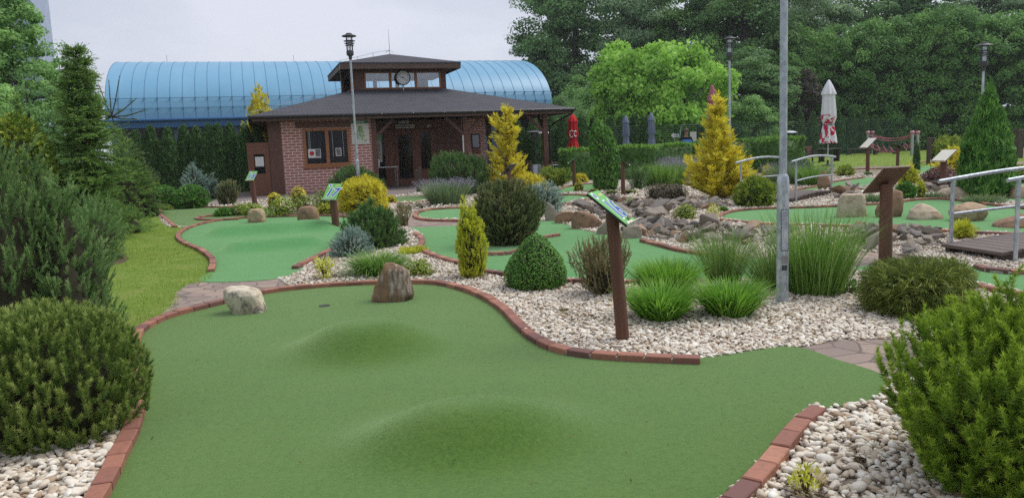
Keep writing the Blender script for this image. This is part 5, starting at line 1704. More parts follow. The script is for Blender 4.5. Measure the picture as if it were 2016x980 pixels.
mb = MB(); mb.box(((U0 + U1) / 2, VC - HC - .02, ZE - .32), (U1 - U0 + .1, .5, .6)); mb.build('eaves_band', M['blue_dark'], hall)
gt = MB(); gt.tube([(U0 - .1, VC - HC - .34, ZE - .06), (U1 + .1, VC - HC - .34, ZE - .06)], .12, 10); gt.build('gutter', M['blue_dark'], hall, True)
wall_piece('hall_front_wall', [((U0 + .2, U1 - .2), (VC - HC + .3, VC - HC + .5), (0, ZE - .4))], M['hall_wall'], hall)
wall_piece('hall_window_band', [((U0 + .8 + i * 4.1, U0 + 4.4 + i * 4.1), (VC - HC + .25, VC - HC + .299), (2.6, 4.0)) for i in range(8)], M['glass_dark'], hall)
for i in range(4):
    mb = MB(); mb.box((U0 + 5.2 + i * 8.2, VC - HC + .05, 2.0), (.22, .22, 4.0)); mb.build('column', M['fascia'], hall)
ac = empty('fan_unit'); ac.parent = hall
mb = MB(); mb.box((0, 0, 0), (1.1, .5, .9), 0, .5, None, .02); mb.build('casing', M['white'], ac)
mb = MB(); mb.lathe([(.34, 0), (.36, .02), (.3, .03), (.06, .02)], 20); o = mb.build('grille', M['darkgrey'], ac); o.rotation_euler.x = PI / 2; o.location = (0, -.26, 0)
ac.location = (5.1, VC - HC - .35, 3.45)
rdm = MB()
for x in (U0 + 3.5, U0 + 14): rdm.tube([(x, VC, ZR - .02), (x, VC, ZR + .7)], .02, 5)
rdm.build('lightning_rod', M['steel'], hall)

# tower block far left
tw = empty('tower_block', (-48, 71, 0), .35)
tag(tw, 'tall orange tower block with a blue glazed stair bay at the left edge', 'building')
wall_piece('tower_wall', [((-14, 3.2), (0, 12), (0, 36))], M['tower_orange'], tw)
wall_piece('stair_bay', [((3.2, 5.6), (-.6, 8), (0, 36))], M['tower_frame'], tw)
wall_piece('pane', [((3.35 + i * .76, 3.97 + i * .76), (-.66, -.61), (.6 + k * 3.2, 3.5 + k * 3.2)) for i in range(3) for k in range(11)], M['tower_glass'], tw)
for k in range(9):
    for i in range(3):
        wd = empty('window'); wd.parent = tw
        wall_piece('frame', [((-12 + i * 5, -9.6 + i * 5), (-.06, -.002), (1 + k * 3.2, 2.7 + k * 3.2))], M['white'], wd)
        wall_piece('pane', [((-11.85 + i * 5, -9.75 + i * 5), (-.08, -.062), (1.15 + k * 3.2, 2.55 + k * 3.2))], M['tower_glass'], wd)


# ================================================================== PLANTS, near to far
G1 = 'clipped shrubs of the gravel beds'
shrub('mugo_pine', 'dense rounded mugo pine at the bottom left on the pebbles', 'shrub', 122, 884, 590, 352, 'pine', F['mugo'], prof=[(0, .70), (.18, .93), (.45, 1), (.7, .90), (.86, .66), (.95, .4), (1, .08)], n=2100, amp=.07, freq=4, depth=.34, up=.66, L=.095, m=100, nl=.030, nw=.0040, ang=(62, 24), ck=.68, tipw=.6)
shrub('yew_bush', 'bright green bushy yew with upright shoots at the bottom right', 'shrub', 2018, 1012, 516, 545, 'pine', F['yew_bright'], prof=[(0, .52), (.18, .80), (.42, 1), (.58, .84), (.76, .54), (.9, .30), (1, .1)], n=3000, amp=.24, freq=4.5, depth=.45, up=.56, L=.12, m=90, nl=.030, nw=.0046, ang=(72, 35), ck=.62, tipw=.65,
      lobes=[(0, 0, 1, .93, .72), (-.05, .06, .62, 1.0, .16), (.16, .04, .6, .98, .16)])
shrub('pine_tree', 'big dark blue green pine with upright candles at the left edge', 'pine', 44, 690, 228, 350, 'pine', F['pine_blue'], prof='blunt', n=2300, amp=.22, freq=3.6, depth=.40, up=.60, L=.22, m=84, nl=.042, nw=.0068, ang=(58, 16), ck=.74, deep=.35, tipw=.6,
      lobes=[(0, 0, 1, .88, .45), (-.14, .1, .6, 1.0, .18), (.28, .0, .52, .76, .16), (-.42, 0, .6, .98, .17), (.38, -.15, .36, .50, .06), (.12, .15, .35, .97, .08)])
shrub('boxwood', 'green clipped dome shaped boxwood beside the near kerb bend', 'shrub', 1057, 573, 462, 126, 'leaf', F['box'], prof=[(0, .78), (.12, .96), (.3, 1), (.55, .84), (.78, .56), (.93, .30), (1, .06)], n=9000, amp=.09, freq=6, depth=.12, up=.4, size=.021, asp=.7, ck=.88)
shrub('golden_yew', 'narrow golden yellow columnar yew with forked top beside the boxwood', 'shrub', 931, 550, 376, 60, 'pine', F['yellow_green'], prof='column', n=1500, amp=.14, freq=6, depth=.3, up=.75, L=.065, m=34, nl=.026, nw=.006, ang=(75, 35), ck=.72,
      lobes=[(0, 0, 1, .80, .66), (-.17, 0, .40, 1.0, .18), (.12, 0, .38, .90, .16)])
shrub('brown_pine', 'small pine with brownish upright candles behind the post of sign 16', 'shrub', 1185, 588, 458, 126, 'pine', F['pine_brown'], prof='vase', n=520, amp=.2, freq=4.5, depth=.6, up=.66, L=.17, m=70, nl=.028, nw=.005, ang=(45, 15), ck=.45, tipw=.5)
shrub('pine_bush', 'large dark pine with buff shoot tips on its own island in the middle green', 'pine', 1000, 487, 347, 142, 'pine', F['pine_buff'], prof='mush', n=1700, amp=.16, freq=4, depth=.4, up=.52, L=.15, m=56, nl=.045, nw=.0075, ang=(52, 14), ck=.62, tipw=.5)
shrub('thread_cypress', 'low spreading olive thread cypress on the gravel right of the lamp post', 'shrub', 1808, 627, 503, 196, 'spray', F['olive'], prof=[(0, .92), (.3, 1), (.7, .95), (.9, .75), (1, .3)], n=3600, amp=.2, freq=3.4, depth=.45, up=.30, L=.15, k=6, spread=38, wd=.0065, droop=.38, ck=.62)
shrub('dark_pine', 'dark green mugo pine behind the fountain grass, right of sign 17', 'shrub', 738, 490, 392, 132, 'pine', F['pine_green'], prof='dome', n=1100, amp=.2, freq=3.6, depth=.35, up=.5, L=.14, m=44, nl=.055, nw=.0085, ang=(70, 25), ck=.76, lobes=[(0, 0, 1, .86, .72), (-.02, .1, .5, 1.0, .28)])
shrub('blue_spruce', 'small pale blue spruce shrub left of the dark mugo pine', 'shrub', 692, 508, 443, 92, 'pine', F['spruce_blue'], prof='blunt', n=620, amp=.26, freq=4, depth=.45, up=.22, L=.12, m=40, nl=.024, nw=.0062, ang=(80, 45), ck=.62)
tuft('fountain_grass', 'low arching bright green grass clump behind the rust boulder', 'grass clump', 745, 546, 494, 158, F['grass'], n=1700, wd=.0075, lean=(.1, 1.05), droop=(.7, 1.5), base=.20, Lv=(.9, 1.35))
shrub('open_shrub', 'thin open yellow shrub with bare stems on the gravel by the kerb', 'shrub', 640, 553, 502, 46, 'spray', F['yellow_green'], prof='vase', n=150, amp=.3, freq=5, depth=.6, up=.5, L=.055, k=5, wd=.011, ck=0, stem=9)
shrub('bronze_spirea', 'low yellow and brown spirea beside the rust boulder', 'shrub', 826, 546, 510, 62, 'leaf', F['green_yellow'], prof='dome', n=1300, amp=.25, freq=5, depth=.6, up=.5, size=.028, ck=.5, stem=5)
shrub('yellow_juniper', 'flat creeping yellow juniper behind the fountain grass', 'shrub', 815, 502, 486, 62, 'spray', F['yellow_green'], prof='flat', n=420, amp=.3, freq=5, depth=.5, up=.3, L=.08, wd=.012, ck=.5)
tuft('lily_clump', 'bright green leafy clump just right of the post of sign 16', 'plant', 1300, 636, 536, 140, F['lily'], n=1500, wd=.013, lean=(.05, .75), droop=(.3, 1.2), base=.25, Lv=(.5, .98), lsc=.92)
tuft('lily_clump', 'bright green leafy clump left of the lamp post foot', 'plant', 1437, 628, 530, 128, F['lily'], n=1500, wd=.013, lean=(.05, .70), droop=(.3, 1.1), base=.28, Lv=(.5, .98), lsc=.92)
tuft('lily_clump', 'bright green leafy clump behind the one next to sign 16', 'plant', 1312, 585, 503, 118, F['lily'], n=1100, wd=.013, lean=(.0, .7), droop=(.2, .9), base=.32, Lv=(.7, 1.0))
tuft('tall_grass', 'fine tall grass clump behind the leafy clump, left of the lamp post', 'grass clump', 1425, 560, 444, 135, F['reed'], n=700, wd=.0055, lean=(.0, .60), droop=(.1, .7), base=.22, Lv=(.6, 1.05))
tuft('tall_grass', 'wispy grey green grass clump directly behind the lamp post', 'grass clump', 1525, 572, 452, 120, F['reed'], n=800, wd=.005, lean=(.0, .75), droop=(.2, .9), base=.3, Lv=(.5, .95))
tuft('reed_grass', 'tallest thick reed grass clump with brown base right of the lamp post', 'grass clump', 1607, 584, 404, 158, F['grass'], n=1700, wd=.0062, lean=(.0, .40), droop=(.05, .8), base=.33, Lv=(.35, 1.06), stub=260, lsc=.95)
shrub('leafy_weed', 'small dark green weed at the foot of the reed grass', 'plant', 1682, 580, 548, 26, 'leaf', F['box'], prof='dome', n=90, amp=.2, freq=4, depth=.7, up=.6, size=.045, ck=0)
shrub('yellow_seedling', 'thin yellow green seedling in the bottom right pebbles', 'plant', 1585, 985, 905, 70, 'spray', F['yellow_green'], prof='vase', n=46, amp=.3, freq=4, depth=.7, up=.6, L=.05, k=5, wd=.008, ck=0, stem=4)
shrub('tiny_seedling', 'tiny green seedling between the pebbles at the bottom right', 'plant', 1693, 925, 912, 18, 'leaf', F['lily'], prof='flat', n=16, amp=.1, freq=3, depth=.6, up=.8, size=.022, ck=0)
shrub('yellow_weed', 'tiny yellow seedling on the gravel left of sign 16', 'plant', 1111, 620, 607, 14, 'leaf', F['yellow'], prof='dome', n=26, amp=.2, freq=4, depth=.6, up=.7, size=.018, ck=0)
shrub('green_weed', 'flat green weed patch on the gravel left of sign 16', 'plant', 1150, 639, 629, 50, 'leaf', F['lily'], prof='flat', n=70, amp=.4, freq=4, depth=.9, up=.8, size=.018, asp=.25, ck=0)
# slate heap plants
shrub('spirea', 'round green and yellow spirea on the white gravel tongue', 'shrub', 1349, 434, 402, 47, 'leaf', F['green_yellow'], prof='dome', n=1100, amp=.14, freq=5, depth=.35, up=.5, size=.038, ck=.7)
shrub('spirea', 'small upright yellow spirea at the tip of the boulder green', 'shrub', 1404, 441, 400, 32, 'leaf', F['yellow_green'], prof='vase', n=420, amp=.25, freq=5, depth=.5, up=.5, size=.034, ck=.4, stem=5)
shrub('small_plant', 'small green herb growing between the slate rocks', 'plant', 1241, 408, 383, 22, 'leaf', F['lime'], prof='cone', n=260, amp=.2, freq=5, depth=.5, up=.4, size=.034, ck=.4)
shrub('cushion_conifer', 'tiny dark cushion conifer behind the upright yellow spirea', 'shrub', 1424, 418, 406, 22, 'spray', F['box'], prof='dome', n=200, amp=.1, freq=4, depth=.3, up=.4, L=.05, wd=.014, ck=.8)
# right side beds
shrub('dwarf_cypress', 'small yellow dwarf cypress beside the far rail post of the right bridge', 'shrub', 1894, 472, 431, 47, 'spray', F['yellow_green'], prof='mush', n=420, amp=.25, freq=5, depth=.5, up=.4, L=.075, wd=.011, ck=.5, stem=4)
shrub('conical_thuja', 'tall broad conical green thuja at the right', 'thuja', 1940, 392, 163, 98, 'spray', F['thuja_mid'], prof=[(0, .80), (.12, .96), (.3, 1), (.52, .84), (.7, .56), (.85, .32), (1, .03)], n=5200, amp=.10, freq=6, depth=.3, up=.72, L=.18, k=6, spread=34, wd=.022, droop=.0, ck=.80)
shrub('golden_cypress', 'yellow green round cypress left of the purple barberry', 'shrub', 1790, 374, 322, 38, 'spray', F['yellow_green'], prof='dome', n=520, amp=.22, freq=5, depth=.4, up=.4, L=.12, wd=.02, ck=.7)
shrub('round_conifer', 'dark green round conifer under the yellow green cypress', 'shrub', 1782, 393, 356, 40, 'spray', F['box'], prof='dome', n=620, amp=.14, freq=5, depth=.3, up=.4, L=.09, wd=.017, ck=.8)
shrub('dwarf_column', 'little yellow column conifer right of the dark round conifer', 'shrub', 1813, 391, 352, 18, 'spray', F['yellow_green'], prof='column', n=260, amp=.16, freq=6, depth=.3, up=.6, L=.07, wd=.014, ck=.75)
shrub('barberry', 'purple barberry bush behind the pale boulder', 'shrub', 1846, 372, 328, 78, 'leaf', F['purple'], prof='dome', n=2400, amp=.22, freq=5, depth=.4, up=.5, size=.055, ck=.7)
shrub('gold_juniper', 'golden juniper left of the big conical thuja', 'shrub', 1872, 345, 290, 66, 'spray', F['yellow'], prof='dome', n=700, amp=.28, freq=5, depth=.45, up=.45, L=.17, wd=.026, ck=.65)
shrub('juniper', 'yellowish green juniper against the dark hornbeams on the right', 'shrub', 1872, 322, 262, 62, 'spray', F['green_yellow'], prof='dome', n=700, amp=.3, freq=4, depth=.5, up=.5, L=.25, wd=.035, ck=.65)
shrub('small_thuja', 'slim dark green column thuja in front of the rope frame', 'thuja', 1804, 336, 275, 13, 'spray', F['thuja'], prof='thuja', n=420, amp=.1, freq=5, depth=.25, up=.75, L=.12, wd=.022, ck=.85)
shrub('ground_juniper', 'low green juniper on the gravel left of the small sign facing left', 'shrub', 1664, 348, 324, 38, 'spray', F['green_yellow'], prof='dome', n=420, amp=.25, freq=5, depth=.4, up=.5, L=.12, wd=.022, ck=.65)
shrub('ground_conifer', 'tiny dark conifer cushion on the gravel under the small sign facing left', 'shrub', 1709, 347, 338, 20, 'spray', F['box'], prof='dome', n=160, amp=.1, freq=5, depth=.3, up=.4, L=.07, wd=.018, ck=.8)
tuft('flowering_sedum', 'low pale green flower cushion below the big conical thuja', 'plant', 1937, 402, 381, 84, F['lavender'], n=500, wd=.016, lean=(0, .7), droop=(.1, .6), base=.42, Lv=(.6, 1), spikes=130, smat=F['yellow'])
tuft('flowering_sedum', 'low pale green cushion along the kerb left of the big conical thuja', 'plant', 1852, 392, 376, 74, F['lavender'], n=420, wd=.016, lean=(0, .7), droop=(.1, .6), base=.42, Lv=(.6, 1))
tuft('flowering_sedum', 'yellow dotted green cushion between the tan and the reddish boulder', 'plant', 1716, 400, 379, 34, F['lavender'], n=320, wd=.014, lean=(0, .7), droop=(.1, .6), base=.38, Lv=(.6, 1), spikes=60, smat=F['yellow'])
shrub('spotted_laurel', 'yellow and green variegated shrub right of the big conical thuja', 'shrub', 1998, 362, 322, 60, 'leaf', F['green_yellow'], prof='dome', n=900, amp=.25, freq=4, depth=.5, up=.5, size=.09, ck=.6)
# middle distance

def branchy(name, label, cat, px, bot, top, wpx, mat, prof, seed, nb=120, el=(.35, 1.0), L=.2, wd=.02, k=6, gap=.06, droop=.12):
    """conifer of ascending branches with flat sprays; sky or garden shows between them"""
    x, y, w, h = spot(px, bot, top, wpx, .5)
    rs = np.random.default_rng(seed)
    pr = np.array(prof)
    o = empty(name, (x, y, 0))
    bend = rs.normal(0, .03 * w, 4)
    ax = lambda z: np.array([np.interp(z / h, [0, .3, .7, 1], [0, bend[0], bend[1], bend[2]]), np.interp(z / h, [0, .5, 1], [0, bend[3], 0]), z])
    tr = [(*tube_np([ax(z) for z in np.linspace(-.03, h * .96, 6)], h * .014 * np.linspace(1, .15, 6), 7), 0)]
    Ps, As, Ns, Ts = [], [], [], []
    for b in range(nb):
        t = rs.random() ** 1.25 * .93
        a = rs.uniform(0, 2 * PI)
        r = np.interp(t, pr[:, 0], pr[:, 1]) * w / 2 * rs.choice([1.0, 1.15, .8, .62], p=[.4, .15, .25, .2]) * rs.uniform(.85, 1.1)
        e = rs.uniform(*el)
        st = ax(max(0.02, t * h - .35 * r * math.tan(e)))
        hd = np.array([math.cos(a), math.sin(a), 0])
        en = st + hd * r + np.array([0, 0, r * math.tan(e) * .8])
        if en[2] > h: en[2] = h - rs.uniform(0, .05) * h
        md = (st + en) / 2 - np.array([0, 0, .10 * r])
        tr.append((*tube_np([st, md, en], (.012, .008, .003), 4), 0))
        n = max(3, int(np.linalg.norm(en - st) / gap))
        tb = rs.normal(.5, .2)
        for i in range(n):
            u = .22 + .78 * (i + rs.random()) / n
            p = (1 - u) ** 2 * st + 2 * u * (1 - u) * md + u * u * en
            d = nrm((en - md)[None])[0]; sd = np.array([-d[1], d[0], 0])
            for q in (-1, 1):
                Ps.append(p + rs.normal(0, .02, 3)); As.append(d * .9 + sd * q * rs.uniform(.3, .9) + np.array([0, 0, rs.uniform(-.2, .5)])); Ns.append(np.array([0, 0, 1]) + rs.normal(0, .5, 3)); Ts.append(np.clip(tb + .25 * (u - .6) + rs.normal(0, .12), 0, 1))
    for i in range(14):
        Ps.append(ax(h * (.80 + .014 * i))); As.append(np.array([rs.normal(0, .5), rs.normal(0, .5), 1.])); Ns.append(rs.normal(0, 1, 3)); Ts.append(.6)
    P, A = np.array(Ps), nrm(np.array(As))
    c = fans(P, A, nrm(np.array(Ns)), L * rs.uniform(.6, 1.2, len(P)), k, 42, wd, rs, droop, np.array(Ts))
    link('trunk', mesh_np('trunk', tr, [M['bark_red']]), o)
    link('foliage', mesh_np('foliage', [(*c, 0)], [mat]), o)
    return tag(o, label, cat)


branchy('yellow_cypress', 'large conical bright yellow cypress before the trimmed hedge', 'cypress', 1414, 394, 183, 138, F['yellow'], [(0, .85), (.12, 1), (.26, .80), (.38, .50), (.6, .33), (.82, .20), (1, .07)], 811, 250, L=.20, wd=.022, gap=.075)
branchy('yellow_cypress', 'tall irregular yellow cypress in front of the pavilion terrace', 'cypress', 1000, 381, 207, 84, F['yellow'], [(0, .85), (.18, .95), (.40, .56), (.55, .48), (.72, .66), (.88, .46), (1, .12)], 812, 170, L=.24, wd=.028, gap=.09)
shrub('yellow_cypress', 'small bright yellow cypress at the right foot of the tall irregular one', 'cypress', 1045, 380, 338, 70, 'spray', F['yellow'], prof='dome', n=620, amp=.3, freq=5, depth=.5, up=.4, L=.19, k=6, wd=.024, ck=.6)
shrub('dwarf_spruce', 'yellow green compact spruce at the right foot of the large yellow cypress', 'shrub', 1487, 408, 343, 84, 'spray', F['green_yellow'], prof='dome', n=1900, amp=.15, freq=5, depth=.3, up=.35, L=.10, wd=.018, ck=.8)
shrub('pale_spruce', 'pale bluish green spruce shrub right of the large island pine', 'shrub', 1070, 424, 358, 88, 'pine', F['spruce_blue'], prof='dome', n=520, amp=.2, freq=4, depth=.4, up=.3, L=.17, m=36, nl=.035, nw=.012, ang=(80, 45), ck=.7)
shrub('spreading_juniper', 'yellow green spreading juniper beside the terrace post', 'shrub', 1095, 368, 328, 70, 'spray', F['green_yellow'], prof='vase', n=700, amp=.25, freq=5, depth=.5, up=.5, L=.20, wd=.024, ck=.6)
shrub('gold_ball', 'yellow rounded juniper right of the edge on sign by the red parasol', 'shrub', 1143, 360, 340, 34, 'spray', F['yellow'], prof='dome', n=320, amp=.2, freq=5, depth=.4, up=.5, L=.12, wd=.024, ck=.75)
shrub('gold_ball', 'small yellow green ball shrub at the foot of that edge on sign', 'shrub', 1139, 378, 359, 22, 'spray', F['yellow_green'], prof='ball', n=220, amp=.1, freq=5, depth=.3, up=.4, L=.07, wd=.016, ck=.8)
x, y, w, h = spot(1192, 376, 234, 56)
ch = build_shrub('spray', w, h, prof=[(0, .7), (.12, .9), (.4, 1), (.65, .98), (.82, .78), (.93, .48), (1, .08)], n=4200, amp=.07, freq=5, depth=.2, up=.75, L=.13, k=6, spread=34, wd=.020, droop=0, ck=.88)
for i, c in enumerate(ch):
    V = np.array(c[0]); V[:, 0] -= .085 * h * (V[:, 2] / h) ** 1.6 - .03 * h * np.sin(V[:, 2] / h * PI); ch[i] = (V, *c[1:])
tag(link('column_thuja', mesh_np('column_thuja', ch, [F['thuja_mid'], M['inner']]), None, (x, y, 0)), 'column shaped green thuja leaning left before the trimmed hedge', 'thuja')
for px, bt, tp, w, lb in ((1170, 381, 371, 22, 'left'), (1205, 384, 374, 26, 'right'), (1240, 382, 373, 30, 'far right')):
    shrub('moss_cushion', f'low yellowish moss cushion at the {lb} of the column thuja foot', 'plant', px, bt, tp, w, 'leaf', F['green_yellow'], prof='flat', n=200, amp=.15, freq=5, depth=.3, up=.7, size=.05, ck=.85)
shrub('broom_shrub', 'loose twiggy green shrub right of the column thuja', 'shrub', 1256, 374, 322, 56, 'spray', F['pine_green'], prof='vase', n=420, amp=.35, freq=5, depth=.7, up=.6, L=.22, wd=.014, ck=.3, stem=5)
tuft('lavender', 'tall green flowering clump before the trimmed hedge', 'plant', 1308, 368, 322, 84, F['grass'], n=1300, wd=.022, lean=(0, .55), droop=(.0, .5), base=.40, Lv=(.75, 1.05), spikes=200, smat=F['lavender'])
tuft('lavender', 'grey violet lavender mass behind the tall green clump', 'lavender', 1348, 358, 313, 78, F['lav_spike'], n=1300, wd=.020, lean=(0, .55), droop=(.0, .4), base=.42, Lv=(.7, 1.05), spikes=420, smat=F['lav_spike'])
shrub('bronze_shrub', 'low bronze brown shrub behind the slate heap', 'shrub', 1312, 394, 362, 88, 'leaf', F['bronze'], prof='flat', n=2000, amp=.15, freq=5, depth=.3, up=.5, size=.05, ck=.8)
tuft('lavender', 'dull green lavender on the far side of the wooden bridge, left', 'lavender', 1548, 364, 322, 66, F['lavender'], n=900, wd=.022, lean=(0, .6), droop=(0, .5), base=.42, Lv=(.7, 1.05), spikes=260, smat=F['lav_spike'])
tuft('lavender', 'fresh green lavender before the upright stone by the bridge', 'lavender', 1598, 366, 326, 52, F['grass'], n=800, wd=.022, lean=(0, .6), droop=(0, .5), base=.42, Lv=(.7, 1.05), spikes=140, smat=F['lavender'])
shrub('yellow_shrub', 'bright yellow green shrub behind the left rail of the far bridge', 'shrub', 1514, 362, 326, 34, 'spray', F['yellow'], prof='dome', n=320, amp=.25, freq=5, depth=.5, up=.5, L=.15, wd=.028, ck=.6)
tuft('lavender', 'grey green lavender before the pavilion pine', 'lavender', 880, 404, 356, 86, F['lavender'], n=1500, wd=.013, lean=(0, .72), droop=(0, .5), base=.36, Lv=(.75, 1.05), spikes=620, smat=F['lav_spike'])
shrub('mountain_pine', 'wide dark green mountain pine before the pavilion porch', 'pine', 904, 386, 298, 128, 'pine', F['pine_green'], prof='mush', n=1150, amp=.16, freq=4, depth=.35, up=.58, L=.27, m=40, nl=.085, nw=.017, ang=(60, 22), ck=.78)
shrub('dome_conifer', 'green dome shaped conifer before the pavilion window', 'shrub', 704, 393, 327, 116, 'pine', F['pine_green'], prof='dome', n=900, amp=.14, freq=4.5, depth=.3, up=.55, L=.20, m=36, nl=.07, nw=.016, ang=(65, 25), ck=.84)
shrub('thread_cypress', 'round golden thread cypress behind sign 17', 'cypress', 716, 422, 347, 108, 'spray', F['yellow'], prof='dome', n=2300, amp=.2, freq=4.5, depth=.4, up=.35, L=.16, k=6, spread=40, wd=.017, droop=.28, ck=.72)
shrub('thread_cypress', 'small golden cypress right of the round golden thread cypress', 'cypress', 770, 402, 382, 24, 'spray', F['yellow'], prof='dome', n=180, amp=.2, freq=4.5, depth=.4, up=.35, L=.10, k=6, wd=.016, droop=.28, ck=.72)
shrub('thread_cypress', 'small golden cypress in the shade left of the post of sign 17', 'cypress', 641, 425, 398, 32, 'spray', F['yellow_green'], prof='dome', n=260, amp=.2, freq=4.5, depth=.4, up=.35, L=.10, k=6, wd=.016, droop=.28, ck=.72)
for px, bt, tp, w, sty, lb in ((500, 428, 399, 62, 'green_yellow', 'low twiggy spirea behind the small squarish boulder'), (556, 428, 388, 66, 'green_yellow', 'loose yellowish green spirea between the two boulders'),
                              (602, 424, 384, 62, 'olive', 'olive green spirea behind the bigger boulder'), (640, 412, 372, 46, 'olive', 'dark olive shrub at the corner of the brick wall'), (476, 425, 402, 40, 'olive', 'low dull green shrub around the post of sign 18')):
    shrub('spirea', lb, 'shrub', px, bt, tp, w, 'leaf', F[sty], prof='mush', n=950, amp=.3, freq=5, depth=.6, up=.5, size=.062, ck=.5, stem=5)
shrub('gold_spirea', 'bright yellow ball shrub before the brick wall', 'shrub', 590, 410, 366, 33, 'leaf', F['yellow'], prof='ball', n=700, amp=.1, freq=5, depth=.3, up=.5, size=.055, ck=.8)
shrub('gold_spirea', 'smaller yellow ball shrub near the brown corner board', 'shrub', 541, 410, 378, 28, 'leaf', F['yellow'], prof='ball', n=520, amp=.1, freq=5, depth=.3, up=.5, size=.055, ck=.8)
for px, bt, tp, w, lb in ((790, 413, 397, 22, 'left'), (805, 416, 399, 18, 'middle'), (826, 411, 397, 24, 'right')):
    shrub('grey_herb', f'small silvery herb on the gravel below the pavilion entrance, {lb} of three', 'plant', px, bt, tp, w, 'leaf', F['silver'], prof='dome', n=320, amp=.2, freq=5, depth=.4, up=.6, size=.04, asp=.3, ck=.7)
shrub('brown_pine', 'small brown tipped pine behind the dark mugo pine on the right', 'shrub', 795, 448, 405, 34, 'pine', F['pine_brown'], prof='vase', n=130, amp=.2, freq=4, depth=.5, up=.7, L=.16, m=30, nl=.04, nw=.010, ang=(45, 15), ck=.5)
shrub('cushion_shrub', 'small dark green cushion shrub on the gravel tongue', 'shrub', 440, 427, 408, 37, 'spray', F['box'], prof='dome', n=420, amp=.12, freq=5, depth=.3, up=.4, L=.09, wd=.02, ck=.8)
shrub('small_pine', 'grey green small pine at the paving corner left of sign 18', 'shrub', 450, 404, 352, 47, 'pine', F['pine_buff'], prof='mush', n=260, amp=.16, freq=4, depth=.4, up=.7, L=.24, m=34, nl=.06, nw=.016, ang=(50, 18), ck=.7)
shrub('globe_thuja', 'left one of two dark green globe bushes behind the far left green', 'shrub', 326, 409, 363, 56, 'spray', F['thuja_mid'], prof='dome', n=1700, amp=.08, freq=5, depth=.2, up=.4, L=.11, wd=.024, ck=.88)
shrub('globe_thuja', 'bigger right one of two dark green globe bushes behind the far left green', 'shrub', 379, 411, 361, 68, 'spray', F['thuja_mid'], prof='dome', n=2000, amp=.08, freq=5, depth=.2, up=.4, L=.11, wd=.024, ck=.88)
shrub('blue_spruce', 'silvery blue spruce with two peaks before the thuja hedge', 'spruce', 392, 392, 310, 88, 'pine', F['spruce_blue'], prof='cone', n=760, amp=.22, freq=5, depth=.45, up=.10, L=.30, m=40, nl=.05, nw=.016, ang=(80, 45), ck=.62, lobes=[(-.06, 0, .9, 1, .7), (.34, 0, .60, .62, .3)])
shrub('creeping_juniper', 'low light green ground cover at the foot of the globe bushes', 'shrub', 322, 415, 404, 44, 'spray', F['green_yellow'], prof='flat', n=240, amp=.25, freq=5, depth=.5, up=.3, L=.13, wd=.024, ck=.6)

# left side trees
def spruce_tree(name, label, px, bot, top, wpx, seed, mat, sparse=1.0, leader=True):
    x, y, w, h = spot(px, bot, top, wpx, .7)
    rs = np.random.default_rng(seed)
    o = empty(name, (x, y, 0))
    tr = [(*tube_np([(0, 0, -.05), (.02 * w, 0, h * .3), (0, 0, h * .7), (.01 * w, 0, h * .97)], (h * .016, h * .012, h * .007, .006), 8), 0)]
    Ps, As = [], []
    z = h * .05
    while z < h * .985:
        f = 1 - z / h
        nb = int(rs.integers(7, 12) * sparse) + 1
        for _ in range(nb):
            a = rs.uniform(0, 2 * PI)
            ln = w / 2 * (f ** .60 * 1.0 + .06) * rs.uniform(.45, 1.15) * (1 + .38 * math.sin(z * 4.1 + a * 2) * rs.random())
            dz = (-.22 + .5 * (1 - f) + rs.normal(0, .22)) * ln
            st = np.array([0, 0, z]); e = np.array([math.cos(a) * ln, math.sin(a) * ln, z + dz])
            mid = (st + e) / 2 + np.array([0, 0, -.06 * ln])
            tr.append((*tube_np([st, mid, e], (.012, .008, .003), 4), 0))
            k = max(4, int(ln / .042))
            for i in range(k):
                s = .18 + .82 * (i + rs.random()) / k
                p = (1 - s) ** 2 * st + 2 * s * (1 - s) * mid + s * s * e
                d = nrm((e - st)[None])[0]; sd = np.array([-d[1], d[0], 0]) * rs.choice([-1, 1])
                for q in (sd, -sd):
                    Ps.append(p); As.append(d * .8 + q * rs.uniform(.3, 1.0) + np.array([0, 0, rs.uniform(-.35, .3)]))
        z += h * rs.uniform(.012, .022)
    Ps.append(np.array([0, 0, h * .96])); As.append(np.array([0, 0, 1.]))
    P, A = np.array(Ps), nrm(np.array(As))
    c = shoots(P, A, rs.uniform(.10, .24, len(P)), 24, .034, .014, rs, (75, 30))
    link('trunk', mesh_np('trunk', tr, [M['bark']]), o)
    link('foliage', mesh_np('foliage', [(*c, 0)], [mat]), o)
    return tag(o, label, 'tree')


spruce_tree('spruce_tree', 'tall irregular green spruce at the left lawn edge', 190, 478, 92, 132, 301, F['spruce'], 1.0)
shrub('weeping_conifer', 'drooping pale green conifer right behind the tall spruce', 'conifer', 262, 430, 238, 112, 'pine', F['weeping'], prof='blunt', n=1500, amp=.30, freq=4.5, depth=.5, up=-.25, L=.22, m=40, nl=.045, nw=.011, ang=(55, 20), ck=.5, stem=3, lobes=[(0, 0, 1, .86, .6), (-.2, .1, .6, 1.0, .25), (.3, 0, .5, .6, .15)])
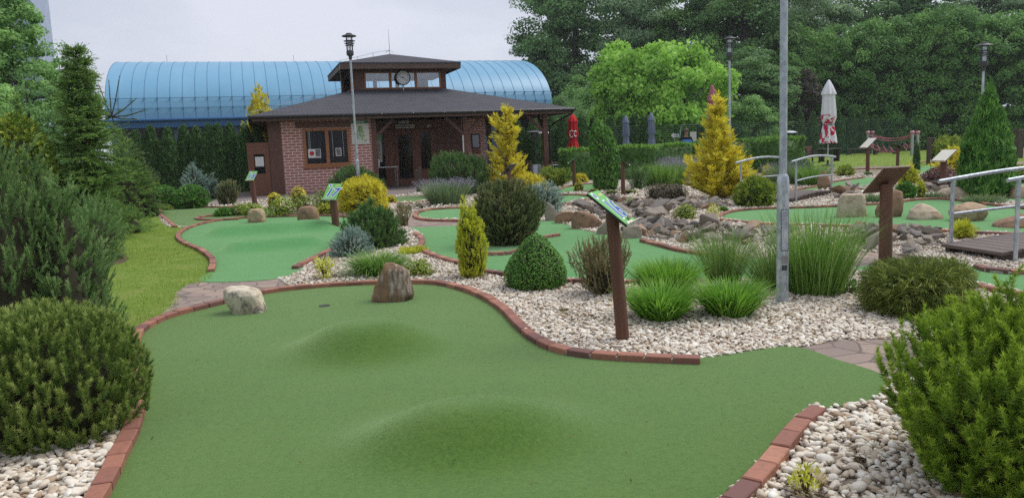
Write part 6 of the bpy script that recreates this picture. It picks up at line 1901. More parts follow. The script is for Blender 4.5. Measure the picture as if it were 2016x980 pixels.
# the araucaria like candle of a young pine
x, y, w, h = spot(258, 432, 178, 70, .5)
o = empty('young_pine', (x, y, 0))
rs = rs_new(); tr = [(*tube_np([(0, 0, -.03), (-.05, 0, h * .45), (-.25, 0, h * .84)], (.05, .03, .014), 7), 0)]
Pp, Aa, Ll = [], [], []
tp = np.array([-.25, 0, h * .80])
for a, el, ln in ((.2, 1.25, .95), (2.9, 1.2, .75), (0, .45, .75), (3.2, .75, .55), (.1, .02, .85), (3.1, -.03, .7), (.4, -.25, .6), (2.7, -.28, .6), (1.5, .3, .5), (4.5, .2, .5), (1.6, 1.5, .8)):
    d = np.array([math.cos(a) * math.cos(el), math.sin(a) * math.cos(el), math.sin(el)])
    tr.append((*tube_np([tp, tp + d * ln * .5, tp + d * ln + np.array([0, 0, .15 * ln])], (.018, .014, .009), 5), 0))
    for s in np.linspace(.1, 1, 9): Pp.append(tp + d * ln * s + np.array([0, 0, .15 * ln * s * s])); Aa.append(d); Ll.append(.10)
c1 = shoots(np.array(Pp), nrm(np.array(Aa)), np.array(Ll), 40, .045, .010, rs, (45, 15))
c2 = build_shrub('pine', w * 1.5, h * .72, prof='blunt', n=420, amp=.3, freq=4, depth=.5, up=.1, L=.3, m=34, nl=.09, nw=.013, ang=(60, 20), ck=.45)
link('trunk', mesh_np('trunk', tr, [M['bark']]), o)
link('foliage', mesh_np('foliage', [(*c1, 0)] + c2, [F['spruce'], M['inner']]), o)
tag(o, 'young pine with a bare candle whorl against the blue vault roof', 'pine')
shrub('tall_hedge_bush', 'rounded tall yellow green hedge behind the big dark pine', 'hedge', 30, 300, 212, 150, 'spray', F['green_yellow'], D=15.5, prof='column', n=6500, amp=.06, freq=4, depth=.15, up=.2, L=.10, wd=.02, droop=.2, ck=.86)
shrub('pointed_conifer', 'light green small conifer tip above the rounded hedge', 'conifer', 46, 320, 178, 44, 'spray', F['spruce'], D=17.5, prof='cone', n=700, amp=.3, freq=4, depth=.5, up=.4, L=.2, wd=.03, ck=.4)
shrub('wild_bush', 'light green leafy bush above the rounded hedge at the left edge', 'shrub', 5, 320, 160, 80, 'leaf', F['tree_b'], D=19, prof='dome', n=2600, amp=.3, freq=4, depth=.5, up=.4, size=.11, ck=.4)
# low growth at the foot of the spruce
shrub('undergrowth_juniper', 'bright green low spruce branches at the lawn edge', 'shrub', 252, 462, 398, 92, 'pine', F['spruce'], prof='dome', n=420, amp=.35, freq=4, depth=.6, up=.15, L=.20, m=36, nl=.03, nw=.008, ang=(75, 35), ck=.5)
shrub('dark_pine', 'dark pine branches low behind the mugo pine at the lawn', 'pine', 190, 520, 372, 150, 'pine', F['pine_blue'], prof='dome', n=620, amp=.3, freq=4, depth=.55, up=.5, L=.20, m=44, nl=.05, nw=.006, ang=(60, 20), ck=.55)


def litter():
    rs = rs_new()
    px = np.stack([rs.uniform(230, 1750, 90), rs.uniform(575, 960, 90)], 1)
    P = world(px); P = P[inside(P, TURFS[0])]
    n = len(P)
    a = np.stack([P[:, 0], P[:, 1], .024 + h16(P)], 1)
    c = leaves(a, np.tile([0, 0, 1.0], (n, 1)), .022, .28, rs, 0)
    P2 = np.stack([rs.uniform(-3, 5, 500), rs.uniform(3.2, 12, 500)], 1); P2 = P2[inside(P2, BED)]
    for b in TURFS + FLAGS + [LAWN]: P2 = P2[~inside(P2, b)]
    b2 = np.stack([P2[:, 0], P2[:, 1], np.full(len(P2), .05)], 1)
    c2 = leaves(b2, np.tile([0, 0, 1.0], (len(P2), 1)), .026, .5, rs, 0)
    Q = []
    for x, y, w in FEET:
        if y > 16: continue
        m = int(60 + 160 * w)
        a = rs.uniform(0, 2 * PI, m); r = w * .5 * (1.0 + np.abs(rs.normal(0, .28, m))) - .12 * w
        Q.append(np.stack([x + np.cos(a) * r, y + np.sin(a) * r], 1))
    Q = np.concatenate(Q); Q = Q[inside(Q, BED)]
    for b in TURFS + FLAGS + [LAWN]: Q = Q[~inside(Q, b)]
    c3 = leaves(np.stack([Q[:, 0], Q[:, 1], np.full(len(Q), .042) + rs.uniform(0, .012, len(Q))], 1), np.tile([0, 0, 1.0], (len(Q), 1)), .034, .22, rs, 0)
    tag(link('leaf_litter', mesh_np('leaf_litter', [(*c, 0), (*c2, 0), (*c3, 0)], [M['litter']])), kind='stuff')


M['litter'] = foliage('dry_leaf', (0.05, 0.03, 0.015), (0.14, 0.09, 0.04), (0.26, 0.20, 0.09), 0.1, gain=1.0)
litter()


# ================================================================== HEDGES and thujas
def thuja_proto(n=4200):
    return [mesh_np('thuja', build_shrub('spray', 1.0, 3.0, prof='thuja', n=n, amp=.08, freq=5, depth=.2, up=.7, L=.17, k=6, spread=36, wd=.030, droop=0, ck=.88), [F['thuja'], M['inner']]) for _ in range(3)] + \
           [mesh_np('thuja', build_shrub('spray', 1.0, 3.0, prof='cone', n=n, amp=.07, freq=5, depth=.2, up=.7, L=.17, k=6, spread=36, wd=.030, droop=0, ck=.9), [F['thuja'], M['inner']]) for _ in range(2)]


TP = thuja_proto()


def thuja(px, top, wpx, D, k, label, group, rz):
    x, y, w, h = spotD(px, top, wpx, D)
    o = link('thuja', TP[k], None, (x, y, -.05))
    o.scale = (w, w, (h + .05) / 3.0); o.rotation_euler.z = rz
    return tag(o, label, 'thuja', group)


rsx = rs_new()
nm = ['first', 'second', 'third', 'fourth', 'fifth', 'sixth', 'seventh', 'eighth', 'ninth', 'tenth', 'eleventh', 'twelfth', 'thirteenth', 'fourteenth', 'fifteenth', 'sixteenth', 'seventeenth']
for i, (px, tp) in enumerate(((272, 254), (300, 244), (333, 247), (366, 243), (390, 246), (414, 242), (433, 241), (457, 238), (485, 240), (508, 246))):
    thuja(px, tp, 39, 37.5 + rsx.uniform(-.4, .4), int(rsx.integers(0, 3)), f'dark thuja below the blue hall, {nm[i]} from the left in its row', 'thujas in a row below the blue hall', rsx.uniform(0, 6))
for i, (px, tp) in enumerate(((1020, 232), (1052, 231), (1085, 226), (1112, 224), (1146, 222), (1172, 225), (1203, 226), (1224, 224), (1250, 222), (1272, 225))):
    thuja(px, tp, 38, 47 + rsx.uniform(-.4, .4), int(rsx.integers(0, 3)), f'dark thuja behind the closed parasols, {nm[i]} from the left in its row', 'thujas behind the closed parasols', rsx.uniform(0, 6))
for i, (px, tp) in enumerate(((1380, 222), (1420, 220), (1464, 217), (1490, 212), (1522, 214), (1552, 213), (1574, 210), (1600, 216), (1650, 214), (1676, 205), (1700, 207), (1722, 224), (1752, 232))):
    thuja(px, tp, 40 if i != 9 else 34, 63 + rsx.uniform(-.4, .4), 3 + i % 2, f'pointed dark thuja along the back lawn, {nm[i]} from the left in its row', 'pointed thujas along the back lawn', rsx.uniform(0, 6))
shrub('gold_column', 'bright yellow column conifer rising behind the left roof corner', 'conifer', 518, 300, 163, 50, 'spray', F['yellow'], D=41, prof='column', n=1500, amp=.22, freq=5, depth=.35, up=.65, L=.26, wd=.05, ck=.7)
shrub('gold_column', 'yellow twig tip of a conifer at the left gutter corner', 'conifer', 490, 330, 222, 26, 'spray', F['yellow'], D=39, prof='column', n=420, amp=.3, freq=5, depth=.5, up=.65, L=.26, wd=.05, ck=.5)


def hedge(name, label, a, b, top_a, top_b, thick, wild=.06):
    """trimmed hedge between two ground points, its own height at each end"""
    A, Bq = np.array([*a, 0.]), np.array([*b, 0.])
    L = np.linalg.norm(Bq - A); ang = math.atan2(*(Bq - A)[1::-1])
    rs = rs_new()
    dens = 120
    P, N = [], []
    hh = lambda t: top_a + (top_b - top_a) * t
    for face, area in (('f', L * (top_a + top_b) / 2), ('b', L * (top_a + top_b) / 2), ('t', L * thick * 2.2), ('l', thick * top_a), ('r', thick * top_b)):
        n = int(area * dens)
        u, v = rs.random(n), rs.random(n)
        o1 = np.ones(n); z1 = np.zeros(n)
        if face == 'f': P.append(np.stack([u * L, -thick / 2 * o1, v * hh(u)], 1)); N.append(np.stack([z1, -o1, z1], 1))
        if face == 'b': P.append(np.stack([u * L, thick / 2 * o1, v * hh(u)], 1)); N.append(np.stack([z1, o1, z1], 1))
        if face == 't': P.append(np.stack([u * L, (v - .5) * thick, hh(u)], 1)); N.append(np.stack([z1, z1, o1], 1))
        if face == 'l': P.append(np.stack([z1, (u - .5) * thick, v * top_a], 1)); N.append(np.stack([-o1, z1, z1], 1))
        if face == 'r': P.append(np.stack([L * o1, (u - .5) * thick, v * top_b], 1)); N.append(np.stack([o1, z1, z1], 1))
    P, N = np.concatenate(P), np.concatenate(N)
    P = P + N * (rs.normal(0, wild * .5, (len(P), 1)) + .035 * np.sin(P[:, :1] * 3 + P[:, 2:] * 4))
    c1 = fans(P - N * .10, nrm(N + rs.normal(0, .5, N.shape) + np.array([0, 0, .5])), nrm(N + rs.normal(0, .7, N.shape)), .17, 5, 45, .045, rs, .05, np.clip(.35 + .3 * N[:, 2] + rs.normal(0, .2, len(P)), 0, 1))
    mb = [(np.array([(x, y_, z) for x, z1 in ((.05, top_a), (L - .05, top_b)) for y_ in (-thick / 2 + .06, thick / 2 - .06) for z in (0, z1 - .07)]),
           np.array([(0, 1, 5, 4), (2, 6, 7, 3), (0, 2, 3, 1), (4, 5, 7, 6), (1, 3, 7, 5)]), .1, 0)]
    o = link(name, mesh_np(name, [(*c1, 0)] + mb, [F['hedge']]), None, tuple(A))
    o.rotation_euler.z = ang
    return tag(o, label, 'hedge')


def HG(px, D): return atD(px, 300, D)[:2]


def hz(px, y, D): return height_at(atD(px, 300, D), px, y)


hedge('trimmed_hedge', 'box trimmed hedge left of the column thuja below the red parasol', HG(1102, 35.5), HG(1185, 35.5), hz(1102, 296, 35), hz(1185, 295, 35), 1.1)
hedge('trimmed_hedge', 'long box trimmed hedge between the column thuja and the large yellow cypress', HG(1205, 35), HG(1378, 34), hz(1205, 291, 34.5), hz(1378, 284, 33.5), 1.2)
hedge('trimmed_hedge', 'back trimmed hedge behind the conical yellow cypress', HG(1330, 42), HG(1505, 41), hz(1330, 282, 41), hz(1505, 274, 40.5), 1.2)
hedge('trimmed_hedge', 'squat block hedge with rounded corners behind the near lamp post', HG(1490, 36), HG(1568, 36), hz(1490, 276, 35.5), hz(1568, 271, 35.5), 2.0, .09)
shrub('dark_bush', 'dark spreading bush right of the squat block hedge', 'shrub', 1580, 336, 312, 46, 'leaf', F['hedge'], prof='dome', n=700, amp=.25, freq=4, depth=.4, up=.5, size=.10, ck=.7)

# ================================================================== BIG TREES
TA_ = None
trees = [
    # label, px, top, wpx, D, material, variant
    ('grey green birch at the left end of the tree belt right of the hall', 1075, 96, 120, 92, 'tree_c', 0),
    ('tall dark tree rising straight above the right end of the blue vault', 1140, -120, 230, 84, 'tree_a', 1),
    ('leafy mid green tree behind the bright catalpa on its left', 1165, 140, 150, 72, 'tree_b', 2),
    ('airy tall tree with visible dark trunk behind the catalpa', 1265, -90, 210, 80, 'tree_c', 3),
    ('tall poplar like tree between the airy tree and the lamp post', 1355, -40, 180, 78, 'tree_b', 0),
    ('bright green maple crown just above and right of the catalpa', 1365, 60, 150, 70, 'tree_b', 2),
    ('large dark spreading tree with bare limbs behind the near lamp post', 1470, -150, 280, 74, 'tree_a', 3),
    ('dense dark tree behind the lamp post by the yellow cypress', 1480, 90, 190, 66, 'tree_a', 1),
    ('small round crowned cherry above the pointed thujas', 1480, 183, 120, 60, 'tree_b', 2),
    ('tall thin topped tree right of the near lamp post', 1590, -80, 190, 80, 'tree_c', 3),
    ('tall dark tree at the top right behind the hornbeams', 1760, -110, 260, 82, 'tree_a', 1),
    ('loose crowned tree showing sky at the top right corner', 1920, -70, 260, 84, 'tree_c', 3),
    ('dark tree at the right picture edge behind the hornbeams', 2080, -100, 240, 82, 'tree_a', 0),
    ('dark bushy tree low between the hall end and the catalpa', 1110, 190, 110, 66, 'tree_a', 2),
]
VAR = [dict(h=15, w=8, z0=2.2, prof='mush', K=170, nleaf=42000, size=.24, rc=.12),
       dict(h=18, w=9, z0=2.5, prof='column', K=210, nleaf=52000, size=.25, rc=.12),
       dict(h=8, w=7, z0=1.0, prof='dome', K=120, nleaf=27000, size=.20, rc=.13),
       dict(h=18, w=9.5, z0=5.0, prof='vase', K=150, nleaf=36000, size=.24, rc=.11, limbs=26, shellbias=.8)]
CACHE = {}
for i, (lb, px, tp, wp, D, mt, vr) in enumerate(trees):
    x, y, w, h = spotD(px, tp, wp, D)
    v = dict(VAR[vr]); bh, bw = v.pop('h'), v.pop('w'); z0 = v.pop('z0')
    key = (vr, mt)
    o, CACHE[key] = tree('broadleaf_tree', lb, 'tree', x, y, bh, bw, F[mt], z0=z0, rz=i * 1.7, group='trees of the belt behind the park', meshes=CACHE.get(key), seed=500 + i, **v)
    o.scale = (w / bw, w / bw, h / bh)
x, y, w, h = spotD(1276, 100, 268, 56)
tree('catalpa_tree', 'bright light green catalpa with big leaves behind the parasols', 'tree', x, y, h, w, F['catalpa'], z0=.2, prof=[(0, .95), (.35, 1), (.6, .98), (.8, .84), (.93, .62), (1, .35)], amp=.30, K=260, nleaf=34000, size=.32, asp=.72, rc=.10, flat=.6, droop=.9, seed=610, upn=.9, shellbias=.45)
HB = None
for i, (px, tp, wp, D, lb) in enumerate(((1545, 95, 210, 72, 'first hornbeam of the dark wall, behind the near lamp post'), (1640, 45, 240, 72, 'second hornbeam of the dark wall, behind the white parasol'), (1745, 35, 240, 71, 'third hornbeam of the dark wall, above the rope frame'),
                                         (1840, 22, 240, 70, 'fourth hornbeam of the dark wall, left of the far right lamp'), (1935, 20, 250, 69, 'fifth hornbeam of the dark wall, behind the conical thuja'), (2040, 25, 260, 68, 'sixth hornbeam of the dark wall, at the right picture edge'))):
    x, y, w, h = spotD(px, tp, wp, D)
    k = i % 2
    o, m_ = tree('hornbeam_tree', lb, 'tree', x, y, 10, 9.5, F['hornbeam'], z0=.1, rz=i * 2.1, group='hornbeams of the dark wall', meshes=CACHE.get(('hb', k)), prof='box' if False else [(0, .95), (.4, 1), (.75, .95), (.92, .75), (1, .35)], K=420, nleaf=64000, size=.22, asp=.5, rc=.066, flat=.72, seed=640 + k, shellbias=.34, droop=.6, upn=.35)
    CACHE[('hb', k)] = m_
    o.scale = (w / 9.5, w / 9.5, h / 10)
x, y, w, h = spotD(1580, 118, 95, 66)
tree('copper_beech', 'dull copper leaved tree beside the near lamp post in the dark wall', 'tree', x, y, h, w, F['beech_dark'], z0=.3, prof='mush', K=70, nleaf=12000, size=.17, rc=.13, seed=660)
# left trees
x, y, w, h = spotD(48, -12, 190, 30)
tree('broadleaf_tree', 'dark leafy maple before the orange tower at the upper left', 'tree', x, y, h, w, F['tree_b'], z0=2.0, prof='mush', K=80, nleaf=17000, size=.15, rc=.13, seed=671, shellbias=.6)
x, y, w, h = spotD(136, 92, 150, 33)
tree('broadleaf_tree', 'lighter green tree between the maple and the blue hall', 'tree', x, y, h, w, F['tree_b'], z0=.8, prof='mush', K=70, nleaf=15000, size=.15, rc=.13, seed=672, shellbias=.6)
x, y, w, h = spotD(70, 125, 170, 27)
tree('broadleaf_tree', 'low dark yew like tree under the maple at the left', 'tree', x, y, h, w, F['tree_a'], z0=.4, prof='dome', K=90, nleaf=22000, size=.09, asp=.4, rc=.12, flat=.35, seed=673)
x, y, w, h = spotD(-60, 60, 190, 24)
tree('broadleaf_tree', 'green tree cut by the left picture edge beside the maple', 'tree', x, y, h, w, F['tree_b'], z0=.6, prof='mush', K=70, nleaf=14000, size=.13, rc=.13, seed=674)


# ================================================================== FURNITURE AND PLAYTHINGS
def parasol(label, px, top, D, canopy_px, bot_px, mat, base_z=0, pole=True, wpx=18, cap=None, logo=False):
    P = np.array([*atD(px, 300, D)[:2], 0])
    h = height_at(P, px, top); zb = height_at(P, px, bot_px)
    w = wpx / ppm(P)
    t = empty('closed_parasol', (P[0], P[1], 0))
    mb = MB(); mb.tube([(0, 0, .06), (0, 0, h - .05)], .024, 12); mb.build('pole', M['white'], t, True)
    bs = MB(); bs.lathe([(.32, 0), (.32, .05), (.06, .09), (.05, .3)], 24); bs.build('base', M['darkgrey'], t, True)
    L = h - zb
    rs = rs_new(); ph = rs.uniform(0, 6)
    prof = [(.02, h - .01), (.055, h - .05), (w * .24, h - L * .09), (w * .42, h - L * .20), (w * .44, h - L * .235), (w * .36, h - L * .24), (w * .38, h - L * .36), (w * .43, h - L * .5), (w * .44, h - L * .6), (w * .34, h - L * .68), (w * .31, h - L * .705), (w * .36, h - L * .76), (w * .46, h - L * .9), (w * .52, zb), (w * .40, zb + .01)]
    cn = MB(); cn.lathe(prof, 64, wob=lambda a, i, m: (.13 * math.sin(8 * a + ph + i * .05) + .05 * math.sin(3 * a + i * .3)) * min(1, i / 4))
    cn.build('canopy', mat, t, True)
    st = MB(); st.lathe([(w * .345, h - L * .69), (w * .36, h - L * .695), (w * .36, h - L * .712), (w * .345, h - L * .717)], 32); st.build('tie_strap', mat if logo else M['fab_strap'], t, True)
    if cap:
        cp = MB(); cp.lathe([(.05, h - .03), (.05, h + .02), (.02, h + .04)], 16); cp.build('finial', cap, t, True)
    if logo:
        for q, (xx, sc) in enumerate(((-.085, 1), (.10, .8))):
            pts = [(math.cos(a) * .085 * sc, math.sin(a) * .16 * sc) for a in np.linspace(.75, 2 * PI - .75, 14)]
            mb = MB(); mb.tube([(xx + a, -w * (.49 - .10 * abs(xx + a) / .15), h - L * .55 + b) for a, b in pts], .026, 8); mb.build('printed_letter', M['white'], t, True)
    return tag(t, label, 'parasol')


parasol('bright red closed parasol with white letters before the thujas', 1129, 223, 38, 0, 297, M['fab_red'], wpx=22, cap=M['white'], logo=True)
parasol('grey blue closed parasol, lower and left one of the grey pair', 1233, 227, 41, 0, 291, M['fab_grey'], wpx=15)
parasol('grey blue closed parasol, taller and right one of the grey pair', 1283, 221, 40, 0, 289, M['fab_grey'], wpx=15)
parasol('faded pink closed parasol half hidden by the large yellow cypress', 1403, 166, 38, 0, 306, M['fab_pink'], wpx=22)
parasol('tall white closed parasol with red print on the back lawn', 1630, 157, 40, 0, 282, M['fab_white'], wpx=29)


def patio_heater(label, px, ytop, D, rpx, mat=None):
    P = np.array([*atD(px, 300, D)[:2], 0]); h = height_at(P, px, ytop); r = rpx / ppm(P)
    t = empty('patio_heater', (P[0], P[1], 0))
    mb = MB(); mb.lathe([(.24, 0), (.24, .7), (.22, .74), (.05, .76)], 24); mb.build('base', M['steel'], t, True)
    mb = MB(); mb.tube([(0, 0, .76), (0, 0, h - .55)], .03, 10); mb.build('pole', M['darkgrey'], t, True)
    mb = MB(); mb.lathe([(.07, h - .58), (.08, h - .40), (.15, h - .34), (.15, h - .12), (.10, h - .09)], 20); mb.build('burner', M['darkgrey'], t, True)
    mb = MB(); mb.lathe([(r, h - .10), (r * 1.0, h - .085), (r * .7, h - .02), (.05, h + .02)], 36); mb.build('reflector', mat or M['white'], t, True)
    return tag(t, label, 'heater')


patio_heater('patio heater with wide white reflector on the terrace', 1054, 256, 36.5, 16)
patio_heater('patio heater half hidden behind the corner post of the terrace', 1072, 259, 39.5, 12)
patio_heater('patio heater with grey disc rising behind the squat block hedge', 1552, 258, 38, 17, M['steel'])


def chair(loc, rz, label, first=[None]):
    if first[0] is None:
        t = empty('terrace_chair')
        for a in (-.24, .24):
            for b in (-.22, .22):
                mb = MB(); top = .64 if b < 0 else .9
                mb.tube([(a, b * 1.08, 0), (a, b, .44), (a, b + (.08 if b > 0 else 0), top)], .016, 8); mb.build('leg', M['steel'], t, True)
            mb = MB(); mb.box((a, .0, .655), (.05, .52, .022), 0, .5, None, .004); mb.build('armrest', M['steel'], t)
        mb = MB()
        for i in range(6): mb.box((0, -.2 + i * .08, .45), (.46, .06, .02), 0, .5, None, .004)
        mb.build('seat', M['bench_wood'], t)
        mb = MB()
        for i in range(4): mb.box((0, .235 + i * .022, .58 + i * .09), (.46, .018, .07), 0, .5, None, .004)
        mb.build('backrest', M['bench_wood'], t)
        first[0] = t; o = t
    else: o = copy_tree(first[0])
    o.location = loc; o.rotation_euler.z = rz
    return tag(o, label, 'chair', 'terrace chairs of steel and brown slats')


for (a, b, rz, lb) in ((10.2, .9, -2.0, 'brown slatted chair nearest the terrace front, left of the corner post'), (10.9, 1.9, 1.2, 'brown slatted chair behind the front one on the terrace'), (11.3, 1.1, 2.6, 'brown slatted chair beside the terrace corner post'), (10.3, 4.8, -1.5, 'brown slatted chair far back on the terrace'), (12.9, 1.5, 1.6, 'brown slatted chair outside the roof right of the corner post')):
    chair(tuple(L2W(a, b, .03 if a < 12.4 else 0)), TH + rz, lb)


def terrace_table(a, b, label, first=[None]):
    if first[0] is None:
        t = empty('terrace_table')
        mb = MB()
        for i in range(7): mb.box((0, -.36 + i * .12, .74), (1.3, .105, .03), 0, .5, None, .004)
        mb.build('tabletop', M['bench_wood'], t)
        for p in (-.55, .55):
            for q in (-.32, .32):
                mb = MB(); mb.box((p, q, .362), (.05, .05, .724), 0, .5, None, .004); mb.build('leg', M['steel'], t)
        first[0] = t; o = t
    else: o = copy_tree(first[0])
    o.location = tuple(L2W(a, b, .03 if a < 12.4 else 0)); o.rotation_euler.z = TH
    return tag(o, label, 'table', 'terrace tables')


terrace_table(10.5, 3.0, 'brown slatted table under the terrace roof')
terrace_table(13.3, 2.6, 'brown slatted table outside the terrace roof by the downpipe')


def bench(loc, rz, label):
    t = empty('park_bench', loc, rz)
    mb = MB()
    for i in range(3): mb.box((0, -.16 + i * .16, .47), (1.5, .14, .04), 0, .5, None, .006)
    mb.build('seat', M['bench_wood'], t)
    mb = MB()
    for i in range(3): mb.box((0, .26 + .03 * i, .62 + i * .15), (1.5, .035, .13), 0, .5, None, .006)
    mb.build('backrest', M['bench_wood'], t)
    for s in (-.62, .62):
        mb = MB(); mb.box((s, -.17, .225), (.07, .07, .45)); mb.box((s, .2, .42), (.07, .07, .84)); mb.box((s, .02, .42), (.06, .32, .05)); mb.build('leg', M['black'], t)
        mb = MB(); mb.box((s, 0, .66), (.06, .46, .035), 0, .5, None, .005); mb.build('armrest', M['black'], t)
    return tag(t, label, 'bench')


P = G(1600, 322); bench((P[0], P[1], 0), .9, 'reddish wooden bench with backrest on the back lawn beside the white parasol')
P = G(1632, 318)
t = empty('picnic_table', (P[0], P[1], 0), .2)
mb = MB(); mb.box((0, 0, .74), (1.3, .7, .05), 0, .5, None, .006); mb.build('tabletop', M['timber'], t)
for s in (-.5, .5):
    mb = MB(); mb.box((s, 0, .357), (.08, .5, .714)); mb.build('leg', M['black'], t)
tag(t, 'dark wooden table under the white parasol', 'table')
for px, lb in ((1690, 'low dark plank bench on the back lawn, left of the rope frame'), (1742, 'low dark plank bench on the back lawn, behind the left rope posts')):
    P = G(px, 304)
    t = empty('plank_bench', (P[0], P[1], 0), 0)
    mb = MB(); mb.box((0, 0, .40), (1.9, .35, .07), 0, .5, None, .01); mb.build('seat', M['timber'], t)
    for s in (-.7, .7):
        mb = MB(); mb.box((s, 0, .18), (.2, .3, .36)); mb.build('leg', M['timber'], t)
    tag(t, lb, 'bench')


# spring toy
P = G(1570, 318)
t = empty('spring_rocker', (P[0], P[1], 0), .4)
mb = MB(); mb.tube([(.11 * math.cos(i * .5), .11 * math.sin(i * .5), .05 + i * .0085) for i in range(60)], .02, 6); mb.build('spring', M['black'], t, True)
mb = MB(); mb.lathe([(.05, .55), (.24, .62), (.30, .78), (.22, .98), (.12, 1.06)], 18); mb.lathe([(.05, 1.05), (.17, 1.12), (.19, 1.25), (.11, 1.38), (.02, 1.42)], 16, (-.1, 0, .0)); mb.build('body', M['yellow_toy'], t, True)
mb = MB(); mb.tube([(-.12, -.22, 1.0), (-.12, .22, 1.0)], .025, 8); mb.build('handle', M['yellow_toy'], t)
tag(t, 'orange yellow spring rocker at the right end of the squat block hedge', 'spring rocker')
P = atD(1571, 300, 41); t = empty('play_panel', (P[0], P[1], 0), .3)
mb = MB(); mb.tube([(0, 0, 0), (0, 0, 1.75)], .04, 10); mb.build('pole', M['black'], t, True)
mb = MB(); mb.box((.02, -.06, 1.05), (.26, .05, .75), 0, .5, None, .02); mb.build('board', M['blue_toy'], t)
tag(t, 'slim blue play panel on a dark pole behind the orange spring rocker', 'play panel')

# rope climbing frame
PTS = [(1708, 306), (1717, 303), (1795, 306), (1806, 303)]
cen = G(1756, 305)
t = empty('rope_climbing_frame', (cen[0], cen[1], 0))
tops = []
for (px, bt) in PTS:
    P = G(px, bt); hh = height_at(P, px, 264)
    q = P - cen
    mb = MB(); mb.tube([(q[0], q[1], 0), (q[0], q[1], hh)], .10, 14); mb.build('post', M['steel'], t, True)
    mb = MB(); mb.lathe([(.10, hh), (.15, hh + .05), (.15, hh + .15), (.08, hh + .22)], 16, (q[0], q[1], 0)); mb.build('post_cap', M['knob_pink'], t, True)
    tops.append((q, hh))


def sag(a, b, s, n=14): return [tuple(np.array(a) * (1 - u) + np.array(b) * u - np.array([0, 0, s * 4 * u * (1 - u)])) for u in np.linspace(0, 1, n)]


for (i, j) in ((0, 2), (1, 3)):
    (a, ha), (b, hb_) = tops[i], tops[j]
    A_, B_ = (a[0], a[1], ha - .05), (b[0], b[1], hb_ - .02)
    mb = MB(); mb.tube(sag(A_, B_, .28), .03, 6); mb.tube(sag(A_, B_, .45), .03, 6); mb.build('hand_rope', M['rope_pink'], t, True)
    lo = sag((a[0], a[1], .75), (b[0], b[1], .75), .55)
    mb = MB(); mb.tube(lo, .035, 6)
    for k in range(1, 13, 2): mb.tube([lo[k], (lo[k][0], lo[k][1], lo[k][2] + .35), lo[min(k + 1, 13)]], .028, 5)
    mb.build('foot_net', M['rope_pink'], t, True)
    up = sag(A_, B_, .3)
    mb = MB()
    for k in range(2, 12, 2): mb.tube([up[k], ((up[k][0] + lo[k][0]) / 2 + .15 * (-1) ** k, lo[k][1], (up[k][2] + lo[k][2]) / 2), lo[k]], .024, 5)
    mb.tube([p_ + Vector((0, 0, 0)) for p_ in map(Vector, up)], .012, 5); mb.build('hanging_rope', M['rope_green'], t, True)
tag(t, 'rope climbing frame of grey posts with pink caps on the back lawn', 'climbing frame')
for i, (px, bt, tp, w, lb) in enumerate(((1828, 324, 271, 6, 'left dark timber post of the close pair right of the rope frame'), (1835, 322, 271, 7, 'right dark timber post of the close pair right of the rope frame'), (2002, 312, 255, 14, 'single thick timber post at the far right'))):
    P = G(px, bt); h = height_at(P, px, tp); w = w / ppm(P)
    mb = MB(); mb.box((0, 0, h / 2 - .02), (w, w, h + .04), 0, .5, Matrix.Rotation(.3, 3, 'Z'), .015)
    tag(mb.build('timber_post', M['timber'], None, False, (P[0], P[1], 0)), lb, 'post')

# arrow sign and boards behind the hedge
P = atD(1329, 300, 39)
t = empty('arrow_sign', (P[0], P[1], 0))
za = height_at(P, 1329, 267)
mb = MB(); mb.tube([(0, .04, 0), (0, .04, za + .1)], .025, 8); mb.build('pole', M['steel'], t)
mb = MB(); mb.prism([(-.19, -.01, za), (-.05, -.01, za + .14), (-.05, -.01, za + .075), (.20, -.01, za + .075), (.20, -.01, za - .075), (-.05, -.01, za - .075), (-.05, -.01, za - .14)], (0, .02, 0)); mb.build('arrow_plate', M['white'], t)
mb = MB()
for xx in (.0, .07, .12): mb.box((xx, -.013, za), (.04, .003, .055))
mb.build('print', M['black'], t)
mb = MB(); mb.box((.02, 0, za - .52), (.36, .02, .16)); mb.build('lower_plate', M['white'], t)
tag(t, 'white arrow sign pointing left behind the trimmed hedge', 'sign')
P = atD(1365, 300, 41); za = height_at(P, 1365, 269)
t = empty('notice_plate', (P[0], P[1], 0))
mb = MB(); mb.tube([(0, .03, 0), (0, .03, za)], .025, 8); mb.build('pole', M['steel'], t)
mb = MB(); mb.box((0, 0, za), (.34, .02, .5)); mb.build('plate', M['cream'], t)
tag(t, 'plain white board just right of the man behind the hedge', 'sign')
# green frame (a small ball cage) and the mesh fence
t = empty('ball_cage', (*atD(1370, 300, 43)[:2], 0))
c0 = atD(1370, 300, 43)
p0, p1, p2 = atD(1338, 300, 42) - c0, atD(1342, 300, 43.5) - c0, atD(1402, 300, 43.5) - c0
zt = height_at(c0, 1370, 247)
mb = MB()
mb.tube([(p0[0], p0[1], 0), (p0[0], p0[1], zt * .72), (p1[0], p1[1], zt), (p2[0], p2[1], zt + .05), (p2[0], p2[1], 0)], .04, 8); mb.tube([(p1[0], p1[1], 0), (p1[0], p1[1], zt)], .04, 8)
mb.build('frame', M['fence_green'], t, True)
mb = MB(); q = p1 * .45 + p2 * .55; mb.tube([(q[0], q[1], 0), (q[0], q[1], zt + .02)], .07, 8); mb.build('post', M['fence_green'], t, True)
tag(t, 'dark green tube frame of a ball cage behind the man', 'frame')
t = empty('mesh_fence', (*atD(1500, 300, 61)[:2], 0))
c0 = atD(1500, 300, 61)
A_, B_ = atD(1190, 300, 45.6) - c0, atD(1800, 300, 61) - c0
zt = hz(1500, 238, 58) * .92
nP = 12
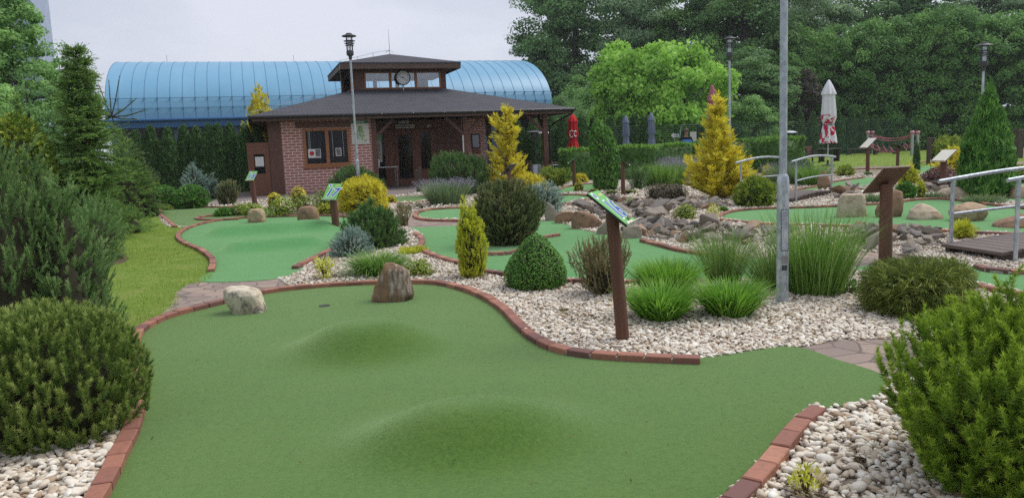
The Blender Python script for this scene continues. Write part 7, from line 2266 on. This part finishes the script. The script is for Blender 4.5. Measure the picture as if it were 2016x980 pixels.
for i in range(nP):
    q = A_ + (B_ - A_) * i / (nP - 1)
    mb = MB(); mb.tube([(q[0], q[1], 0), (q[0], q[1], zt)], .035, 8); mb.build('post', M['fence_green'], t, True)
mb = MB()
for i in range(19): mb.tube([(A_[0], A_[1], .1 + i * (zt - .12) / 18), (B_[0], B_[1], .1 + i * (zt - .12) / 18)], .006, 4, cap=False)
for i in range(230):
    q = A_ + (B_ - A_) * i / 229; mb.tube([(q[0], q[1], .05), (q[0], q[1], zt)], .006, 4, cap=False)
mb.build('wire_mesh', M['fence_green'], t)
tag(t, 'dark green wire mesh fence before the thujas at the back', 'fence')


# ================================================================== BRIDGES
def bridge(label, a, b, width_dir, width, length, pos_l, npl, rails, deck_z=.10, bow=.10):
    """deck corner a, unit direction b along the bridge; planks lie across"""
    ang = math.atan2(b[1], b[0])
    t = empty('wooden_bridge', (a[0], a[1], 0), ang)
    n = npl
    mb = MB(); rs = rs_new()
    for i in range(n):
        x = (i + .5) * length / n
        zz = deck_z + bow * .8 * math.sin(PI * (x / length))
        mb.box((x, -width / 2 + rs.normal(0, .006), zz), (length / n - .012, width, .045), 0, float(rs.random()), Matrix.Rotation(-bow * .8 * PI / length * math.cos(PI * x / length), 3, 'Y'), .004)
    mb.build('deck', M['deck'], t)
    for s in (-.06, -width + .06):
        mb = MB(); mb.box((length / 2, s, deck_z - .06), (length - .1, .08, .14)); mb.build('side_beam', M['timber'], t)
    for (s, x0, x1, h0, lean, over, nposts) in rails:
        posts = np.linspace(x0, x1, nposts)
        rz = lambda x: h0 + bow * math.sin(PI * np.clip((x - x0) / (x1 - x0), -.2, 1.2))
        for x in posts:
            mb = MB(); mb.tube([(x, s, -.03), (x + lean, s, rz(x))], .026, 12); mb.build('rail_post', M['galv'], t, True)
        xs = np.linspace(x0 - over, x1 + over, 18)
        mb = MB(); mb.tube([(x + lean, s, rz(x)) for x in xs], .026, 12); mb.build('handrail', M['galv'], t, True)
        mb = MB(); mb.tube([(x + lean * .5, s, rz(x) * .52) for x in np.linspace(x0, x1, 12)], .019, 10); mb.build('mid_rail', M['galv'], t, True)
    return tag(t, label, 'bridge')


a, b = G(1852, 498), G(1971, 517)
wd = (b - a)[:2]; wl = np.linalg.norm(wd); dl = np.array([-wd[1], wd[0]]) / wl
zr = .93
bridge('near wooden plank bridge with grey tube rails at the right edge', a, dl, None, wl, 3.4, None, 22, [(.03, .18, 3.2, .96, .0, .22, 3), (-wl - .06, .14, 3.2, 1.0, .0, .16, 3)])
a = G(1496, 392); q = G(1567, 380); B1, B2 = G(1565, 400), G(1635, 384)
dl = (B2 - B1)[:2]; ln = np.linalg.norm(dl); dl = dl / ln
wv = np.array([dl[1], -dl[0]]); wf = float((B1 - a)[:2] @ wv)
a0 = B1[:2] - wv * wf - dl * .15
bridge('far wooden plank bridge with grey tube rails behind the near lamp post', a0, dl, None, wf, ln + .3, None, 22, [(.04, .10, ln + .15, 1.02, 0, .3, 2), (-wf - .02, .15, ln + .15, 1.02, 0, .3, 2)], bow=.06)


# ================================================================== PERSON behind the hedge
def skin_body(name, joints, edges, mat, parent=None, sub=2):
    me = bpy.data.meshes.new(name)
    me.from_pydata([j[:3] for j in joints], edges, [])
    ob = bpy.data.objects.new(name, me); COL.objects.link(ob)
    ob.modifiers.new('skin', 'SKIN')
    for v, j in zip(me.skin_vertices[0].data, joints):
        v.radius = (j[3], j[4] if len(j) > 4 else j[3])
    me.skin_vertices[0].data[0].use_root = True
    s = ob.modifiers.new('sub', 'SUBSURF'); s.levels = s.render_levels = sub
    bpy.context.view_layer.update()
    dg = bpy.context.evaluated_depsgraph_get()
    out = bpy.data.meshes.new_from_object(ob.evaluated_get(dg))
    bpy.data.objects.remove(ob)
    out.polygons.foreach_set('use_smooth', np.ones(len(out.polygons), dtype=bool))
    out.materials.clear(); out.materials.append(mat)
    return out


P = atD(1351, 300, 38.5)
hp = height_at(P, 1351, 254)
sc = hp / 1.78
man = empty('person', (P[0], P[1], 0)); man.rotation_euler.z = .12
man.scale = (sc, sc, sc)
J = [(0, 0, .95, .15, .12), (0, 0, 1.15, .155, .12), (0, 0, 1.36, .17, .12), (0, 0, 1.46, .07, .07), (0, -.01, 1.53, .055), (0, -.03, 1.60, .075, .09), (0, -.03, 1.70, .075, .09),
     (.17, 0, 1.40, .06), (.25, .01, 1.16, .045), (.22, -.10, .95, .035), (.21, -.13, .87, .04, .025), (.205, -.15, .79, .03, .018),
     (-.17, 0, 1.40, .06), (-.25, .01, 1.16, .045), (-.22, -.10, .95, .035), (-.21, -.13, .87, .04, .025), (-.205, -.15, .79, .03, .018),
     (.09, 0, .86, .085), (.10, -.01, .48, .06), (.10, .02, .09, .042), (.11, -.12, .035, .04, .03),
     (-.09, 0, .86, .085), (-.10, -.01, .48, .06), (-.10, .02, .09, .042), (-.11, -.12, .035, .04, .03)]
Ed = [(0, 1), (1, 2), (2, 3), (3, 4), (4, 5), (5, 6), (2, 7), (7, 8), (8, 9), (9, 10), (10, 11), (2, 12), (12, 13), (13, 14), (14, 15), (15, 16), (0, 17), (17, 18), (18, 19), (19, 20), (0, 21), (21, 22), (22, 23), (23, 24)]
link('body', skin_body('body', J, Ed, M['skin']), man)
Js = [(0, 0, .93, .175, .145), (0, 0, 1.15, .18, .145), (0, 0, 1.36, .19, .14), (0, 0, 1.455, .09, .085), (.185, 0, 1.40, .085), (.255, .01, 1.18, .072), (-.185, 0, 1.40, .085), (-.255, .01, 1.18, .072)]
link('shirt', skin_body('shirt', Js, [(0, 1), (1, 2), (2, 3), (2, 4), (4, 5), (2, 6), (6, 7)], M['shirt']), man)
Jt = [(0, 0, .95, .165, .135), (.09, 0, .85, .105), (.10, -.01, .48, .08), (.10, .02, .09, .065), (-.09, 0, .85, .105), (-.10, -.01, .48, .08), (-.10, .02, .09, .065)]
link('trousers', skin_body('trousers', Jt, [(0, 1), (1, 2), (2, 3), (0, 4), (4, 5), (5, 6)], M['trousers']), man)
mb = MB(); mb.lathe([(.098, 1.665), (.103, 1.70), (.098, 1.745), (.07, 1.785), (.02, 1.80)], 20, (0, -.018, 0)); mb.build('hair', M['hair'], man, True)
mb = MB(); mb.lathe([(.012, -.02), (.018, 0), (.012, .025)], 8, (0, -.123, 1.625)); mb.build('nose', M['skin'], man, True)
mb = MB()
for s in (-.033, .033): mb.lathe([(.004, -.006), (.011, 0), (.004, .006)], 8, (s, -.112, 1.655))
mb.build('eyes', M['black'], man, True)
tag(man, 'man in a black and blue T-shirt standing behind the trimmed hedge', 'person')

# ================================================================== SKY, SUN, CAMERA
w = bpy.data.worlds.new('World'); scene.world = w
w.use_nodes = True
nt = w.node_tree; bg = nt.nodes['Background']
sky = nt.nodes.new('ShaderNodeTexSky'); sky.sky_type = 'NISHITA'; sky.sun_disc = False
SEL, SAZ = math.radians(58), math.radians(66)
sky.sun_elevation = SEL; sky.sun_rotation = SAZ
tc = nt.nodes.new('ShaderNodeTexCoord')
mp = nt.nodes.new('ShaderNodeMapping'); mp.inputs['Scale'].default_value = (1, 1, 2.6)
nt.links.new(tc.outputs['Generated'], mp.inputs[0])
nz = nt.nodes.new('ShaderNodeTexNoise'); nz.inputs['Scale'].default_value = 1.9; nz.inputs['Detail'].default_value = 6; nz.inputs['Roughness'].default_value = .55
nt.links.new(mp.outputs[0], nz.inputs['Vector'])
rp = nt.nodes.new('ShaderNodeValToRGB')
rp.color_ramp.elements[0].position = .36; rp.color_ramp.elements[0].color = (4.1, 4.5, 5.35, 1)
rp.color_ramp.elements[1].position = .62; rp.color_ramp.elements[1].color = (6.0, 6.15, 6.95, 1)
nt.links.new(nz.outputs['Fac'], rp.inputs[0])
mx = nt.nodes.new('ShaderNodeMix'); mx.data_type = 'RGBA'; mx.inputs[0].default_value = .93
nt.links.new(sky.outputs[0], mx.inputs[6]); nt.links.new(rp.outputs[0], mx.inputs[7])
nt.links.new(mx.outputs[2], bg.inputs['Color'])
bg.inputs['Strength'].default_value = 0.066

sd = bpy.data.lights.new('sun', 'SUN'); sd.energy = 1.5; sd.angle = math.radians(32); sd.color = (1, .965, .91)
so = bpy.data.objects.new('sun', sd); COL.objects.link(so)
dv = Vector((math.sin(SAZ) * math.cos(SEL), math.cos(SAZ) * math.cos(SEL), math.sin(SEL)))
so.rotation_euler = (-dv).to_track_quat('-Z', 'Y').to_euler(); so.location = (0, 0, 40)

hz_ = MB(); hz_.box((0, 220, 21), (804, 564, 44.2))
ho = hz_.build('haze', NT('haze_air').m)
hn = ho.data.materials[0].node_tree
hn.nodes.remove(hn.nodes['Principled BSDF'])
vol = hn.nodes.new('ShaderNodeVolumePrincipled')
vol.inputs['Color'].default_value = (.90, .95, 1, 1); vol.inputs['Density'].default_value = .00038; vol.inputs['Anisotropy'].default_value = .2
hn.links.new(vol.outputs[0], hn.nodes['Material Output'].inputs['Volume'])
tag(ho, kind='stuff')

cd = bpy.data.cameras.new('camera'); cam = bpy.data.objects.new('camera', cd); COL.objects.link(cam)
cd.sensor_fit = 'HORIZONTAL'; cd.sensor_width = 36; cd.lens = 36 * FPX / 2016
cd.clip_start = .05; cd.clip_end = 2000
R = Matrix((Vector(CR), Vector(CU), Vector(-CF))).transposed()
cam.matrix_world = Matrix.Translation(Vector(CC)) @ R.to_4x4()
scene.camera = cam
vs = scene.view_settings
vs.view_transform = 'Standard'; vs.look = 'None'; vs.exposure = 1.0; vs.gamma = 1.0; vs.use_curve_mapping = False
scene.cycles.use_denoising = False
scene.cycles.use_adaptive_sampling = False
scene.cycles.sample_clamp_indirect = 6.0
scene.cycles.max_bounces = 12; scene.cycles.transparent_max_bounces = 12
scene.cycles.diffuse_bounces = 7; scene.cycles.glossy_bounces = 3; scene.cycles.transmission_bounces = 7
scene.cycles.caustics_reflective = False; scene.cycles.caustics_refractive = False
